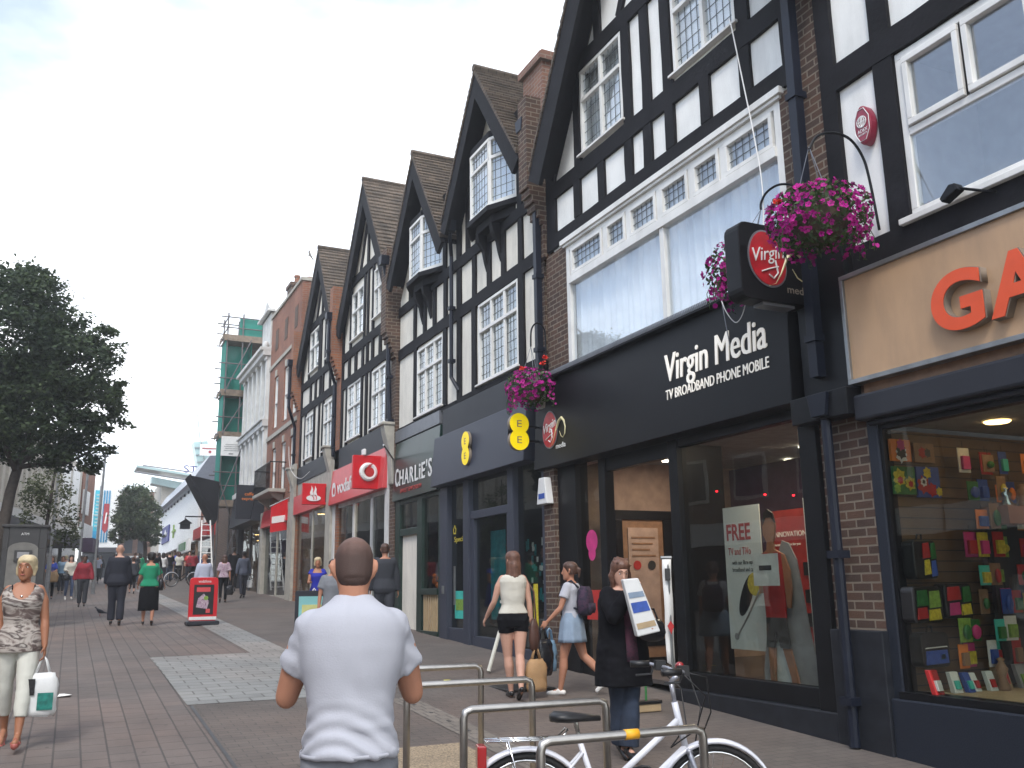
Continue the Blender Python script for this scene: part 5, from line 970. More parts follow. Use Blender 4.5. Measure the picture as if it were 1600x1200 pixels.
# ================================================================ distance and left-hand side
mat('white_panel', (.80, .81, .80), .5, var=.04, scale=2, dirt=.08); mat('metal_roof', (.22, .25, .30), .35, .5, var=.08); mat('brown_stone', (.22, .14, .09), .8, var=.15); mat('pale_render', (.50, .47, .41), .8, var=.08, dirt=.25); mat('blue_glass', (.0, .22, .42), .25, var=.35, scale=1.2); mat('cyan_glass', (.02, .42, .55), .25, var=.3, scale=2); mat('dark_red', (.32, .015, .02), .6)
mat('dark_glass', (.03, .035, .045), .12, var=.3, scale=1); mat('glass_tower', (.36, .50, .50), .2, var=.15, scale=1); mat('navy', (.03, .035, .20), .5); mat('awning', (.035, .035, .045), .7)
MA = thing('mall_building', (8, 68, gz(6, 60)), 'white windowless mall wing with grey sloping metal roof edge and shops beneath', 'building')
b = MB(); b.fb(57, 83, 2.95, 6.35, 6.6, 14); b.build('white_wall', 'white_panel', MA); b = MB(); b.prism([(6.35, 6.35), (6.15, 6.5), (7.0, 7.9), (12, 8.2), (12, 6.35)], 56.5, 84, ax=1); b.build('metal_roof', 'metal_roof', MA)
b = MB(); [b.fb(58+i*2.2, 58.12+i*2.2, 6.2, 6.5, 6.5, 6.6) for i in range(12)]; b.build('eaves_strut', 'awning', MA)
b = MB(); b.fb(57, 83, gz(6, 60)-.6, 2.95, 8.2, 8.4); b.build('shop_glazing', 'dark_glass', MA); b = MB(); [b.fb(58+i*3.2, 58.5+i*3.2, -.3, 2.95, 6.7, 7.2) for i in range(8)]; b.build('column', 'brown_stone', MA)
b = MB(); b.fb(74, 79.5, 3.75, 5.0, 6.5, 6.58); sg = b.build('blue_sign', 'navy', MA)
b = MB(); b.prism([(78.6, 4.2), (77.6, 4.2), (76.6, 4.75), (75.6, 4.2), (74.8, 4.5), (76.4, 4.35)], 6.47, 6.5); b.build('white_emblem', 'letter_plain', sg)
b = MB(); b.fb(69.6, 71.6, 4.2, 4.36, 6.5, 6.58); b.fb(70.5, 70.7, 3.8, 4.75, 6.49, 6.57); b.build('green_cross', 'lime', MA); b = MB(); b.fb(58, 64, 2.35, 3.1, 6.2, 6.4); b.build('lit_sign', 'white_panel', MA); b = MB(); b.fb(59, 62.5, 2.5, 2.95, 6.15, 6.2); b.build('sign_panel', 'green', MA)
# brick fronts between scaffolding and mall
mb_ = thing('brick_building', (8, 53, gz(6, 53)), 'orange brick shop front with a bright red fascia beyond the scaffolding', 'building')
b = MB(); b.fb(50, 56.6, -1, 5.6, 6.7, 13); b.build('brick_wall', 'orange_brick', mb_); b = MB(); b.fb(50.2, 56.4, 2.9, 3.5, 6.3, 6.7); b.build('red_fascia', 'red', mb_); b = MB(); b.fb(50.4, 56.2, -.5, 2.9, 6.6, 6.7); b.build('shop_glazing', 'dark_glass', mb_); b = MB(); b.fb(51, 52, 3.8, 5, 6.66, 6.7); b.fb(54, 55, 3.8, 5, 6.66, 6.7); b.build('window', 'white_frame', mb_)
# centre entrance structure with lettering
NC = thing('mall_entrance', (8.5, 90, 2), 'glazed mall entrance with slanting canopy, mast and lettering starting ST NIC on top', 'building')
b = MB(); b.box(7.2, 17, 92, 100, 1, 10.2); b.build('pale_wall', 'pale_render', NC); b = MB(); b.prism([(6.2, 9.9), (9.9, 9.2), (10, 9.9), (6.2, 10.5)], 91, 93, ax=1); b.prism([(4.8, 11.2), (11, 10.4), (11, 10.6), (4.8, 11.4)], 90, 94, ax=1); b.build('canopy', 'glass_tower', NC)
b = MB(); b.tube([(4.8, 90, 10.8), (11, 90, 10.0)], .06, 5); b.tube([(5.3, 90, 11.4), (11, 90, 10.8)], .06, 5); b.build('canopy_rib', 'grey_metal', NC)
b = MB(); b.prism([(10.9, 10.6), (12.2, 10.4), (11.35, 14.6), (10.05, 14.4)], 94, 96, ax=1); tw = b.build('glass_tower', 'glass_tower', NC); b = MB(); b.tube([(10.8, 95, 14.4), (10.35, 95, 17.4)], .04, 5); [b.bar((10.15+.14*i, 93.95, 13.8-.7*i), (11.45+.14*i, 93.95, 14.0-.7*i), .08, .1) for i in range(5)]; b.bar((10.75, 93.95, 14.4), (11.6, 93.95, 10.5), .08, .08); b.build('mast', 'grey_metal', tw)
b = MB(); b.box(10.5, 12.5, 92.4, 92.6, 12.9, 14.0); bs = b.build('banner', 'white_panel', NC)
b = MB(); b.box(10.7, 12.3, 92.36, 92.39, 13.55, 13.65); b.box(11.3, 11.55, 92.36, 92.39, 13.15, 13.4); b.build('red_print', 'dark_red', bs)
text('ST NICHOLAS', 1.0, 'lettering', 'navy', NC, (8.9, 90, 10.9), (1, 0, -.06), UZ, .05, fit=7.2)
# far tall building with blue glass front and banners
FB_ = thing('far_building', (2.5, 100, 2), 'white far building with tall blue glazed panels and a red hanging banner', 'building')
b = MB(); b.box(.7, 4.1, 100, 112, 1.5, 10.9); b.box(.9, 3.9, 101, 111, 10.9, 11.8); b.box(1.6, 2.4, 102, 104, 11.8, 12.6); b.build('white_wall', 'white_panel', FB_)
b = MB(); b.box(1.72, 2.35, 99.9, 99.99, 4.9, 10.0); b.build('blue_glazing', 'cyan_glass', FB_); b = MB(); [b.box(2.5+i*.24, 2.62+i*.24, 99.9, 99.99, 4.9, 10.0) for i in range(3)]; b.box(1.72, 2.35, 99.85, 99.895, 4.9, 6.0); b.build('blue_strip', 'blue_glass', FB_)
b = MB(); [b.box(1.85, 2.2, 99.85, 99.89, 6.4+i*.34, 6.55+i*.34) for i in range(10)]; b.box(1.7, 3.2, 99.84, 99.9, 7.5, 7.62); b.build('glazing_print', 'glass_tower', FB_)
b = MB(); b.box(1.0, 4.1, 98.6, 100, 3.9, 4.35); b.build('canopy', 'awning', FB_); b = MB(); b.box(1.0, 4.0, 99.95, 99.99, 1.5, 3.9); b.build('shop_glazing', 'dark_glass', FB_)
BN = thing('banner', (2.6, 90, 6), 'long dark red banner with white script hanging in front of the blue glazing', 'banner'); b = MB(); b.prism([(2.35, 5.7), (2.62, 5.3), (2.85, 5.7), (2.85, 8.0), (2.4, 8.0)], 92, 92.05, ax=1); b.build('cloth', 'dark_red', BN); b = MB(); b.prism([(2.5, 6.2), (2.62, 6.2), (2.72, 7.2), (2.6, 7.2)], 91.95, 91.99, ax=1); b.build('white_script', 'letter_plain', BN); b = MB(); b.tube([(2.0, 92, 1.6), (2.0, 92, 9.6)], .06, 6); b.build('pole', 'grey_metal', BN)
BR = thing('far_building', (7.5, 104, 2), 'brown brick building standing behind the far street tree', 'building')
b = MB(); b.box(4.6, 8.8, 104, 112, 1.5, 9.4); b.box(4.4, 9.0, 103.8, 112, 9.4, 10.4); b.build('brick_wall', 'brown_brick', BR); b = MB(); [b.box(4.9+i*1.3, 5.7+i*1.3, 103.93, 103.99, 6.6, 8.2) for i in range(3)]; [b.box(4.9+i*1.3, 5.7+i*1.3, 103.93, 103.99, 4.0, 5.6) for i in range(3)]; b.build('window', 'dark_glass', BR)
b = MB(); b.box(4.6, 8.8, 103, 104, 3.3, 3.7); b.build('canopy', 'white_panel', BR)
# left-hand row following an oblique line
LA, LB = Vector((-2.85, 40)), Vector((.22, 59)); ld_ = (LB-LA).normalized(); ln_ = Vector((-ld_.y, ld_.x))   # outward to the left
def lrow(par, s0, s1, d0, d1, z0, z1, name, m_, **k):
    P = [LA+ld_*s0+ln_*d0, LA+ld_*s1+ln_*d0, LA+ld_*s1+ln_*d1, LA+ld_*s0+ln_*d1]; b = MB(); b.prism([(p.x, p.y) for p in P], z0, z1, ax=2); return b.build(name, m_, par, **k)
LW_ = thing('mall_building', (-3, 50, 0), 'large pale fluted store building on the left behind the tree', 'building')
lrow(LW_, -12, 19.4, 0, 10, 3.35, 7.3, 'upper_wall', 'pale_render'); lrow(LW_, -12, 19.6, -.25, 0, 3.1, 3.45, 'cornice', 'white_stone'); lrow(LW_, -12, 19.4, .9, 1.1, -1, 3.1, 'shop_glazing', 'dark_glass'); lrow(LW_, -12, 19.5, -.3, 1.0, 2.55, 3.1, 'canopy', 'awning')
b = MB()
for i in range(24):
    s_ = -11.5+i*1.0; P = [LA+ld_*s_+ln_*-.12, LA+ld_*(s_+.42)+ln_*-.12, LA+ld_*(s_+.42)+ln_*0, LA+ld_*s_+ln_*0]; b.prism([(p.x, p.y) for p in P], 3.6, 7.1, ax=2)
b.build('fluting', 'pale_render', LW_)
for s_ in (13.3, 16.2): lrow(LW_, s_, s_+2.2, -.05, 0, 3.9, 6.9, 'white_bay', 'white_panel')
emis('lamp_dim', (1, .72, .32), 1.6)
lrow(LW_, 13.5, 14.6, .7, .8, .6, 1.6, 'lit_display', 'lamp_dim'); lrow(LW_, 9.5, 10.1, .7, .8, .6, 1.4, 'lit_display', 'lamp_dim')
L2 = thing('brick_building', (0, 65, 1), 'dark red brick building beyond the pale store on the left', 'building')
lrow(L2, 19.8, 24.3, .0, 8, 4.1, 7.4, 'brick_wall', 'red_brick'); lrow(L2, 19.8, 24.3, -.1, 0, 3.3, 4.1, 'white_band', 'white_panel'); lrow(L2, 19.8, 24.3, .8, 1.0, 0, 3.3, 'shop_glazing', 'dark_glass'); lrow(L2, 19.9, 22, -.12, -.02, 4.6, 6.0, 'window', 'white_panel')
lrow(L2, 20.5, 23, -.7, -.1, 2.4, 3.2, 'purple_sign', 'purple_wall')
# opposite side of the street (seen in the window reflections)
LAB = ['brown brick building across the street with white sash windows', 'low brown brick building across the street with a tan shop fascia', 'tall brown stone building across the street with a flat parapet', 'brown stone building across the street nearest the pale store']
for i, (s0, s1, h, m_) in enumerate(((-62, -48, 6.2, 'brown_brick'), (-47.9, -36, 4.6, 'brown_brick'), (-35.9, -24, 6.2, 'brown_stone'), (-23.9, -12.1, 5.2, 'brown_stone'))):
    o = thing('opposite_building', (-9, s0, -2), LAB[i], 'building'); lrow(o, s0, s1, 0, 9, 1.8, h, 'upper_wall', m_); lrow(o, s0, s1, .1, 9, -3.5, 1.8, 'shop_front', 'dark_glass'); lrow(o, s0, s1, -.25, 0, h, h+.3, 'cornice', 'stone'); lrow(o, s0, s1, -.2, 0, 1.2, 1.9, 'fascia', random.choice(['tan_panel', 'grey_panel', 'white_panel']))
    n = int((s1-s0)/2.4)
    for k in range(n):
        for z in ((2.6, 4.0),)+(((4.7, 6.0),) if h > 6.4 else ()): f_ = lrow(o, s0+.8+k*2.4, s0+2.0+k*2.4, -.06, 0, z[0], z[1], 'window', 'white_frame'); lrow(f_, s0+.9+k*2.4, s0+1.9+k*2.4, -.08, -.061, z[0]+.1, z[1]-.1, 'pane', 'dark_glass')
# ---------------------------------------------------------------- trees
def leaf_mat(name, c1, c2, c3, trans=.25):
    m, N, L, b = _new(name); g = N.new('ShaderNodeNewGeometry'); oi = N.new('ShaderNodeObjectInfo')
    n = N.new('ShaderNodeTexNoise'); n.inputs['Scale'].default_value = .9; n.inputs['Detail'].default_value = 3; L.new(g.outputs['Position'], n.inputs[0])
    a = N.new('ShaderNodeMath'); a.operation = 'MULTIPLY_ADD'; a.inputs[1].default_value = .5; L.new(g.outputs['Random Per Island'], a.inputs[0]); m2 = N.new('ShaderNodeMath'); m2.operation = 'MULTIPLY_ADD'; m2.inputs[1].default_value = 1.0; m2.inputs[2].default_value = -.25; L.new(n.outputs[0], m2.inputs[0]); L.new(m2.outputs[0], a.inputs[2])
    r = N.new('ShaderNodeValToRGB'); r.color_ramp.elements.new(.5)
    for e, c, p in zip(r.color_ramp.elements, (c1, c2, c3), (.15, .5, .85)): e.color = c+(1,); e.position = p
    L.new(a.outputs[0], r.inputs[0]); L.new(r.outputs[0], b.inputs['Base Color']); b.inputs['Roughness'].default_value = .65; b.inputs['Specular IOR Level'].default_value = .25
    if trans:
        t = N.new('ShaderNodeBsdfTranslucent'); L.new(r.outputs[0], t.inputs[0]); mx = N.new('ShaderNodeMixShader'); mx.inputs[0].default_value = trans; L.new(b.outputs[0], mx.inputs[1]); L.new(t.outputs[0], mx.inputs[2]); L.new(mx.outputs[0], N['Material Output'].inputs[0])
    return m
leaf_mat('dark_leaves', (.018, .032, .020), (.038, .060, .030), (.075, .105, .046), .25); leaf_mat('pale_leaves', (.05, .065, .035), (.09, .11, .055), (.14, .16, .08)); leaf_mat('street_leaves', (.04, .06, .03), (.07, .10, .05), (.12, .15, .07), .25)
mat('bark', (.055, .045, .038), .9, var=.3, scale=12, bump=.5, bscale=30)
def crown(lobes, n, size, seed=1, droop=.0, twig=.0):
    R = random.Random(seed); b = MB(); W = [l[1][0]*l[1][1]*l[1][2] for l in lobes]; tot = sum(W)
    for (c, r), wt in zip(lobes, W):
        k = int(n*wt/tot); clumps = []
        for _ in range(max(6, k//38)):
            while True:
                v = Vector((R.uniform(-1, 1), R.uniform(-1, 1), R.uniform(-1, 1)))
                if .05 < v.length <= 1: break
            v = v.normalized()*v.length**.45
            clumps.append(Vector((c[0]+v.x*r[0], c[1]+v.y*r[1], c[2]+v.z*r[2])))
        for cp in clumps:
            cr = R.uniform(.13, .30)*min(r)*.9+.08; flat = R.uniform(.45, .9)
            for _ in range(38):
                d = Vector((R.gauss(0, 1), R.gauss(0, 1), R.gauss(0, 1))); p = cp+Vector((d.x*cr*.6, d.y*cr*.6, d.z*cr*.5*flat-droop*abs(R.gauss(0, 1))))
                s_ = size*R.uniform(.6, 1.3); u = Vector((R.uniform(-1, 1), R.uniform(-1, 1), R.uniform(-.7, .4))).normalized(); v_ = u.cross(Vector((R.uniform(-1, 1), R.uniform(-1, 1), R.uniform(-1, 1)))).normalized()
                k0 = len(b.v); b.v += [tuple(p-u*s_), tuple(p+v_*s_*.55), tuple(p+u*s_), tuple(p-v_*s_*.55)]; b.f.append((k0, k0+1, k0+2, k0+3))
    return b
TR = thing('street_tree', (-1.6, 25, gz(-1.6, 25)), 'large dark leafy maple-like street tree at the left edge of the picture', 'tree')
b = MB(); b.tube([(-1.62, 24.9, gz(-1.6, 25)-.1), (-1.55, 24.9, .9), (-1.43, 25, 2.4), (-1.28, 25.1, 3.3)], [.17, .14, .12, .10], 10)
br = [((-1.28, 25.1, 3.2), (-1.15, 25.1, 3.7), (-.9, 25, 4.6), (-.5, 25, 5.6), (-.2, 25, 6.5)), ((-1.36, 25, 2.9), (-1.7, 24.9, 3.6), (-2.1, 24.8, 4.8), (-2.3, 24.8, 6.4)), ((-1.3, 25, 3.15), (-.8, 25.2, 3.5), (-.2, 25.3, 3.7), (.4, 25.4, 4.3)), ((-1.3, 25, 3.1), (-1.0, 25.4, 3.4), (-.6, 25.8, 4.2)), ((-1.34, 25, 3.0), (-.7, 25.1, 3.12), (-.2, 25.1, 3.2), (.3, 25, 3.5)), ((-1.15, 25.1, 3.7), (-1.3, 25, 5), (-1.2, 25, 7)), ((-.5, 25, 5.6), (0, 25, 5.9), (.5, 25, 6.1))]
for p in br: b.tube(p, [.07, .055, .04, .03, .02][:len(p)], 7)
b.build('trunk', 'bark', TR, smooth=True)
lob = [((-2.0, 25, 6.3), (1.5, 1.6, 1.6)), ((-1.35, 25, 7.25), (.62, .9, .80)), ((-.75, 25, 6.35), (.55, .8, .6)), ((-.45, 25, 5.5), (1.05, 1.3, 1.0)), ((.30, 25, 6.2), (.50, .7, .50)), ((-.1, 25, 6.5), (.42, .6, .4)), ((.55, 25, 5.75), (.30, .5, .25)), ((.05, 25, 4.65), (.80, 1.0, .62)), ((.62, 25, 4.75), (.36, .6, .42)), ((-1.3, 25, 4.9), (1.1, 1.3, .8)), ((-.4, 24.8, 3.95), (.95, 1.0, .48)), ((-2.3, 25, 4.4), (1.0, 1.3, 1.0)), ((.72, 25, 4.0), (.36, .5, .42)), ((.42, 25, 3.45), (.45, .6, .25)), ((-.2, 25, 3.25), (.65, .8, .30)), ((-1.0, 25, 3.6), (1.0, 1.2, .55)), ((-.1, 25, 3.05), (.55, .6, .2)), ((-1.9, 25, 3.9), (.8, 1, .6)), ((.8, 25, 5.15), (.16, .3, .12))]
crown(lob, 60000, .060, 3).build('crown', 'dark_leaves', TR)
WT = thing('young_tree', (-.9, 27, gz(-.9, 27)), 'slender pale drooping young tree behind the kiosk under the big dark tree', 'tree'); b = MB(); b.tube([(-.75, 30, gz(-.7, 30)-.1), (-.7, 30, 2), (-.6, 30, 3.8)], [.06, .05, .03], 7); b.build('trunk', 'bark', WT)
b = crown([((-.7, 30, 3.1), (.7, .6, .55)), ((-1.1, 30, 2.6), (.4, .5, .5)), ((-.35, 30, 2.45), (.45, .4, .5)), ((-.6, 30, 1.9), (.75, .5, .22)), ((-.1, 30, 1.75), (.35, .4, .2))], 2600, .05, 8, .15); b.build('crown', 'pale_leaves', WT)
FT = thing('street_tree', (4.0, 62, gz(4, 62)), 'round green street tree in the middle of the far street', 'tree'); b = MB(); b.tube([(4.2, 62, gz(4, 62)), (4.15, 62, 2.8), (3.8, 62, 4.5)], [.15, .12, .06], 8); b.build('trunk', 'bark', FT)
crown([((3.35, 62, 5.5), (.95, 1, 1.1)), ((3.3, 62, 4.3), (1.15, 1.2, 1.0)), ((4.1, 62, 4.6), (.85, 1, 1.0)), ((4.2, 62, 3.7), (.85, 1, .6)), ((2.6, 62, 3.8), (.55, .8, .8)), ((4.5, 62, 3.3), (.45, .7, .45)), ((2.9, 62, 5.2), (.5, .7, .6)), ((3.4, 62, 6.2), (.5, .6, .4))], 15000, .085, 5).build('crown', 'street_leaves', FT)
# lamp columns and flag poles
mat('column_grey', (.25, .26, .27), .5, .4)
for i, (x, y, z1, lb) in enumerate(((-.72, 40, 5.6, 'grey lamp column nearest the dark kiosk'), (.33, 42, 6.2, 'grey lamp column left of the man in the dark red shirt'), (1.0, 45, 6.0, 'slim grey column in front of the blue glazed building'))):
    o = thing('lamp_column', (x, y, gz(x, y)), lb, 'lamp column', 'grey lamp columns along the street'); b = MB(); b.tube([(x, y, gz(x, y)), (x, y, 1.4)], .085, 8); b.tube([(x, y, 1.4), (x+.05, y, z1)], .05, 8); b.build('column', 'column_grey', o); b = MB(); b.ball((x+.05, y, z1+.05), (.16, .16, .07), 10, 6); b.build('lantern', 'column_grey', o)
LT = thing('wall_lantern', (6, 55, 4), 'dark bracket lantern hanging from the orange brick shop front', 'lantern'); b = MB(); b.box(5.4, 5.9, 54.4, 54.9, 3.45, 3.75); b.prism([(5.3, 3.75), (6.0, 3.75), (5.65, 4.0)], 54.3, 55, ax=1); b.tube([(5.65, 54.7, 4.0), (5.65, 54.7, 4.15), (6.7, 54.7, 4.15)], .04, 6); b.build('lantern_body', 'black_paint', LT)
# kiosk
mat('kiosk_dark', (.035, .034, .034), .5, var=.1); mat('kiosk_grey', (.16, .155, .14), .6)
zk = gz(-1, 24); KI = thing('kiosk', (-1.0, 24, zk), 'dark free-standing cash machine kiosk with an arched recess', 'kiosk')
b = MB(); wall_poly(b, [(-1.42, zk), (-.52, zk), (-.52, 1.5), (-1.42, 1.5)], [(-1.3, -.68, .15, 1.02)], 23.9, 24.0); b.v = [(v[1], v[0], v[2]) for v in b.v]; b.box(-1.42, -.52, 24.05, 24.6, zk, 1.5)
for i in range(9):
    a0, a1 = math.pi*i/9, math.pi*(i+1)/9; f_ = lambda a: (-.99+.31*math.cos(a), 1.02+.2*math.sin(a)); p, q = f_(a0), f_(a1)
b.box(-1.46, -.48, 23.86, 24.62, 1.5, 1.56); b.build('housing', 'kiosk_dark', KI, bevel=.01)
b = MB(); ar = [(-.68, .15)]+[(-.99+.31*math.cos(math.pi*i/12), 1.0+.16*math.sin(math.pi*i/12)) for i in range(13)]+[(-1.3, .15)]; b.prism(ar, 23.885, 23.895, ax=1); b.build('recess', 'kiosk_grey', KI); b = MB(); b.box(-1.16, -.8, 23.86, 23.88, .72, .98); b.build('screen_surround', 'kiosk_dark', KI); b = MB(); b.box(-1.10, -.86, 23.85, 23.859, .80, .94); b.build('screen', 'grey_wall', KI)
text('ATM', .08, 'lettering', 'letter_plain', KI, (-1.06, 23.895, 1.32), (1, 0, 0), UZ, .001, fit=.16)

# ================================================================ people
mat('skin', (.42, .20, .125), .55, var=.08, scale=5, spec=.35); mat('skin_pale', (.52, .30, .22), .55, var=.07, scale=5, spec=.35); mat('skin_dark', (.11, .055, .035), .55, var=.08); mat('skin_tan', (.33, .145, .08), .5, var=.08, spec=.4)
mat('hair_blond', (.50, .41, .25), .5, var=.22, scale=20, bump=.4, bscale=60); mat('hair_brown', (.075, .038, .026), .5, var=.3, scale=25, bump=.4, bscale=60); mat('hair_dark', (.014, .011, .010), .5, var=.3, scale=20); mat('hair_auburn', (.12, .055, .035), .5, var=.35, scale=22, bump=.4, bscale=60); mat('stubble', (.085, .045, .034), .8, var=.55, scale=14, bump=.2, bscale=200); mat('hair_grey', (.35, .33, .31), .7)
mat('eye_white', (.7, .68, .65), .3); mat('eye_dark', (.02, .015, .012), .2); mat('lips', (.36, .10, .08), .45)
mat('white_cotton', (.40, .41, .455), .92, var=.04, scale=3, bump=.15, bscale=160); mat('grey_jersey', (.17, .18, .20), .9, var=.12, scale=14, bump=.2, bscale=180); mat('offwhite_knit', (.56, .54, .47), .95, var=.06, scale=8, bump=.4, bscale=110); mat('navy_cloth', (.010, .012, .022), .85, var=.2); mat('black_cloth', (.005, .005, .007), .9, spec=.15, var=.25, scale=9); mat('charcoal_suit', (.030, .033, .042), .85, var=.12); mat('grey_suit', (.06, .07, .10), .85, var=.1); mat('pale_denim', (.22, .29, .38), .9, var=.15, scale=9); mat('denim', (.018, .028, .05), .9, var=.35, scale=9); mat('jeans_blue', (.06, .09, .17), .9, var=.25); mat('cream_cotton', (.56, .56, .50), .9, var=.05, scale=8, bump=.15, bscale=60)
mat('red_shirt', (.24, .012, .025), .85, var=.1); mat('green_knit', (.008, .22, .11), .9, var=.08); mat('blue_top', (.02, .05, .32), .85); mat('royal_dress', (.012, .02, .30), .8, var=.1); mat('pale_shirt', (.42, .45, .55), .9, var=.05); mat('tan_leather', (.30, .19, .09), .6, var=.12); mat('brown_leather', (.07, .03, .02), .5); mat('white_leather', (.62, .60, .54), .5); mat('shoe_black', (.01, .01, .01), .3); mat('shoe_white', (.68, .67, .64), .5); mat('kraft', (.38, .23, .11), .75, var=.12, scale=6); mat('poly_white', (.66, .67, .66), .35, var=.06); mat('poly_black', (.012, .012, .015), .22, var=.2); mat('poly_blue', (.20, .33, .45), .35); mat('teal_print', (.01, .16, .13), .4, var=.4, scale=25)
fabric_pattern('animal_print', [(.03, .022, .02), (.13, .095, .085), (.42, .38, .34), (.08, .06, .055), (.46, .43, .39)], 4.2, 1.2, (1, 1, 2.2)); fabric_pattern('galaxy_print', [(.006, .006, .014), (.016, .012, .03), (.05, .022, .05), (.009, .008, .02)], 11, 1.5, (1, 1, 1)); fabric_pattern('purple_print', [(.16, .08, .13), (.34, .22, .30), (.5, .42, .46), (.2, .1, .18)], 30, 1, (1, 1, 1)); fabric_pattern('plum_print', [(.015, .008, .014), (.06, .012, .03), (.02, .01, .02)], 22, 1, (1, 1, 1))
m, N_, L_, b_ = _new('cropped_hair')      # close-cropped hair: dark round the back and sides, thinning on the crown
t_ = N_.new('ShaderNodeTexCoord'); s_ = N_.new('ShaderNodeSeparateXYZ'); L_.new(t_.outputs['Object'], s_.inputs[0]); n_ = N_.new('ShaderNodeTexNoise'); n_.inputs['Scale'].default_value = 28; n_.inputs['Detail'].default_value = 6; L_.new(t_.outputs['Object'], n_.inputs[0])
a_ = N_.new('ShaderNodeMath'); a_.operation = 'MULTIPLY_ADD'; a_.inputs[1].default_value = .07; L_.new(n_.outputs[0], a_.inputs[0]); L_.new(s_.outputs[2], a_.inputs[2])
r_ = N_.new('ShaderNodeMapRange'); r_.inputs[1].default_value = 1.60; r_.inputs[2].default_value = 1.86; L_.new(a_.outputs[0], r_.inputs[0]); q_ = N_.new('ShaderNodeValToRGB'); q_.color_ramp.elements.new(.3); q_.color_ramp.elements.new(.62)
for e_, p_, c_ in zip(q_.color_ramp.elements, (0, .22, .6, 1), ((.16, .08, .055), (.050, .028, .022), (.062, .036, .029), (.17, .095, .075))): e_.position = p_; e_.color = c_+(1,)
L_.new(r_.outputs[0], q_.inputs[0]); L_.new(q_.outputs[0], b_.inputs['Base Color']); b_.inputs['Roughness'].default_value = .75
n2_ = N_.new('ShaderNodeTexNoise'); n2_.inputs['Scale'].default_value = 260; L_.new(t_.outputs['Object'], n2_.inputs[0]); p_ = N_.new('ShaderNodeBump'); p_.inputs['Strength'].default_value = .5; p_.inputs['Distance'].default_value = .003; L_.new(n2_.outputs[0], p_.inputs['Height']); L_.new(p_.outputs[0], b_.inputs['Normal'])
def remesh(mb, name, m_, parent, vox, smooth=6, label=None, fold=0, seed=0):
    me = bpy.data.meshes.new(name); me.from_pydata(mb.v, [], mb.f); me.update(); o = bpy.data.objects.new(name, me); TSC.collection.objects.link(o)
    r = o.modifiers.new('r', 'REMESH'); r.mode = 'VOXEL'; r.voxel_size = vox; r.use_smooth_shade = True
    s = o.modifiers.new('s', 'SMOOTH'); s.factor = .5; s.iterations = smooth
    dg = tdg(); m2 = bpy.data.meshes.new_from_object(o.evaluated_get(dg)); bpy.data.objects.remove(o); bpy.data.meshes.remove(me)
    if fold:
        R = Vector((seed*3.1, seed*1.7, 0))
        for v in m2.vertices:
            c = v.co; n = noise.noise(Vector((c.x*7, c.y*7, c.z*13))+R)+.6*noise.noise(Vector((c.x*16, c.y*16, c.z*22))+R)
            v.co += v.normal*n*fold
    m2.materials.clear(); m2.materials.append(MATS[m_]); m2.polygons.foreach_set('use_smooth', [True]*len(m2.polygons)); m2.name = name
    q = bpy.data.objects.new(name, m2); C.objects.link(q); q.parent = parent
    if label: q['label'] = label
    return q
def ell(z, rx, ry, cx=0, cy=0, n=22, sq=2.3, tilt=0):
    o = []
    for j in range(n):
        a = 2*math.pi*j/n; c, s_ = math.cos(a), math.sin(a)
        o.append((cx+rx*abs(c)**(2/sq)*(1 if c >= 0 else -1), cy+ry*abs(s_)**(2/sq)*(1 if s_ >= 0 else -1), z+tilt*c))
    return o
def limb(mb, pts, rs, n=12):
    mb.tube(pts, rs, n); mb.ball(pts[0], rs[0]*.98, 10, 8); mb.ball(pts[-1], rs[-1]*.98, 10, 8)
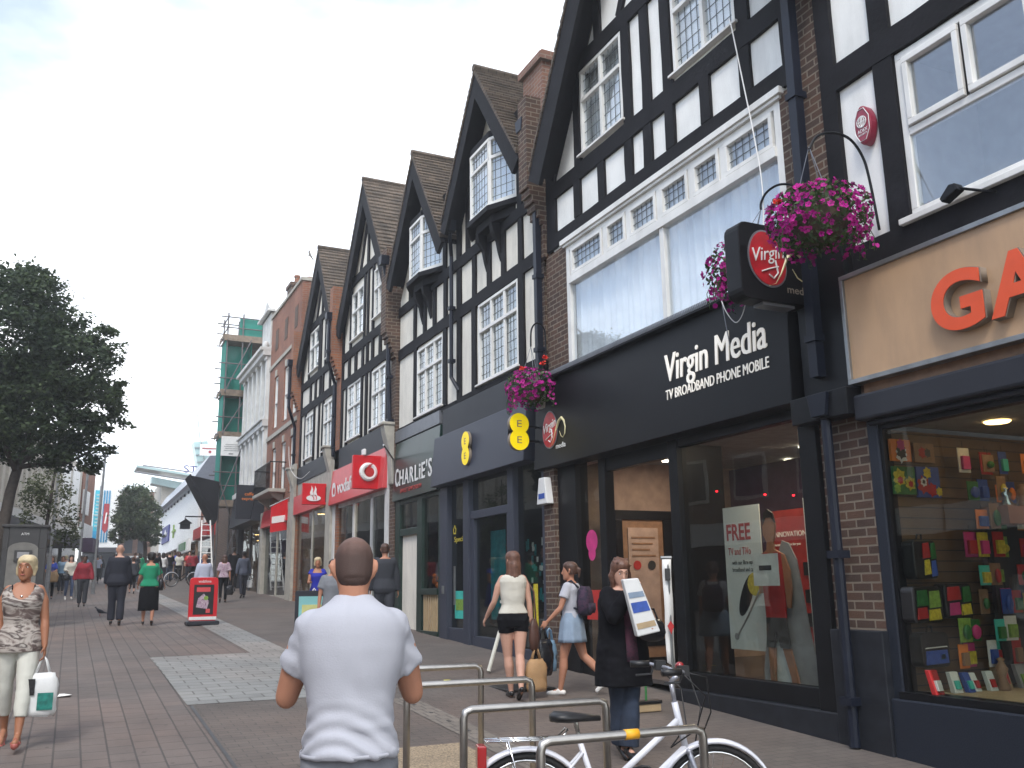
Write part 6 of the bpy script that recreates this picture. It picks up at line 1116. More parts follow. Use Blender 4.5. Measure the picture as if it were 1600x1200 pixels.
def person(label, x, y, H, head=0, z=None, fem=False, build=1.0, sw=1.0, vox=.012, skin='skin', hair=('hair_dark', 'short'), top=None, bottom=None, shoes='shoe_black', legs=((0, 0), (0, 0)), arms=((0, 8, 10, 0), (0, 8, 10, 0)), turn=0, nod=0, face=False, group=None, skirt=None, coat=None, fingers=True, lean=0, hipw=1.0, cross=0, thick=1.0, muscle=1.0, legw=1.0):
    """legs: (swing, knee) degrees for left,right; arms: (swing, abduct, elbow, inward)"""
    z = gz(x, y) if z is None else z; k = H/1.75
    root = thing('person', (x, y, z), label, 'person', group, rz=-rad(head), local=True); root.scale = (1, 1, 1)
    S = lambda *p: tuple(c*k for c in p)
    W = build
    # joints
    hz = .93; hipx = .088*(1.05 if fem else 1)*hipw; shx = (.175 if not fem else .155)*sw; shz = 1.435
    J = {}
    for i, sd in ((0, -1), (1, 1)):
        a, kn = legs[i]; a = rad(a); kb = rad(kn); h = Vector((sd*hipx, 0, hz)); kp = h+Vector((sd*(.005-cross), math.sin(a), -math.cos(a)))*.43; an = kp+Vector((-sd*(.01+cross), math.sin(a-kb), -math.cos(a-kb)))*.42
        J['h', i], J['k', i], J['a', i] = h, kp, an; fa = a-kb; toe = Vector((sd*.02, math.cos(fa*.75), math.sin(fa*.75)-.15)).normalized(); J['t', i] = an+toe*.165+Vector((0, 0, -.045)); J['e', i] = an-toe*.045+Vector((0, 0, -.05)); J['fd', i] = toe
        s_, ab, el, inw = [rad(v) for v in arms[i]]; sh = Vector((sd*shx, 0, shz-.02)); u = Vector((sd*math.sin(ab), math.sin(s_)*math.cos(ab), -math.cos(s_)*math.cos(ab))); f = Vector((sd*(math.sin(ab)*.6-math.sin(inw)), math.sin(s_+el)*math.cos(inw), -math.cos(s_+el))).normalized()
        J['s', i], J['el', i] = sh, sh+u*.285; J['w', i] = J['el', i]+f*.25; J['u', i], J['f', i] = u, f
    drop = min(min(J['t', i].z, J['e', i].z) for i in (0, 1))-.018
    for q in J:
        if q[0] in 'hkatesw' or q[0] == 'el': J[q] = J[q]-Vector((0, 0, drop))
    dz = -drop; hz += dz
    V = lambda v: tuple(Vector(v)*k)
    b = MB()
    sx = 1.0 if not fem else .88
    def torso(mb, inf, z0, z1, flare=0):
        prof = [(.84, .15*hipw, .105, 0), (.92, .172*hipw, .118, -.01), (1.0, .160*hipw, .110, -.005), (1.10, (.142 if not fem else .122)*1, .098, 0), (1.20, .155*sx, .108, .0), (1.30, .172*sx*sw, .118 if not fem else .122, .005 if not fem else .015), (1.38, .182*sx*sw, .108, -.005), (1.43, .165*sx*sw, .085, -.012), (1.465, .11*sx, .068, -.012), (1.49, .068, .06, -.008)]
        rings = []
        for (zz, rx, ry, cy) in prof:
            if z0 <= zz <= z1:
                rings.append(ell((zz+dz)*k, (rx*W+inf)*k*(1+flare*max(0, 1.1-zz)), (ry*W*thick+inf)*k*(1+flare*max(0, 1.1-zz)), 0, (cy+lean*(zz-.9))*k))
        mb.loft(rings)
    torso(b, 0, .80, 1.5)
    for i in (0, 1):
        m_ = muscle
        limb(b, [V(J['s', i]-Vector((math.copysign(.03, J['s', i].x), 0, .0))), V(J['s', i].lerp(J['el', i], .35)), V(J['el', i])], [.052*k*W*m_, .047*k*W*m_, .037*k*W*m_*.95]); limb(b, [V(J['el', i]), V(J['el', i].lerp(J['w', i], .3)), V(J['w', i])], [.037*k*W*m_*.95, .037*k*W*m_, .024*k*W])
        limb(b, [V(J['h', i]), V(J['h', i].lerp(J['k', i], .4)), V(J['k', i])], [.082*k*W*hipw*legw, .070*k*W*hipw*legw, .050*k*W*legw]); limb(b, [V(J['k', i]), V(J['k', i].lerp(J['a', i], .3)-Vector((0, .012, 0))), V(J['a', i])], [.047*k*W*legw, .052*k*W*legw, .030*k])
        ft = J['a', i]; limb(b, [V(J['e', i]+Vector((0, 0, .012))), V(J['t', i]+Vector((0, 0, .004)))], [.03*k, .028*k]); limb(b, [V(ft), V(J['a', i].lerp(J['t', i], .6))], [.028*k, .028*k])
        # hand: palm, four fingers, thumb
        w0 = J['w', i]; f = J['f', i]; sd = -1 if i == 0 else 1; side = Vector((0, 1, 0)).cross(f).normalized() if abs(f.y) < .9 else Vector((1, 0, 0)); back = f.cross(side).normalized(); across = Vector((0, 1, 0))-f*f.y
        across = across.normalized() if across.length > .3 else Vector((1, 0, 0)); inwd = f.cross(across).normalized(); inwd = inwd if inwd.x*sd < 0 else -inwd
        pc = w0+f*.045; mb = b; rings = []
        for t, wd, th in ((0, .024, .017), (.03, .034, .015), (.065, .040, .014), (.09, .037, .012)):
            c_ = w0+f*t; rings.append([V(c_+across*wd*math.cos(a)+inwd*th*math.sin(a)) for a in [2*math.pi*j/10 for j in range(10)]])
        mb.loft(rings)
        if fingers:
            for q in range(4):
                base = w0+f*.085+across*(.028-.019*q); L_ = (.068, .078, .072, .056)[q]; d1 = (f+inwd*.25).normalized(); d2 = (f*.45+inwd*.9).normalized(); p1 = base+d1*L_*.5; limb(mb, [V(base), V(p1), V(p1+d2*L_*.5)], [.0085*k, .008*k, .0068*k], 7)
            th0 = w0+f*.03+across*.030; limb(mb, [V(th0), V(th0+(f*.6+across*.6+inwd*.4).normalized()*.035), V(th0+(f*.6+across*.6+inwd*.4).normalized()*.035+(f*.9+inwd*.4).normalized()*.03)], [.011*k, .010*k, .008*k], 7)
    # neck and head
    hd = Vector((0, lean*.75+.012, 1.625+dz)); Rm = Matrix.Rotation(-rad(turn), 3, 'Z') @ Matrix.Rotation(-rad(nod), 3, 'X'); hp = lambda a, c, e: V(hd+Rm @ Vector((a, c, e)))
    limb(b, [V((0, lean*.55-.01, 1.45+dz)), hp(0, -.015, -.06)], [.055*k*(.85 if fem else 1)*max(1, muscle*.93), .050*k*(.85 if fem else 1)*max(1, muscle*.93)])
    rings = []
    for e, rx, ry, cy in ((-.118, .022, .022, .060), (-.108, .036, .040, .048), (-.085, .052, .062, .028), (-.055, .062, .078, .012), (-.02, .069, .087, .004), (.02, .072, .094, -.004), (.055, .071, .095, -.008), (.085, .062, .084, -.010), (.108, .042, .058, -.010), (.120, .018, .026, -.010)):
        rings.append([hp(rx*math.cos(a), cy+ry*math.sin(a), e) for a in [2*math.pi*j/20 for j in range(20)]])
    b.loft(rings)
    b.tube([hp(0, .088, .022), hp(0, .100, -.006), hp(0, .112, -.030), hp(0, .094, -.040)], [.007*k, .009*k, .014*k, .010*k], 8)
    for sd in (-1, 1):
        rg = [hp(sd*.068, -.008, -.034), hp(sd*.080, -.018, -.012), hp(sd*.087, -.026, .012), hp(sd*.083, -.020, .030), hp(sd*.070, -.006, .030)]; b.tube(rg, [.008*k, .011*k, .012*k, .011*k, .008*k], 7)
    if face:
        b.tube([hp(-.045, .080, .034), hp(0, .092, .030), hp(.045, .080, .034)], [.008*k, .009*k, .008*k], 6); b.tube([hp(-.022, .082, -.062), hp(0, .09, -.062), hp(.022, .082, -.062)], .008*k, 6)
    body = remesh(b, 'body', skin, root, vox, 3 if face else 4)
    if face:
        for sd in (-1, 1):
            e = MB(); e.ball(hp(sd*.030, .076, .010), (.011*k, .009*k, .006*k), 10, 8); e.build('eye', 'eye_white', root, smooth=True); e = MB(); e.ball(hp(sd*.029, .0815, .010), .0055*k, 8, 6); e.build('iris', 'eye_dark', root)
            e = MB(); e.tube([hp(sd*.014, .0945, .036), hp(sd*.03, .092, .043), hp(sd*.048, .082, .036)], [.003*k, .0035*k, .002*k], 5); e.build('eyebrow', 'hair_brown', root)
        e = MB(); e.tube([hp(-.024, .088, -.064), hp(-.01, .0975, -.061), hp(0, .0985, -.064), hp(.01, .0975, -.061), hp(.024, .088, -.064)], [.002*k, .0055*k, .006*k, .0055*k, .002*k], 6); e.build('mouth', 'lips', root, smooth=True)
    hm, hs = hair
    if hs != 'bald':
        hb = MB()
        def cap(e0, gr, fy=-.012): 
            rings = []
            for e, rx, ry, cy in ((-.05, .060, .060, -.030), (-.02, .069, .070, -.024), (.02, .0735, .080, -.020), (.055, .073, .088, -.016), (.085, .064, .084, -.013), (.108, .045, .062, -.012), (.123, .02, .03, -.012)):
                if e >= e0: rings.append([hp((rx+gr)*math.cos(a), cy+(ry+gr)*math.sin(a), e+gr*.6) for a in [2*math.pi*j/20 for j in range(20)]])
            hb.loft(rings)
        if hs == 'shaved':
            cap(-.05, .0012); hb.ball(hp(0, -.034, -.045), (.058*k, .052*k, .040*k), 14, 10)
        elif hs == 'short': cap(-.05, .009)
        elif hs == 'bob':
            cap(-.05, .016); [limb(hb, [hp(sd*.055, -.01, .06), hp(sd*.074, -.015, 0), hp(sd*.072, -.01, -.06)], [.025*k, .026*k, .018*k]) for sd in (-1, 1)]; limb(hb, [hp(0, -.07, .04), hp(0, -.07, -.06)], [.05*k, .045*k]); limb(hb, [hp(-.045, .062, .072), hp(0, .075, .075), hp(.045, .062, .072)], [.018*k, .022*k, .018*k])
        elif hs == 'afro':
            cap(-.02, .03); hb.ball(hp(0, -.02, .03), (.10*k, .105*k, .105*k), 14, 10)
        elif hs in ('long', 'wild', 'longer'):
            cap(-.05, .016); L_ = {'long': .20, 'longer': .30, 'wild': .22}[hs]
            for j in range(9):
                a = math.pi+math.pi*(j)/8; dx, dy = math.cos(a), math.sin(a); w_ = random.uniform(-.012, .012); jj = .03 if hs == 'wild' else .008
                limb(hb, [hp(dx*.062, dy*.07-.01, .05), hp(dx*.075+w_, dy*.085-.012, -.03), hp(dx*.078+w_+random.uniform(-jj, jj), dy*.095-.01+random.uniform(-jj, jj)*.5, -L_*.6), hp(dx*.06+w_*1.4+random.uniform(-jj, jj)*1.6, dy*.09-.005, -L_+random.uniform(-.03, .03))], [.022*k, .028*k, .026*k, .012*k], 8)
            if hs == 'wild':
                for j in range(26):
                    a = random.uniform(0, 2*math.pi); el_ = random.uniform(.1, 1.3); d = Vector((math.cos(a)*math.cos(el_), math.sin(a)*math.cos(el_), math.sin(el_))); p0 = Vector((d.x*.06, d.y*.08-.01, .02+d.z*.09)); p1 = p0+d*.04+Vector((random.uniform(-.03, .04), 0, .0)); p2 = p1+Vector((random.uniform(-.02, .07), random.uniform(-.03, .03), random.uniform(-.05, .01))); hb.tube([hp(*p0), hp(*p1), hp(*p2)], [.010*k, .006*k, .003*k], 5)
        elif hs == 'ponytail':
            cap(-.05, .012); limb(hb, [hp(0, -.095, .05), hp(0, -.14, .02), hp(0, -.13, -.08)], [.02*k, .028*k, .012*k])
        remesh(hb, 'hair', hm, root, min(vox, .008) if hs != 'shaved' else vox*.8, 2, fold=.004*k if hs != 'shaved' else 0)
    # clothes
    def sleeve(mb, frac, inf):
        for i in (0, 1):
            s0, e0, w0 = J['s', i], J['el', i], J['w', i]; s0 = s0-Vector((math.copysign(.03, s0.x), 0, 0)); m_ = muscle
            if frac <= 0: continue
            if frac < 1: ee_ = J['s', i].lerp(e0, frac*1.0); mb.tube([V(s0), V(s0.lerp(ee_, .5)), V(ee_)], [(.054*W*m_+inf)*k, (.054*W*m_+inf*1.1)*k, (.049*W*m_+inf*1.5)*k], 14); mb.ball(V(s0), (.054*W*m_+inf)*k, 12, 8)
            else: fr = min(1, frac-1); limb(mb, [V(s0), V(s0.lerp(e0, .5)), V(e0)], [(.056*W+inf)*k, (.050*W+inf)*k, (.042*W+inf)*k]); mb.tube([V(e0), V(e0.lerp(w0, .5*fr)), V(e0.lerp(w0, fr))], [(.042*W+inf)*k, (.038*W+inf)*k, (.030*W+inf)*k], 12)
    if top:
        tm, z0, z1, frac, inf = top[:5]; cb = MB(); torso(cb, inf, z0, z1, flare=top[5] if len(top) > 5 else 0); sleeve(cb, frac, inf)
        remesh(cb, 'shirt' if tm not in ('charcoal_suit', 'grey_suit', 'navy_cloth') else 'jacket', tm, root, vox, 4, fold=.0035*k if vox < .011 else 0, seed=x)
    def leg_c(mb, frac, inf, flare=0):
        for i in (0, 1):
            h, kp, an = J['h', i], J['k', i], J['a', i]
            if frac <= 1: e_ = h.lerp(kp, frac); mb.tube([V(h+Vector((0, 0, .02))), V(h.lerp(e_, .5)), V(e_)], [(.086*W*hipw+inf)*k, (.078*W*hipw+inf*1.1)*k, (.066*W+inf*1.9)*k], 16); mb.ball(V(h), (.086*W*hipw+inf)*k, 12, 8)
            else: fr = frac-1; limb(mb, [V(h), V(h.lerp(kp, .5)), V(kp)], [(.086*W*hipw+inf)*k, (.072*W+inf)*k, (.052*W+inf)*k], 14); e_ = kp.lerp(an, fr); mb.tube([V(kp), V(kp.lerp(e_, .5)), V(e_)], [(.052*W+inf)*k, (.050*W+inf+flare*.5)*k, (.040*W+inf+flare)*k], 14)
    if bottom:
        bm_, zt, frac, inf = bottom[:4]; cb = MB(); torso(cb, inf, .82, zt); leg_c(cb, frac, inf, bottom[4] if len(bottom) > 4 else 0); remesh(cb, 'shorts' if frac <= 1 else 'trousers', bm_, root, vox, 4, fold=.004*k if vox < .011 else 0, seed=y)
    if skirt:
        sm_, zt, zb, fl = skirt; cb = MB(); rings = []; n = 40
        for t in range(9):
            u = t/8; zz = zt+(zb-zt)*u; hipf = math.sin(min(1, u*2.2)*math.pi/2)
            rx = (.128+(.045)*hipf+fl*u)*W*hipw+.012; ry = (.100+.028*hipf+fl*u*.9)*W+.012; cyy = -.005
            rings.append([V(((rx*(1+(.06*u*math.sin(9*a) if fl > .03 else 0)))*math.cos(a), cyy+(ry*(1+(.06*u*math.sin(9*a+1) if fl > .03 else 0)))*math.sin(a), zz+dz)) for a in [2*math.pi*j/n for j in range(n)]])
        cb.loft(rings); me_o = cb.build('skirt', sm_, root, smooth=True)
    if coat:
        cm_, zb, wd, frac = coat; cb = MB(); rings = []
        for zz, rx, ry in ((1.47, .10, .085), (1.44, .175, .11), (1.38, .20, .135), (1.25, .205, .145), (1.1, .205, .15), (.95, .225, .165), (.8, .24, .175), (zb, wd, wd*.75)): rings.append(ell((zz+dz)*k, rx*W*k, ry*W*k, 0, -.01*k, 26, 2.2))
        cb.loft(rings); sleeve(cb, frac, .03); remesh(cb, 'coat', cm_, root, vox, 5, fold=.008*k, seed=3)
    if shoes:
        for i in (0, 1):
            cb = MB(); h_, t_ = J['e', i], J['t', i]; mid = h_.lerp(t_, .5); limb(cb, [V(h_+Vector((0, 0, .018))), V(mid+Vector((0, 0, .016))), V(t_+Vector((0, 0, .006)))], [.034*k, .036*k, .031*k]); cb.tube([V(J['a', i]+Vector((0, 0, .0))), V(J['a', i].lerp(mid, .6))], [.037*k, .04*k], 10)
            remesh(cb, 'shoe', shoes, root, max(vox*.8, .008), 2)
    return root, J, k, hp
def scoop(P, a_, b_, zc, dzz=0):
    """cut a round neckline out of the top"""
    root, J, k, hp = P; dz_ = (J['s', 0].z-1.415)
    for o in root.children:
        if o.name.startswith('shirt'):
            bm = bmesh.new(); bm.from_mesh(o.data)
            for sgn, dep in ((1, b_), (-1, b_*.55)):
                bmesh.ops.delete(bm, geom=[v for v in bm.verts if v.co.y*sgn > -.02 and (v.co.x/k/a_)**2+((v.co.z/k-dz_-zc)/dep)**2 < 1], context='VERTS')
            bm.to_mesh(o.data); bm.free()
def wp(root, v):      # local point of a person -> world
    c, s_ = math.cos(root.rotation_euler[2]), math.sin(root.rotation_euler[2]); return Vector((root.location.x+v[0]*c-v[1]*s_, root.location.y+v[0]*s_+v[1]*c, root.location.z+v[2]))
def hand(root, J, k, i): return wp(root, (J['w', i]+J['f', i]*.10)*k)
def carrier(label, p, w_, h, d, m_, name='carrier_bag', cat='bag', rz=0, handles=True, prints=(), handle_l=.14, seed=1, hm=None):
    o = thing(name, tuple(p), label, cat, rz=rz, local=True); R = random.Random(seed); n = 20; rings = []
    for t in range(8):
        u = t/7; bul = math.sin(min(1, u*1.4+.25)*math.pi*.62); ww = w_*(.32+.68*bul) if u < .99 else w_*.82; dd = d*(.25+.75*bul); zz = -handle_l-h*u
        rings.append([(ww/2*abs(math.cos(a))**.8*(1 if math.cos(a) >= 0 else -1)+R.uniform(-.016, .016), dd/2*math.sin(a)+R.uniform(-.008, .008), zz+R.uniform(-.006, .006)) for a in [2*math.pi*j/n for j in range(n)]])
    b = MB(); b.loft(rings); b.build('bag_body', m_, o, smooth=True)
    if handles:
        b = MB()
        for s_ in (-1, 1): b.tube([(-w_*.2, s_*d*.1, -handle_l), (-.02, s_*.012, -.03), (0, 0, 0), (.02, s_*.012, -.03), (w_*.2, s_*d*.1, -handle_l)], [.012, .009, .009, .009, .012], 6)
        b.build('handle', hm or m_, o, smooth=True)
    for (u0, u1, v0, v1, pm) in prints:
        for s_ in (-1, 1):
            b = MB(); x0, x1, z0, z1 = -w_/2+w_*u0, -w_/2+w_*u1, -handle_l-h*v1, -handle_l-h*v0; yy = s_*(d/2+.004); b.box(x0, x1, yy-.002, yy+.002, z0, z1); b.build('print', pm, o)
    return o
# 1 the man in white in front
M1 = person('muscular man from behind with shaved head, tight white T-shirt and grey shorts', 1.015, 3.60, 1.78, head=14, build=1.04, sw=.95, vox=.009, skin='skin', hair=('cropped_hair', 'shaved'), top=None, bottom=('grey_jersey', 1.01, .9, .014), shoes='shoe_white', arms=((20, 15, 96, 16), (20, 15, 96, 16)), legs=((3, 0), (-3, 2)), muscle=1.20, thick=.94, hipw=.94, nod=18)
rt, J, k, hp = M1; cb = MB(); rings = []; dz1 = .0
for zz, rx, ry, cy in ((.972, .212, .165, -.008), (.99, .212, .166, -.008), (1.02, .205, .160, -.004), (1.07, .192, .152, 0), (1.13, .188, .146, 0), (1.20, .200, .147, 0), (1.29, .224, .158, -.002), (1.36, .236, .160, -.006), (1.41, .236, .150, -.012), (1.445, .226, .136, -.018), (1.475, .200, .122, -.022), (1.50, .158, .108, -.022), (1.52, .120, .094, -.02), (1.538, .094, .082, -.016), (1.552, .082, .076, -.014)): rings.append(ell(zz*k, rx*k*.85, ry*k*.93, 0, cy*k, 36, 2.35))
cb.loft(rings)
for i in (0, 1):
    s0 = J['s', i]-Vector((math.copysign(.05, J['s', i].x), 0, .0)); e0 = J['s', i].lerp(J['el', i], .62); cb.tube([tuple(s0*k), tuple(s0.lerp(e0, .4)*k), tuple(e0*k)], [.078*k, .082*k, .072*k], 20); cb.ball(tuple((s0+Vector((math.copysign(.025, s0.x), -.005, -.008)))*k), .082*k, 14, 10)
sh_ = remesh(cb, 'shirt', 'white_cotton', rt, .009, 10)
for v in sh_.data.vertices:       # cloth folds: horizontal bunching at the waist, soft diagonal drag lines
    c = v.co/k; f1 = max(0, min(1, (1.19-c.z)/.14)); f2 = max(0, 1-abs(c.z-1.2)/.22); th = math.atan2(c.y, c.x)
    d = f1*.0065*math.sin(c.z*88+7*math.sin(th*1.3+1)+7*noise.noise(c*3.2))+f1*.009*noise.noise(Vector((c.x*5, c.y*5, c.z*26)))+f2*.008*noise.noise(Vector((c.x*10+c.z*9, c.y*5, c.z*5-c.x*8)))+.003*noise.noise(c*9)
    if abs(c.x) > .2 and c.z > 1.2: d += .003*math.sin(c.z*80+c.x*40)
    if c.z > 1.2 and abs(c.x) < .2 and c.y < -.05: d += -.006*math.exp(-(c.x/.022)**2)*min(1, (c.z-1.2)/.08)
    v.co += v.normal*d*k
# shoulder blades and spine line come from the body beneath; hem band
hb_ = MB(); hb_.loft([ell(.976*k, .1815*k, .155*k, 0, -.008*k, 36, 2.35), ell(.991*k, .1825*k, .1565*k, 0, -.008*k, 36, 2.35)], cap=False); hb_.build('hem', 'white_cotton', rt, smooth=True, solid=.003)
# 2 blonde woman at the left edge
B2 = person('blonde woman in patterned vest top and cropped white trousers at the left edge', -.35, 9.5, 1.62, head=186, fem=True, build=1.1, vox=.0085, skin='skin_tan', hair=('hair_blond', 'bob'), top=('animal_print', .82, 1.475, 0, .016, .35), bottom=('cream_cotton', .98, 1.62, .012), shoes=None, legs=((16, 4), (-8, 14)), arms=((2, 10, 12, 0), (-4, 6, 14, 0)), face=True, turn=10, thick=1.1)
scoop(B2, .098, .15, 1.485); b = MB(); rt, J, k, hp = B2
b.tube([tuple(Vector((.098*math.cos(a), .128+.006*math.sin(a)-.062*abs(math.cos(a))**2.2, 1.485-.15*math.sin(a)))*k) for a in [math.pi*(i/16) for i in range(17)]], .007*k, 5); b.build('neckline_trim', 'black_cloth', rt, smooth=True); b = MB(); b.ball(tuple(Vector((0, .135, 1.375))*k), .012, 10, 8); b.build('pendant', 'chrome', rt, smooth=True)
for i in (0, 1): b = MB(); h_, t_ = J['e', i]*k, J['t', i]*k; limb(b, [tuple(h_-Vector((0, 0, .018))), tuple(t_-Vector((0, 0, .02)))], [.028, .032], 10); b.tube([tuple(t_+Vector((-.035, -.04, -.01))), tuple(t_+Vector((0, -.03, .035))), tuple(t_+Vector((.035, -.04, -.01)))], .008, 6); b.build('sandal', 'lips', rt)
carrier("white carrier bag with green print hanging from the blonde woman's hand", hand(rt, J, k, 0), .28, .36, .13, 'poly_white', rz=rad(-10), prints=((.45, .9, .45, .85, 'teal_print'), (.05, .35, .12, .5, 'poly_black')), seed=3)
# 3 woman in the white sleeveless top
W3 = person('long-haired woman in a white sleeveless top and black shorts walking away', 4.78, 10.08, 1.68, head=12, fem=True, vox=.009, skin='skin_pale', hair=('hair_auburn', 'longer'), top=('offwhite_knit', .99, 1.475, 0, .018), bottom=('black_cloth', 1.05, .36, .016), shoes='shoe_black', legs=((6, 2), (-9, 22)), arms=((10, 14, 30, -8), (-2, 10, 6, 0)), turn=-24, cross=.09, legw=1.14, hipw=1.06)
scoop(W3, .085, .10, 1.50); rt, J, k, hp = W3; p = hand(rt, J, k, 1); carrier('brown paper carrier bag held low by the woman in the white top', p+Vector((.02, -.05, -.18)), .27, .36, .14, 'kraft', seed=5)
SB = thing('shoulder_bag', tuple(p), 'dark brown slouchy shoulder bag hanging behind the woman in the white top', 'bag', rz=.2, local=True); b = MB(); q = [(-.06, .03, .62), (-.01, -.06, .45), (.02, -.05, .15), (.0, -.03, -.08)]; b.tube(q, .011, 6); b.build('strap', 'brown_leather', SB, smooth=True); b = MB(); b.loft([ell(z_, rx, ry, 0, -.04, 14) for z_, rx, ry in ((.14, .03, .02), (.05, .06, .035), (-.08, .075, .045), (-.2, .06, .04), (-.23, .03, .02))]); b.build('bag_body', 'brown_leather', SB, smooth=True)
# 4 girl with the backpack
W4 = person('young woman with a dark galaxy-print backpack, white T-shirt, pale denim skirt and white trainers', 5.55, 10.05, 1.58, head=-42, fem=True, vox=.009, skin='skin', hair=('hair_brown', 'ponytail'), top=('white_cotton', 1.0, 1.465, .55, .016), bottom=None, skirt=('pale_denim', 1.08, .70, .045), shoes='shoe_white', legs=((12, 4), (-16, 30)), arms=((16, 10, 30, 0), (2, 6, 10, 0)), turn=-5, legw=1.15, hipw=1.08)
rt, J, k, hp = W4; carrier('large black plastic bag carried by the young woman with the backpack', hand(rt, J, k, 0), .26, .42, .16, 'poly_black', seed=8); carrier('pale blue plastic bag next to the large black one of the backpack wearer', hand(rt, J, k, 0)+Vector((.12, .06, -.02)), .18, .36, .1, 'poly_blue', seed=9)
BP = thing('backpack', tuple(rt.location), 'dark galaxy-print backpack on the back of the young woman in the denim skirt', 'backpack', rz=rt.rotation_euler[2], local=True); b = MB(); b.loft([ell(z_*k, rx, ry, 0, -.20*k, 18, 3) for z_, rx, ry in ((1.02, .10, .05), (1.06, .135, .08), (1.2, .14, .09), (1.33, .125, .075), (1.40, .08, .045))]); b.build('pack_body', 'galaxy_print', BP, smooth=True); b = MB(); b.loft([ell(z_*k, rx, ry, 0, -.29*k, 14, 3) for z_, rx, ry in ((1.05, .09, .02), (1.10, .105, .035), (1.18, .10, .03))]); b.build('pocket', 'galaxy_print', BP, smooth=True)
b = MB(); [b.tube([tuple(Vector(p)*k) for p in ((sd*.08, -.14, 1.38), (sd*.09, -.04, 1.475), (sd*.10, .08, 1.42), (sd*.10, .125, 1.30), (sd*.12, .02, 1.15), (sd*.10, -.14, 1.10))], .014, 6) for sd in (-1, 1)]; b.build('strap', 'navy_cloth', BP, smooth=True)
# 5 woman in the black coat holding a bag up to her face
W5 = person('woman with windblown auburn hair, long black cardigan and jeans', 4.33, 6.95, 1.63, head=192, fem=True, build=1.08, vox=.009, skin='skin_pale', hair=('hair_auburn', 'wild'), top=('plum_print', .88, 1.44, 0, .02), bottom=('denim', .98, 1.95, .018, .03), coat=('black_cloth', .62, .25, 1.9), shoes='shoe_black', legs=((4, 2), (-5, 8)), arms=((14, 8, 70, 14), (52, 0, 100, 30)), nod=16, face=True, cross=.10)
rt, J, k, hp = W5; dz_ = J['s', 0].z-1.415; b = MB(); vs = []
for zz, ry in ((1.43, .112), (1.38, .140), (1.25, .150), (1.1, .155), (.95, .171), (.84, .178)): W = 1.08; vs += [(.035*k, (ry*W+.0)*k, (zz+dz_)*k), ((-.055-.04*(1.4-zz))*k, (ry*W-.008)*k, (zz+dz_)*k)]
b.add(vs, [(2*i, 2*i+1, 2*i+3, 2*i+2) for i in range(5)]); b.build('patterned_blouse', 'plum_print', rt, smooth=True, solid=.008)
p = hand(rt, J, k, 1); p = p+Vector((-.05, -.03, -.005)); pb = thing('carrier_bag', tuple(p), 'white bag with blue band held up by the woman in the black cardigan', 'bag', rz=rad(-12), local=True)
m_ = MB(); c0, c1 = (-.02, .02), (.14, -.44); m_.add([(-.085, -.03, .04), (.055, -.03, .05), (.22, -.05, -.38), (.02, -.05, -.42), (-.085, .03, .04), (.055, .03, .05), (.22, .03, -.38), (.02, .03, -.42)], [(0, 1, 2, 3), (7, 6, 5, 4), (0, 4, 5, 1), (1, 5, 6, 2), (2, 6, 7, 3), (3, 7, 4, 0)]); m_.build('bag_body', 'poly_white', pb, bevel=.01)
def strip(u0, u1, mm):
    A, B, D, E_ = Vector((-.085, -.034, .04)), Vector((.055, -.034, .05)), Vector((.22, -.054, -.38)), Vector((.02, -.054, -.42)); q = MB(); L0, R0, L1, R1 = A.lerp(E_, u0), B.lerp(D, u0), A.lerp(E_, u1), B.lerp(D, u1); q.add([L0.lerp(R0, .08), L0.lerp(R0, .92), L1.lerp(R1, .92), L1.lerp(R1, .08)], [(0, 1, 2, 3)]); q.build('print', mm, pb)
strip(.42, .60, 'blue'); strip(.78, .88, 'pale_wood'); strip(.24, .34, 'pale_denim')
HB = thing('handbag', tuple(hand(rt, J, k, 0)+Vector((.0, .05, .12))), 'black rounded handbag on the far arm of the woman in black', 'bag', local=True); b = MB(); b.loft([ell(z_, rx, ry, .02, 0, 16) for z_, rx, ry in ((-.02, .09, .02), (-.06, .12, .045), (-.13, .135, .055), (-.18, .11, .045), (-.2, .06, .02))]); b.build('bag_body', 'poly_black', HB, smooth=True); b = MB(); b.tube([(-.08, 0, -.04), (-.04, 0, .06), (.05, 0, .06), (.09, 0, -.04)], .009, 6); b.build('handle', 'poly_black', HB)
# 6-8 behind the foreground man
person('big man in a charcoal suit seen from behind beside the green shop door', 5.36, 16.9, 1.76, head=12, build=1.12, vox=.012, hair=('hair_brown', 'short'), top=('charcoal_suit', .84, 1.47, 2, .022), bottom=('charcoal_suit', 1.0, 1.95, .02), legs=((8, 2), (-8, 10)), arms=((6, 10, 10, 0), (-4, 10, 12, 0)))
B8 = person('blonde woman in a bright blue dress standing outside the red bank', 4.62, 19.1, 1.50, head=200, fem=True, vox=.012, skin='skin_tan', hair=('hair_blond', 'bob'), top=('royal_dress', .9, 1.40, .3, .016), skirt=('royal_dress', 1.06, .5, .05), shoes='white_leather', arms=((8, 8, 60, 20), (20, 8, 70, 20)), turn=-10)
carrier('white handbag on the arm of the woman in the blue dress', hand(*B8[:3], 0)+Vector((-.12, -.02, .02)), .26, .20, .1, 'white_leather', name='handbag', seed=2)
person('person in a pale grey shirt mostly hidden behind the head of the man in white', 3.60, 13.9, 1.52, head=190, vox=.014, hair=('hair_dark', 'short'), top=('grey_jersey', .84, 1.47, .6, .02), bottom=('jeans_blue', 1.0, 1.9, .015))
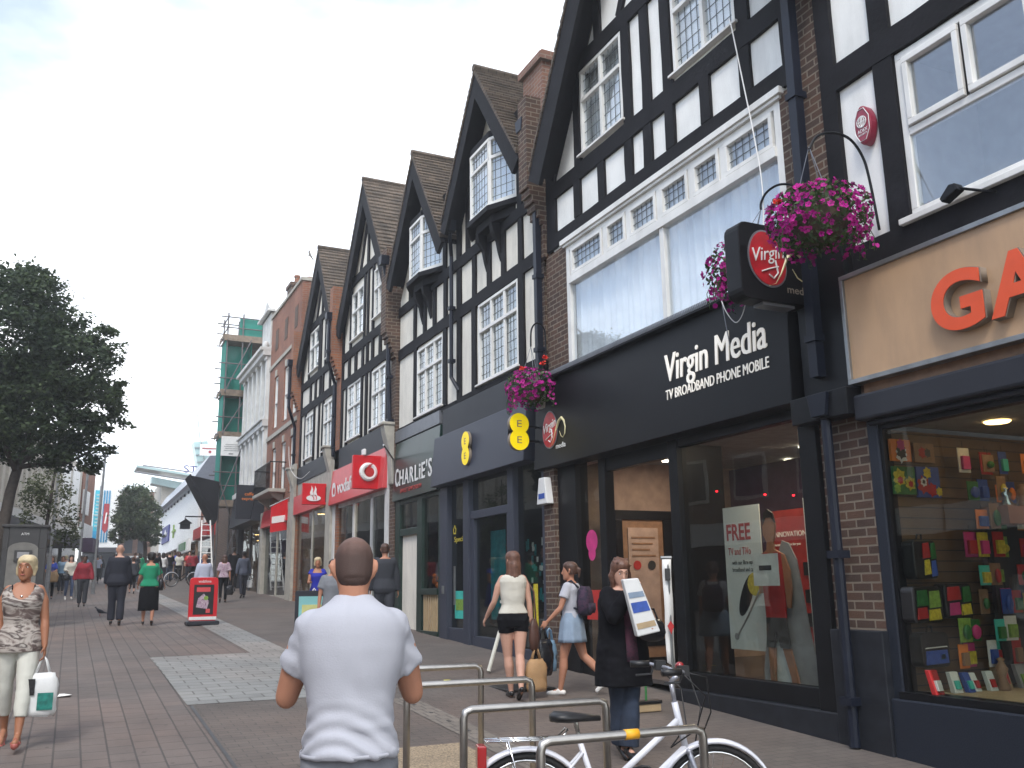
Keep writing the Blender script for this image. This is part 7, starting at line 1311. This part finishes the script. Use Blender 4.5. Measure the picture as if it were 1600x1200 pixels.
# 9-
S9 = person('man in a blue-grey jacket and dark trousers walking away along the right-hand shops', 5.49, 33.5, 1.60, head=-3, vox=.016, skin='skin_dark', hair=('hair_dark', 'short'), top=('grey_suit', .84, 1.47, 2, .025), bottom=('navy_cloth', 1.0, 1.95, .018), legs=((-10, 14), (8, 2)), arms=((-14, 12, 8, 0), (12, 14, 6, 0)), fingers=False)
carrier('small pinkish bag held by the man in the blue-grey jacket', hand(*S9[:3], 1), .2, .26, .1, 'poly_white', seed=12)
P10 = person('woman in a purple print top and black trousers walking away behind the red shop board', 4.55, 31.5, 1.52, head=8, fem=True, vox=.016, hair=('hair_brown', 'long'), top=('purple_print', .9, 1.45, .9, .025), bottom=('black_cloth', 1.0, 1.95, .012), legs=((-12, 20), (8, 0)), arms=((0, 8, 30, 0), (-8, 10, 6, 0)), fingers=False)
carrier('black bag swinging beside the woman in the purple print top', hand(*P10[:3], 1), .24, .30, .12, 'poly_black', seed=13)
person('bald man in a pale blue-grey shirt standing right behind the red shop board', 3.22, 25.8, 1.58, head=-4, vox=.015, skin='skin', hair=('hair_grey', 'bald'), top=('pale_shirt', .84, 1.47, 1.9, .022), bottom=('navy_cloth', 1.0, 1.9, .015), fingers=False)
G12 = person('woman in a bright green top and long black skirt walking away', 1.70, 23.1, 1.62, head=6, fem=True, build=1.1, vox=.013, skin='skin', hair=('hair_dark', 'afro'), top=('green_knit', .92, 1.46, .75, .02), skirt=('black_cloth', 1.05, .34, .012), shoes='shoe_black', legs=((5, 3), (-6, 10)), arms=((6, 16, 40, 0), (10, 18, 30, -10)), hipw=1.12)
BG = thing('shoulder_bag', tuple(G12[0].location), 'black shoulder bag at the hip of the woman in green', 'bag', local=True); b = MB(); b.loft([ell(z_, rx, ry, .24, .0, 14) for z_, rx, ry in ((.78, .05, .07), (.85, .07, .10), (1.0, .06, .09), (1.06, .03, .05))]); b.build('bag_body', 'poly_black', BG, smooth=True); b = MB(); b.tube([(.23, .06, 1.04), (.19, .05, 1.3), (.17, .0, 1.42), (.19, -.06, 1.3), (.24, -.06, 1.04)], .012, 6); b.build('strap', 'poly_black', BG)
person('tall bald man in a black suit walking away in the middle of the street', 1.04, 23.6, 1.82, head=2, build=1.14, vox=.013, skin='skin_pale', hair=('hair_grey', 'bald'), top=('navy_cloth', .82, 1.47, 2, .028, .25), bottom=('navy_cloth', 1.0, 1.95, .024, .01), legs=((4, 2), (-5, 6)), arms=((4, 8, 14, 0), (0, 8, 10, 0)))
person('woman in dark grey walking away between the bald man and the woman in green', 2.43, 42.5, 1.52, head=0, fem=True, vox=.018, hair=('hair_brown', 'bob'), top=('charcoal_suit', .84, 1.46, 2, .05, .6), bottom=('black_cloth', 1.0, 1.7, .014), skin='skin_pale', legs=((6, 2), (-6, 12)), fingers=False)
person('person in a dark coat mostly hidden behind the tall bald man', 1.72, 36.0, 1.62, head=5, vox=.018, hair=('hair_dark', 'short'), top=('black_cloth', .8, 1.46, 2, .045, .5), bottom=('black_cloth', 1.0, 1.95, .02), legs=((10, 2), (-12, 20)), fingers=False)
person('man in a dark red long-sleeved shirt and dark trousers walking towards the camera', .45, 34.4, 1.66, head=182, build=1.1, vox=.015, skin='skin_dark', hair=('hair_dark', 'short'), top=('red_shirt', .88, 1.47, 2, .035), bottom=('charcoal_suit', 1.0, 1.95, .026), legs=((4, 2), (-4, 8)), arms=((8, 14, 10, 0), (-6, 16, 12, 0)), fingers=False)
W16 = person('woman in a blue top and black leggings walking towards the camera beside the kiosk', -.66, 42.0, 1.70, head=178, fem=True, vox=.016, skin='skin', hair=('hair_brown', 'long'), top=('blue_top', .9, 1.45, .8, .02), bottom=('black_cloth', 1.0, 1.95, .012), legs=((6, 0), (-6, 12)), arms=((20, 8, 60, 30), (14, 10, 50, 20)), fingers=False)
carrier('large tan tote bag held in front of the woman in the blue top', W16[0].location+Vector((.06, -.24, 1.16)), .46, .42, .14, 'tan_leather', name='tote_bag', seed=4, handle_l=.06)
person('man in a light blue shirt behind the woman with the tan tote bag', -.30, 47.5, 1.68, head=182, vox=.018, hair=('hair_brown', 'short'), top=('poly_blue', .86, 1.47, 1.3, .025), bottom=('navy_cloth', 1.0, 1.95, .018), legs=((8, 2), (-6, 14)), fingers=False)
W18 = person('woman in a pale jacket and blue jeans left of the man in red', .04, 40.6, 1.72, head=174, fem=True, vox=.016, skin='skin_pale', hair=('hair_dark', 'wild'), top=('offwhite_knit', .9, 1.46, 2, .022), bottom=('jeans_blue', 1.0, 1.92, .008), shoes='shoe_white', legs=((10, 2), (-8, 20)), arms=((4, 10, 40, 20), (20, 10, 60, 20)), fingers=False)
carrier('black bag at the elbow of the woman in the pale jacket', hand(*W18[:3], 1)+Vector((-.08, 0, .06)), .3, .26, .14, 'poly_black', seed=6)
person('dark clothed person at the very left edge behind the blonde woman', -1.28, 26.5, 1.66, head=90, vox=.016, hair=('hair_dark', 'short'), top=('charcoal_suit', .84, 1.47, 2, .03), bottom=('black_cloth', 1, 1.95, .02), fingers=False)
# far crowd: each figure built on its own, small in the picture
crowd = [(2.4, 58, 'white_cotton', 'denim', 'hair_brown', 'in a white top and jeans left of the far tree'), (1.5, 62, 'pale_shirt', 'black_cloth', 'hair_dark', 'in a pale blue shirt under the blue glazed building'), (.9, 66, 'poly_blue', 'cream_cotton', 'hair_brown', 'in a sky blue shirt and cream trousers beside the grey column'), (.55, 56, 'red_shirt', 'denim', 'hair_dark', 'in a red top just right of the nearest lamp column'), (1.9, 70, 'black_cloth', 'black_cloth', 'hair_dark', 'all in black under the shop canopy'), (2.9, 50, 'charcoal_suit', 'navy_cloth', 'hair_brown', 'in a charcoal jacket right behind the woman in grey'), (3.4, 54, 'green_knit', 'denim', 'hair_dark', 'in a green top below the far tree'), (3.9, 50, 'black_cloth', 'jeans_blue', 'hair_grey', 'in a black top right of the woman in green'), (4.4, 52, 'poly_white', 'navy_cloth', 'hair_dark', 'in a white shirt and cap below the white mall wing'), (4.9, 54, 'black_cloth', 'denim', 'hair_dark', 'in black with jeans below the blue sign'), (5.2, 57, 'yellow', 'denim', 'hair_blond', 'in a yellow top by the mall columns'), (5.6, 56, 'cream_cotton', 'black_cloth', 'hair_brown', 'in a cream top beside the parked bicycle'), (5.7, 52, 'red', 'navy_cloth', 'hair_dark', 'in a bright red top left of the ladder'), (5.6, 49.5, 'red_shirt', 'black_cloth', 'hair_dark', 'in a dark red top right behind the bald man in the pale shirt'), (5.9, 60, 'blue_top', 'denim', 'hair_brown', 'in a blue top at the mall columns'), (3.1, 72, 'pale_shirt', 'denim', 'hair_brown', 'far off in a pale shirt behind the tree trunk'), (4.6, 70, 'white_cotton', 'black_cloth', 'hair_dark', 'far off in white near the mall entrance'), (6.0, 39, 'black_cloth', 'black_cloth', 'hair_dark', 'in black at the brown cafe doorway'), (5.75, 44.5, 'navy_cloth', 'navy_cloth', 'hair_dark', 'in navy under the scaffolding'), (.2, 74, 'black_cloth', 'denim', 'hair_dark', 'far off in a black jacket by the brick building'), (5.0, 62, 'purple_print', 'denim', 'hair_brown', 'in a purple top among the far shoppers'), (3.7, 64, 'orange', 'navy_cloth', 'hair_dark', 'in an orange top among the far shoppers'), (2.1, 52.5, 'royal_dress', 'black_cloth', 'hair_dark', 'in a royal blue top behind the tall bald man'), (-.2, 53, 'tan_leather', 'jeans_blue', 'hair_blond', 'in a tan coat behind the woman in the blue top')]
for i, (x, y, tm, bm2, hm, lb) in enumerate(crowd):
    h_ = 1.62+.13*random.random(); a_ = random.choice((0, 180, 170, 10, 190)); person('distant shopper '+lb, x, y, h_, head=a_, fem=i % 2 == 0, vox=.028, skin=random.choice(['skin', 'skin_pale', 'skin_dark']), hair=(hm, 'short' if i % 2 else 'long'), top=(tm, .86, 1.46, random.choice((.8, 2)), .035), bottom=(bm2, 1, 1.95, .022), legs=((10, 3), (-9, 12)) if i % 3 else ((-8, 14), (8, 2)), arms=((random.uniform(-15, 20), 12, 20, 0), (random.uniform(-15, 20), 12, 15, 0)), fingers=False, group='distant shoppers in the street')
# ================================================================ street furniture
def hoop(y, x0, x1, label, band=False):
    b = MB(); r = .024; zt = gz(2.6, y)+.80; z0, z1 = gz(x0, y)-.02, gz(x1, y)-.02; c = .05
    b.tube([(x0, y, z0), (x0, y, zt-c), (x0+.012, y, zt-.014), (x0+c, y, zt), (x1-c, y-.04, zt), (x1-.012, y-.045, zt-.014), (x1, y-.045, zt-c), (x1, y-.045, z1)], r, 14); o = thing('bicycle_rack', (x0, y, gz(x0, y)), label, 'bicycle rack', 'brushed steel bicycle hoops'); b.build('hoop', 'steel', o, smooth=True)
    f = MB(); [f.lathe((x, yy, gz(x, yy)), [(.001, .0), (.055, .0), (.055, .012), (.03, .016), (.001, .016)], 16) for x, yy in ((x0, y), (x1, y-.045))]; f.build('base_plate', 'steel', o)
    if band: b = MB(); b.tube([(x0+.48, y-.02, zt), (x0+.56, y-.024, zt)], .0265, 14); b.build('tape_band', 'orange_tape', o, smooth=True)
    return o
mat('orange_tape', (.85, .42, .02), .5, var=.05)
hoop(7.12, 2.10, 3.06, 'farthest steel bicycle hoop, partly behind the man in white'); hoop(6.3, 2.17, 3.11, 'second farthest steel bicycle hoop, at the elbow of the man in white'); hoop(5.3, 2.18, 3.13, 'steel bicycle hoop standing between the man in white and the bicycle'); hoop(4.34, 2.20, 3.16, 'nearest steel bicycle hoop with an orange tape band, in front of the bicycle', True)
# bicycle
def bicycle(loc, ang, label, simple=False, frame_m='bike_white'):
    o = thing('bicycle', loc, label, 'bicycle', rz=ang, local=True); R = .335; wb = 1.06
    def wheel(cx, nm):
        P = lambda r, a: (cx+r*math.cos(a), 0, R+r*math.sin(a)); A = [2*math.pi*i/40 for i in range(40)]
        b = MB(); b.tube([P(R-.018, a) for a in A], .019, 8, closed=True); w_ = b.build(nm, 'tyre', o, smooth=True); b = MB(); b.tube([P(R-.042, a) for a in A], .011, 6, closed=True); b.build('rim', 'chrome', w_, smooth=True)
        if not simple: b = MB(); [b.tube([(cx+.018*math.cos(a*1.7), .028*(1 if i % 2 else -1), R+.018*math.sin(a*1.7)), P(R-.045, a)], .0012, 3) for i, a in enumerate([2*math.pi*i/28 for i in range(28)])]; b.tube([(cx, -.05, R), (cx, .05, R)], .018, 8); b.build('spokes', 'chrome', w_)
        return w_
    wheel(0, 'wheel'); wheel(wb, 'wheel')
    bb = (.44, 0, .29); st = (.30, 0, .72); hd0 = (.90, 0, .66); hd1 = (.85, 0, .90); b = MB()
    b.tube([bb, st], .016, 8); b.tube([(.39, 0, .43), (.872, 0, .81)], .019, 8); b.tube([bb, hd0], .021, 8); b.tube([hd0, hd1], .019, 8)
    for s_ in (-1, 1): b.tube([(0, s_*.055, R), (.2, s_*.03, .32), bb], .009, 6); b.tube([(0, s_*.055, R), (.315, s_*.018, .66)], .008, 6)
    b.build('frame', frame_m, o, smooth=True); b = MB()
    for s_ in (-1, 1): b.tube([(.91, s_*.03, .64), (.945, s_*.045, .52), (wb, s_*.05, R)], [.016, .015, .011], 8)
    b.tube([(.91, -.045, .64), (.91, .045, .64)], .018, 8); b.build('fork', frame_m if simple else 'bike_grey', o, smooth=True)
    for cx, a0, a1 in ((0, 25, 200), (wb, 5, 160)):
        rings = []; 
        for i in range(24):
            a = rad(a0+(a1-a0)*i/23); rings.append([(cx+(R+dr)*math.cos(a), yy, R+(R+dr)*math.sin(a)) for yy, dr in ((-.032, .006), (-.022, .024), (0, .032), (.022, .024), (.032, .006), (.0, .026))])
        b = MB(); b.loft(rings); b.build('mudguard', 'bike_white', o, smooth=True)
    b = MB(); b.loft([[(x, w_*math.cos(a), z+h*math.sin(a)) for a in [2*math.pi*j/12 for j in range(12)]] for x, w_, z, h in ((.14, .03, .84, .02), (.17, .085, .845, .03), (.24, .085, .84, .03), (.32, .035, .835, .022), (.42, .018, .83, .015))]); b.build('saddle', 'black_plastic', o, smooth=True); b = MB(); b.tube([st, (.28, 0, .82)], .013, 8); b.build('seat_post', 'chrome', o)
    b = MB(); b.tube([hd1, (.835, 0, 1.01)], .014, 8); b.tube([(.835, 0, 1.01), (.89, 0, 1.05)], .014, 8); hy = .28; pts = [(.70, -hy-.02, 1.085), (.80, -hy, 1.085), (.87, -.15, 1.07), (.89, 0, 1.05), (.87, .15, 1.07), (.80, hy, 1.085), (.70, hy+.02, 1.085)]; b.tube(pts, .011, 8); b.build('handlebar', 'black_plastic' if simple else 'bike_grey', o, smooth=True)
    b = MB(); [b.tube([(.69, s_*(hy+.022), 1.085), (.80, s_*hy, 1.085)], .019, 10) for s_ in (-1, 1)]; b.build('grip', 'black_plastic', o, smooth=True)
    if simple: return o
    for s_ in (-1, 1):
        b = MB(); b.tube([(.82, s_*.255, 1.08), (.80, s_*.25, 1.03), (.71, s_*.26, 1.025)], .007, 6); b.box(.81, .87, s_*.2-.02, s_*.2+.02, 1.055, 1.11); b.build('brake_lever', 'black_plastic', o)
        b = MB(); b.tube([(.84, s_*.2, 1.08), (.99, s_*.15, 1.04), (1.03, s_*.08, .85), (.97, s_*.03, .68)], .0045, 5); b.tube([(.83, s_*.22, 1.07), (.96, s_*.2, .95), (.94, s_*.08, .76), (.82, .01, .66)], .0045, 5); b.build('brake_cable', 'black_plastic', o, smooth=True)
    b = MB(); b.ball((.85, -.12, 1.10), .026, 10, 8); b.build('bell', 'red_lens', o, smooth=True)
    b = MB(); [b.tube([(-.22, s_*.05, .735), (.20, s_*.05, .735)], .0055, 6) for s_ in (-1, 0, 1)]; [b.tube([(x, -.06, .738), (x, .06, .738)], .0045, 5) for x in (-.22, -.14, -.06, .02, .10, .18)]; [b.tube([(-.10, s_*.055, .735), (0, s_*.06, .36)], .005, 5) for s_ in (-1, 1)]; b.tube([(.19, -.05, .735), (.23, -.03, .78), (.23, .03, .78), (.19, .05, .735)], .0055, 6); b.build('luggage_rack', 'chrome', o, smooth=True)
    b = MB(); b.box(-.265, -.215, -.05, .05, .60, .715); b.build('rear_light', 'red_lens', o, bevel=.008)
    b = MB(); b.lathe((0, 0, 0), [(.001, -.003), (.085, -.003), (.09, 0), (.085, .003), (.001, .003)], 24); b.xform(Matrix.Translation((.44, -.06, .29)) @ Matrix.Rotation(rad(90), 4, 'X')); b.bar((.44, -.085, .29), (.54, -.085, .16), .02, .012); b.bar((.44, .085, .29), (.34, .085, .42), .02, .012); b.box(.50, .60, -.16, -.09, .14, .165); b.box(.28, .38, .09, .16, .41, .435); b.build('crankset', 'black_plastic', o)
    b = MB(); b.tube([(.10, .03, .40), (.44, -.06, .385), (.44, -.06, .2), (.0, -.05, .30), (.05, -.05, .37)][:3], .004, 4); b.build('chain', 'black_plastic', o)
    return o
mat('bike_white', (.66, .67, .72), .25, var=.04, coat=.5); mat('bike_grey', (.35, .36, .40), .3, .5); mat('tyre', (.015, .015, .015), .8); mat('red_lens', (.28, .01, .012), .2, coat=.6)
bx0, by0 = 2.30, 4.72; bicycle((bx0, by0, gz(bx0, by0)), math.atan2(4.42-4.72, 1.02), 'white city bicycle with rear rack and red light leaning by the nearest hoop')
LK = MB(); z = gz(2.7, 4.5)+.42; LK.tube([(2.55+.42*math.cos(a), 4.50+.14*math.sin(a), z+.14*math.cos(a)+.03*math.sin(3*a)) for a in [2*math.pi*i/30 for i in range(30)]], .010, 7, closed=True); tag(LK.build('bicycle_lock', 'black_plastic', None, smooth=True), 'black cable lock looped through the nearest hoop and the white bicycle', 'lock')
bicycle((4.45, 47.5, gz(4.7, 47.5)), rad(12), 'dark bicycle parked far down the street below the white mall wing', True, 'black_paint')
# red A-board
RS = thing('sandwich_board', (2.81, 22.4, gz(2.81, 22.4)), 'red advertising board on a grey base standing where the grey paving strip begins', 'sandwich board', rz=rad(3), local=True)
def rrect(x0, x1, z0, z1, r): 
    ps = []
    for cx, cz, a0 in ((x1-r, z0+r, -90), (x1-r, z1-r, 0), (x0+r, z1-r, 90), (x0+r, z0+r, 180)):
        for q in range(5): a = rad(a0+q*22.5); ps.append((cx+r*math.cos(a), cz+r*math.sin(a)))
    return ps
b = MB(); b.prism(rrect(-.31, .31, .08, 1.06, .08), -.045, .045, ax=1); b.build('board', 'red_sign', RS, bevel=.01); b = MB(); b.prism(rrect(-.35, .35, .0, .10, .04), -.2, .2, ax=1); b.build('base', 'grey_panel', RS, bevel=.02)
b = MB(); b.box(-.30, .30, -.052, -.046, .12, .19); b.build('white_stripe', 'white_plastic', RS); b = MB(); b.box(-.22, .22, -.053, -.047, .24, .90); b.build('poster', 'black_plastic', RS); b = MB(); b.box(-.16, .14, -.058, -.054, .74, .84); b.box(.06, .15, -.058, -.054, .27, .36); b.build('print', 'pink_red_sign', RS); b = MB(); b.prism([(-.16, .40), (.08, .36), (.12, .52), (0, .70), (-.12, .60)], -.06, -.055, ax=1); b.build('print', 'purple_print', RS); b = MB(); b.disc((.05, -.061, .60), (0, -1, 0), .05, 14); b.build('print', 'lime', RS)
text('vodafone', .09, 'lettering', 'letter_plain', RS, (-.13, -.048, .945), (1, 0, 0), UZ, .001, fit=.28)
mat('aqua_poster', (.20, .46, .46), .4, var=.1, scale=3); mat('pale_yellow', (.5, .5, .2), .5)
# grey A-board half hidden by the man
GA_ = thing('sandwich_board', (3.62, 15.0, gz(3.6, 15)), 'grey framed board with an aqua poster, half hidden by the man in white', 'sandwich board', rz=rad(-14), local=True)
b = MB(); b.prism(rrect(-.33, .33, .06, 1.02, .03), -.02, .02, ax=1); b.prism([(-.02, .02), (.10, 1.0), (.13, 1.0), (.40, .02), (.36, .02), (.11, .9), (.02, .02)], -.33, -.29); b.build('frame', 'grey_panel', GA_, bevel=.006); b = MB(); b.box(-.27, .27, -.03, -.021, .14, .93); b.build('poster', 'aqua_poster', GA_); b = MB(); b.box(-.22, .15, -.034, -.031, .62, .80); b.box(-.2, .2, -.034, -.031, .3, .45); b.build('print', 'pale_yellow', GA_)

# pull-up banner, broom
BNr = thing('pole_banner', (5.46, 7.85, gz(5.4, 7.85)), 'narrow white banner on a pole standing by the black shop entrance', 'banner', rz=rad(-20), local=True); b = MB(); b.tube([(0, 0, 0), (0, 0, 1.66)], .014, 8); b.lathe((0, 0, 0), [(.001, 0), (.15, 0), (.15, .02), (.03, .03), (.02, .06), (.001, .06)], 18); b.tube([(-.07, 0, 1.645), (.04, 0, 1.645)], .02, 8); b.build('pole', 'alloy', BNr)
b = MB(); vs = []
for i in range(9): zz = 1.63-1.0*i/8; yy = .015*math.sin(i*1.3); vs += [(-.06, yy-.01, zz+.0), (.030, yy-.02+.006*i, zz-.01*i*.6)]
b.add(vs, [(2*i, 2*i+1, 2*i+3, 2*i+2) for i in range(8)]); b.build('cloth', 'white_plastic', BNr, smooth=True, solid=.004); b = MB(); b.box(-.045, .01, -.045, -.035, 1.42, 1.54); b.build('black_print', 'letter_dark', BNr, bevel=.005); b = MB(); b.prism([(-.045, .98), (-.01, 1.03), (.02, .98), (-.01, .90)], -.05, -.04, ax=1); b.build('red_print', 'red', BNr)
BRm = thing('broom', (5.75, 8.75, gz(5.7, 8.7)), 'broom with a green handle and pale bristles standing at the black shop entrance', 'broom'); zz = gz(5.7, 8.7); b = MB(); b.tube([(5.72, 8.75, zz+.12), (5.80, 8.85, zz+1.0)], .013, 7); b.build('handle', 'green', BRm); b = MB(); b.box(5.56, 5.88, 8.70, 8.78, zz+.01, zz+.09); b.build('bristles', 'pale_wood', BRm, bevel=.01); b = MB(); b.box(5.55, 5.89, 8.69, 8.79, zz+.091, zz+.125); b.build('head', 'black_plastic', BRm, bevel=.006)
# pale stick leaning by the dark blue shop
b = MB(); z = gz(5.6, 12.3); b.tube([(5.35, 12.1, z+.02), (5.78, 12.35, z+.95)], .028, 8); b.bar((5.66, 12.35, z+.95), (5.90, 12.35, z+.96), .05, .04); tag(b.build('crutch', 'cream_cotton', None, smooth=False), 'pale wooden T-handled stick leaning beside the dark blue shop', 'stick')
# pigeon and gull
def bird(name, loc, label, m_, fly=False, rz=0):
    o = thing(name, loc, label, 'bird', rz=rz, local=True); b = MB()
    b.loft([[(x, w_*math.cos(a), z+h*math.sin(a)) for a in [2*math.pi*j/10 for j in range(10)]] for x, w_, z, h in ((-.19, .02, .07, .006), (-.10, .035, .09, .02), (-.02, .055, .12, .05), (.06, .05, .14, .055), (.10, .03, .18, .035), (.115, .024, .215, .024), (.135, .02, .235, .022), (.155, .006, .232, .008), (.175, .002, .228, .003))])
    if fly: b.v = [(x, y*.8, z*.4) for x, y, z in b.v]
    b.build('body', m_, o, smooth=True)
    if fly:
        b = MB()
        for s_ in (-1, 1): b.add([(.06, s_*.03, .05), (-.06, s_*.03, .05), (-.02, s_*.3, .16), (.06, s_*.28, .16), (-.10, s_*.6, .08), (-.04, s_*.62, .085)], [(0, 1, 2, 3), (3, 2, 4, 5)])
        b.build('wing', m_, o, solid=.006)
    else:
        b = MB(); [b.tube([(.02, s_*.02, .08), (.02, s_*.02, .0)], .005, 5) for s_ in (-1, 1)]; b.build('leg', 'lips', o)
bird('pigeon', (.86, 27.8, gz(.86, 27.8)), 'grey pigeon on the paving left of the tall bald man', 'charcoal_suit', rz=rad(170)); bird('seagull', (8.87, 40, 15.0), 'small grey seagull gliding in the white sky beyond the farthest gable', 'hair_grey', True, rad(160))
# ---------------------------------------------------------------- hanging baskets
leaf_mat('petunia', (.22, .004, .14), (.48, .012, .27), (.66, .05, .36), .25); mat('petunia_throat', (.12, .0, .09), .6); mat('geranium', (.72, .03, .015), .6, var=.2, scale=40); leaf_mat('basket_leaves', (.02, .04, .015), (.045, .08, .025), (.08, .13, .04)); mat('moss', (.07, .055, .035), .95, var=.4, scale=30)
def basket(c, r, rz_, n, seed, label, chain_top, arm, reds=(), holes=0):
    R = random.Random(seed); o = thing('hanging_basket', c, label, 'flower basket', 'hanging flower baskets'); c = Vector(c)
    b = MB(); b.lathe(tuple(c), [(.001, -rz_*.75), (r*.35, -rz_*.65), (r*.55, -rz_*.2), (r*.58, .02), (.001, .02)], 16); b.build('liner', 'moss', o)
    fl = MB(); th = MB(); lv = MB(); pts = []
    for i in range(n):
        for _ in range(30):
            d = Vector((R.gauss(0, 1), R.gauss(0, 1), R.gauss(0, 1))).normalized()
            if d.z > -.75: break
        bulge = 1+.16*noise.noise(d*2.3+Vector((seed, 0, 0))); p = c+Vector((d.x*r*bulge, d.y*r*bulge, d.z*rz_*bulge-(.10*R.random() if R.random() < .3 else 0)))*1.0
        nrm = (d+Vector((R.uniform(-.5, .5), R.uniform(-.5, .5), R.uniform(-.3, .5)))).normalized(); s_ = R.uniform(.018, .038); u = nrm.orthogonal().normalized(); v = nrm.cross(u); k0 = len(fl.v); a0 = R.random()*6
        m = 15; fl.v.append(tuple(p-nrm*.012)); fl.v += [tuple(p+(u*math.cos(a0+2*math.pi*j/m)+v*math.sin(a0+2*math.pi*j/m))*s_*(1-.20*(1 if j % 3 == 0 else 0))+nrm*(.004*(1 if j % 3 == 1 else -1))) for j in range(m)]; fl.f += [(k0, k0+1+j, k0+1+(j+1) % m) for j in range(m)]
        th.disc(p+nrm*.0-nrm*.006, nrm, s_*.22, 6)
    for i in range(int(n*3.2)):
        d = Vector((R.gauss(0, 1), R.gauss(0, 1), R.gauss(0, 1))).normalized(); p = c+Vector((d.x*r, d.y*r, d.z*rz_))*R.uniform(.72, 1.02); s_ = R.uniform(.02, .036); u = Vector((R.uniform(-1, 1), R.uniform(-1, 1), R.uniform(-1, 1))).normalized(); v = u.cross(Vector((R.uniform(-1, 1), R.uniform(-1, 1), R.uniform(-1, 1)))).normalized(); k0 = len(lv.v); lv.v += [tuple(p-u*s_), tuple(p+v*s_*.5), tuple(p+u*s_), tuple(p-v*s_*.5)]; lv.f.append((k0, k0+1, k0+2, k0+3))
    for i in range(14):       # trailing stems
        a = R.uniform(0, 2*math.pi); p0 = c+Vector((r*.85*math.cos(a), r*.85*math.sin(a), -rz_*.4)); L_ = R.uniform(.12, .30); q_ = [p0, p0+Vector((.05*math.cos(a), .05*math.sin(a), -L_*.5)), p0+Vector((.04*math.cos(a), .04*math.sin(a), -L_))]; lv.tube(q_, .004, 4)
        for j in range(7):
            p = p0.lerp(q_[2], j/6)+Vector((R.uniform(-.03, .03), R.uniform(-.03, .03), 0)); s_ = R.uniform(.015, .03); u = Vector((R.uniform(-1, 1), R.uniform(-1, 1), R.uniform(-1, 1))).normalized(); v = u.orthogonal().normalized(); k0 = len(lv.v); lv.v += [tuple(p-u*s_), tuple(p+v*s_*.5), tuple(p+u*s_), tuple(p-v*s_*.5)]; lv.f.append((k0, k0+1, k0+2, k0+3))
            if j % 2: fl.disc(p+Vector((.01, -.01, 0)), (R.uniform(-1, .2), -1, R.uniform(-.5, .5)), R.uniform(.015, .028), 8)
    fl.build('petunias', 'petunia', o, kind='stuff'); th.build('flower_throats', 'petunia_throat', o, kind='stuff'); lv.build('foliage', 'basket_leaves', o, kind='stuff')
    for (dx, dy, dz) in reds:
        g = MB(); q = c+Vector((dx, dy, dz)); [g.disc(q+Vector((R.uniform(-1, 1), R.uniform(-1, 1), R.uniform(-.6, .8)))*.035, (R.uniform(-1, 1), R.uniform(-1, .2), R.uniform(0, 1)), .018, 7) for _ in range(26)]; g.build('geranium_head', 'geranium', o); g = MB(); g.tube([tuple(q), tuple(q-Vector((0, 0, .12)))], .005, 5); g.build('stem', 'basket_leaves', o)
    ch = MB(); t = Vector(chain_top); [ch.tube([tuple(t), tuple(c+Vector((r*.5*math.cos(a), r*.5*math.sin(a), .02)))], .004, 4) for a in (.3, 2.4, 4.5)]; ch.build('chain', 'grey_metal', o)
    ar = MB(); ar.tube(spline(arm), .013, 8); bo = tag(ar.build('basket_bracket', 'black_paint', None, smooth=True), 'black curved bracket holding the '+label.split(' ', 1)[1], 'bracket', 'basket brackets'); return o
basket((6.15, 12.2, 2.98), .40, .30, 260, 1, 'magenta petunia basket above the large yellow sign', (6.15, 12.2, 3.62), [(6.46, 12.3, 3.3), (6.46, 12.3, 3.85), (6.42, 12.29, 3.98), (6.32, 12.26, 4.03), (6.22, 12.22, 3.98), (6.16, 12.2, 3.86), (6.15, 12.2, 3.62)], ((.05, -.28, .32), (-.2, -.1, .25), (.12, -.25, .42)))
basket((6.12, 7.22, 3.22), .36, .33, 230, 2, 'magenta petunia basket half hidden behind the black box sign', (6.36, 7.1, 3.9), [(6.55, 6.62, 3.65), (6.55, 6.66, 3.9), (6.52, 6.75, 4.05), (6.46, 6.9, 4.12), (6.40, 7.03, 4.08), (6.37, 7.1, 3.98), (6.36, 7.1, 3.9)], ((.14, -.1, .36),))
basket((5.92, 5.86, 3.25), .47, .32, 420, 3, 'largest magenta petunia basket, overlapping the black box sign', (5.88, 5.86, 3.95), [(6.56, 5.76, 3.2), (6.50, 5.76, 3.7), (6.45, 5.77, 3.93), (6.33, 5.79, 4.09), (6.15, 5.82, 4.13), (5.98, 5.85, 4.07), (5.88, 5.86, 3.92)], ((-.36, .12, .14),))

# ---------------------------------------------------------------- volume added to imitate lens veiling: lifts blacks and pales the far street
m = bpy.data.materials.new('lens_veil'); m.use_nodes = True; MATS['lens_veil'] = m; N_ = m.node_tree.nodes; N_.clear(); o_ = N_.new('ShaderNodeOutputMaterial'); v_ = N_.new('ShaderNodeVolumePrincipled')
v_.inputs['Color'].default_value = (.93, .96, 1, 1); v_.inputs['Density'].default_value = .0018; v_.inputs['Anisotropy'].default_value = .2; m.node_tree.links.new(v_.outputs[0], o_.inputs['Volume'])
b = MB(); b.box(-92, 112, -38, 262, -8, 19); b.build('lens_veil', 'lens_veil')['kind'] = 'stuff'
bpy.data.scenes.remove(TSC)
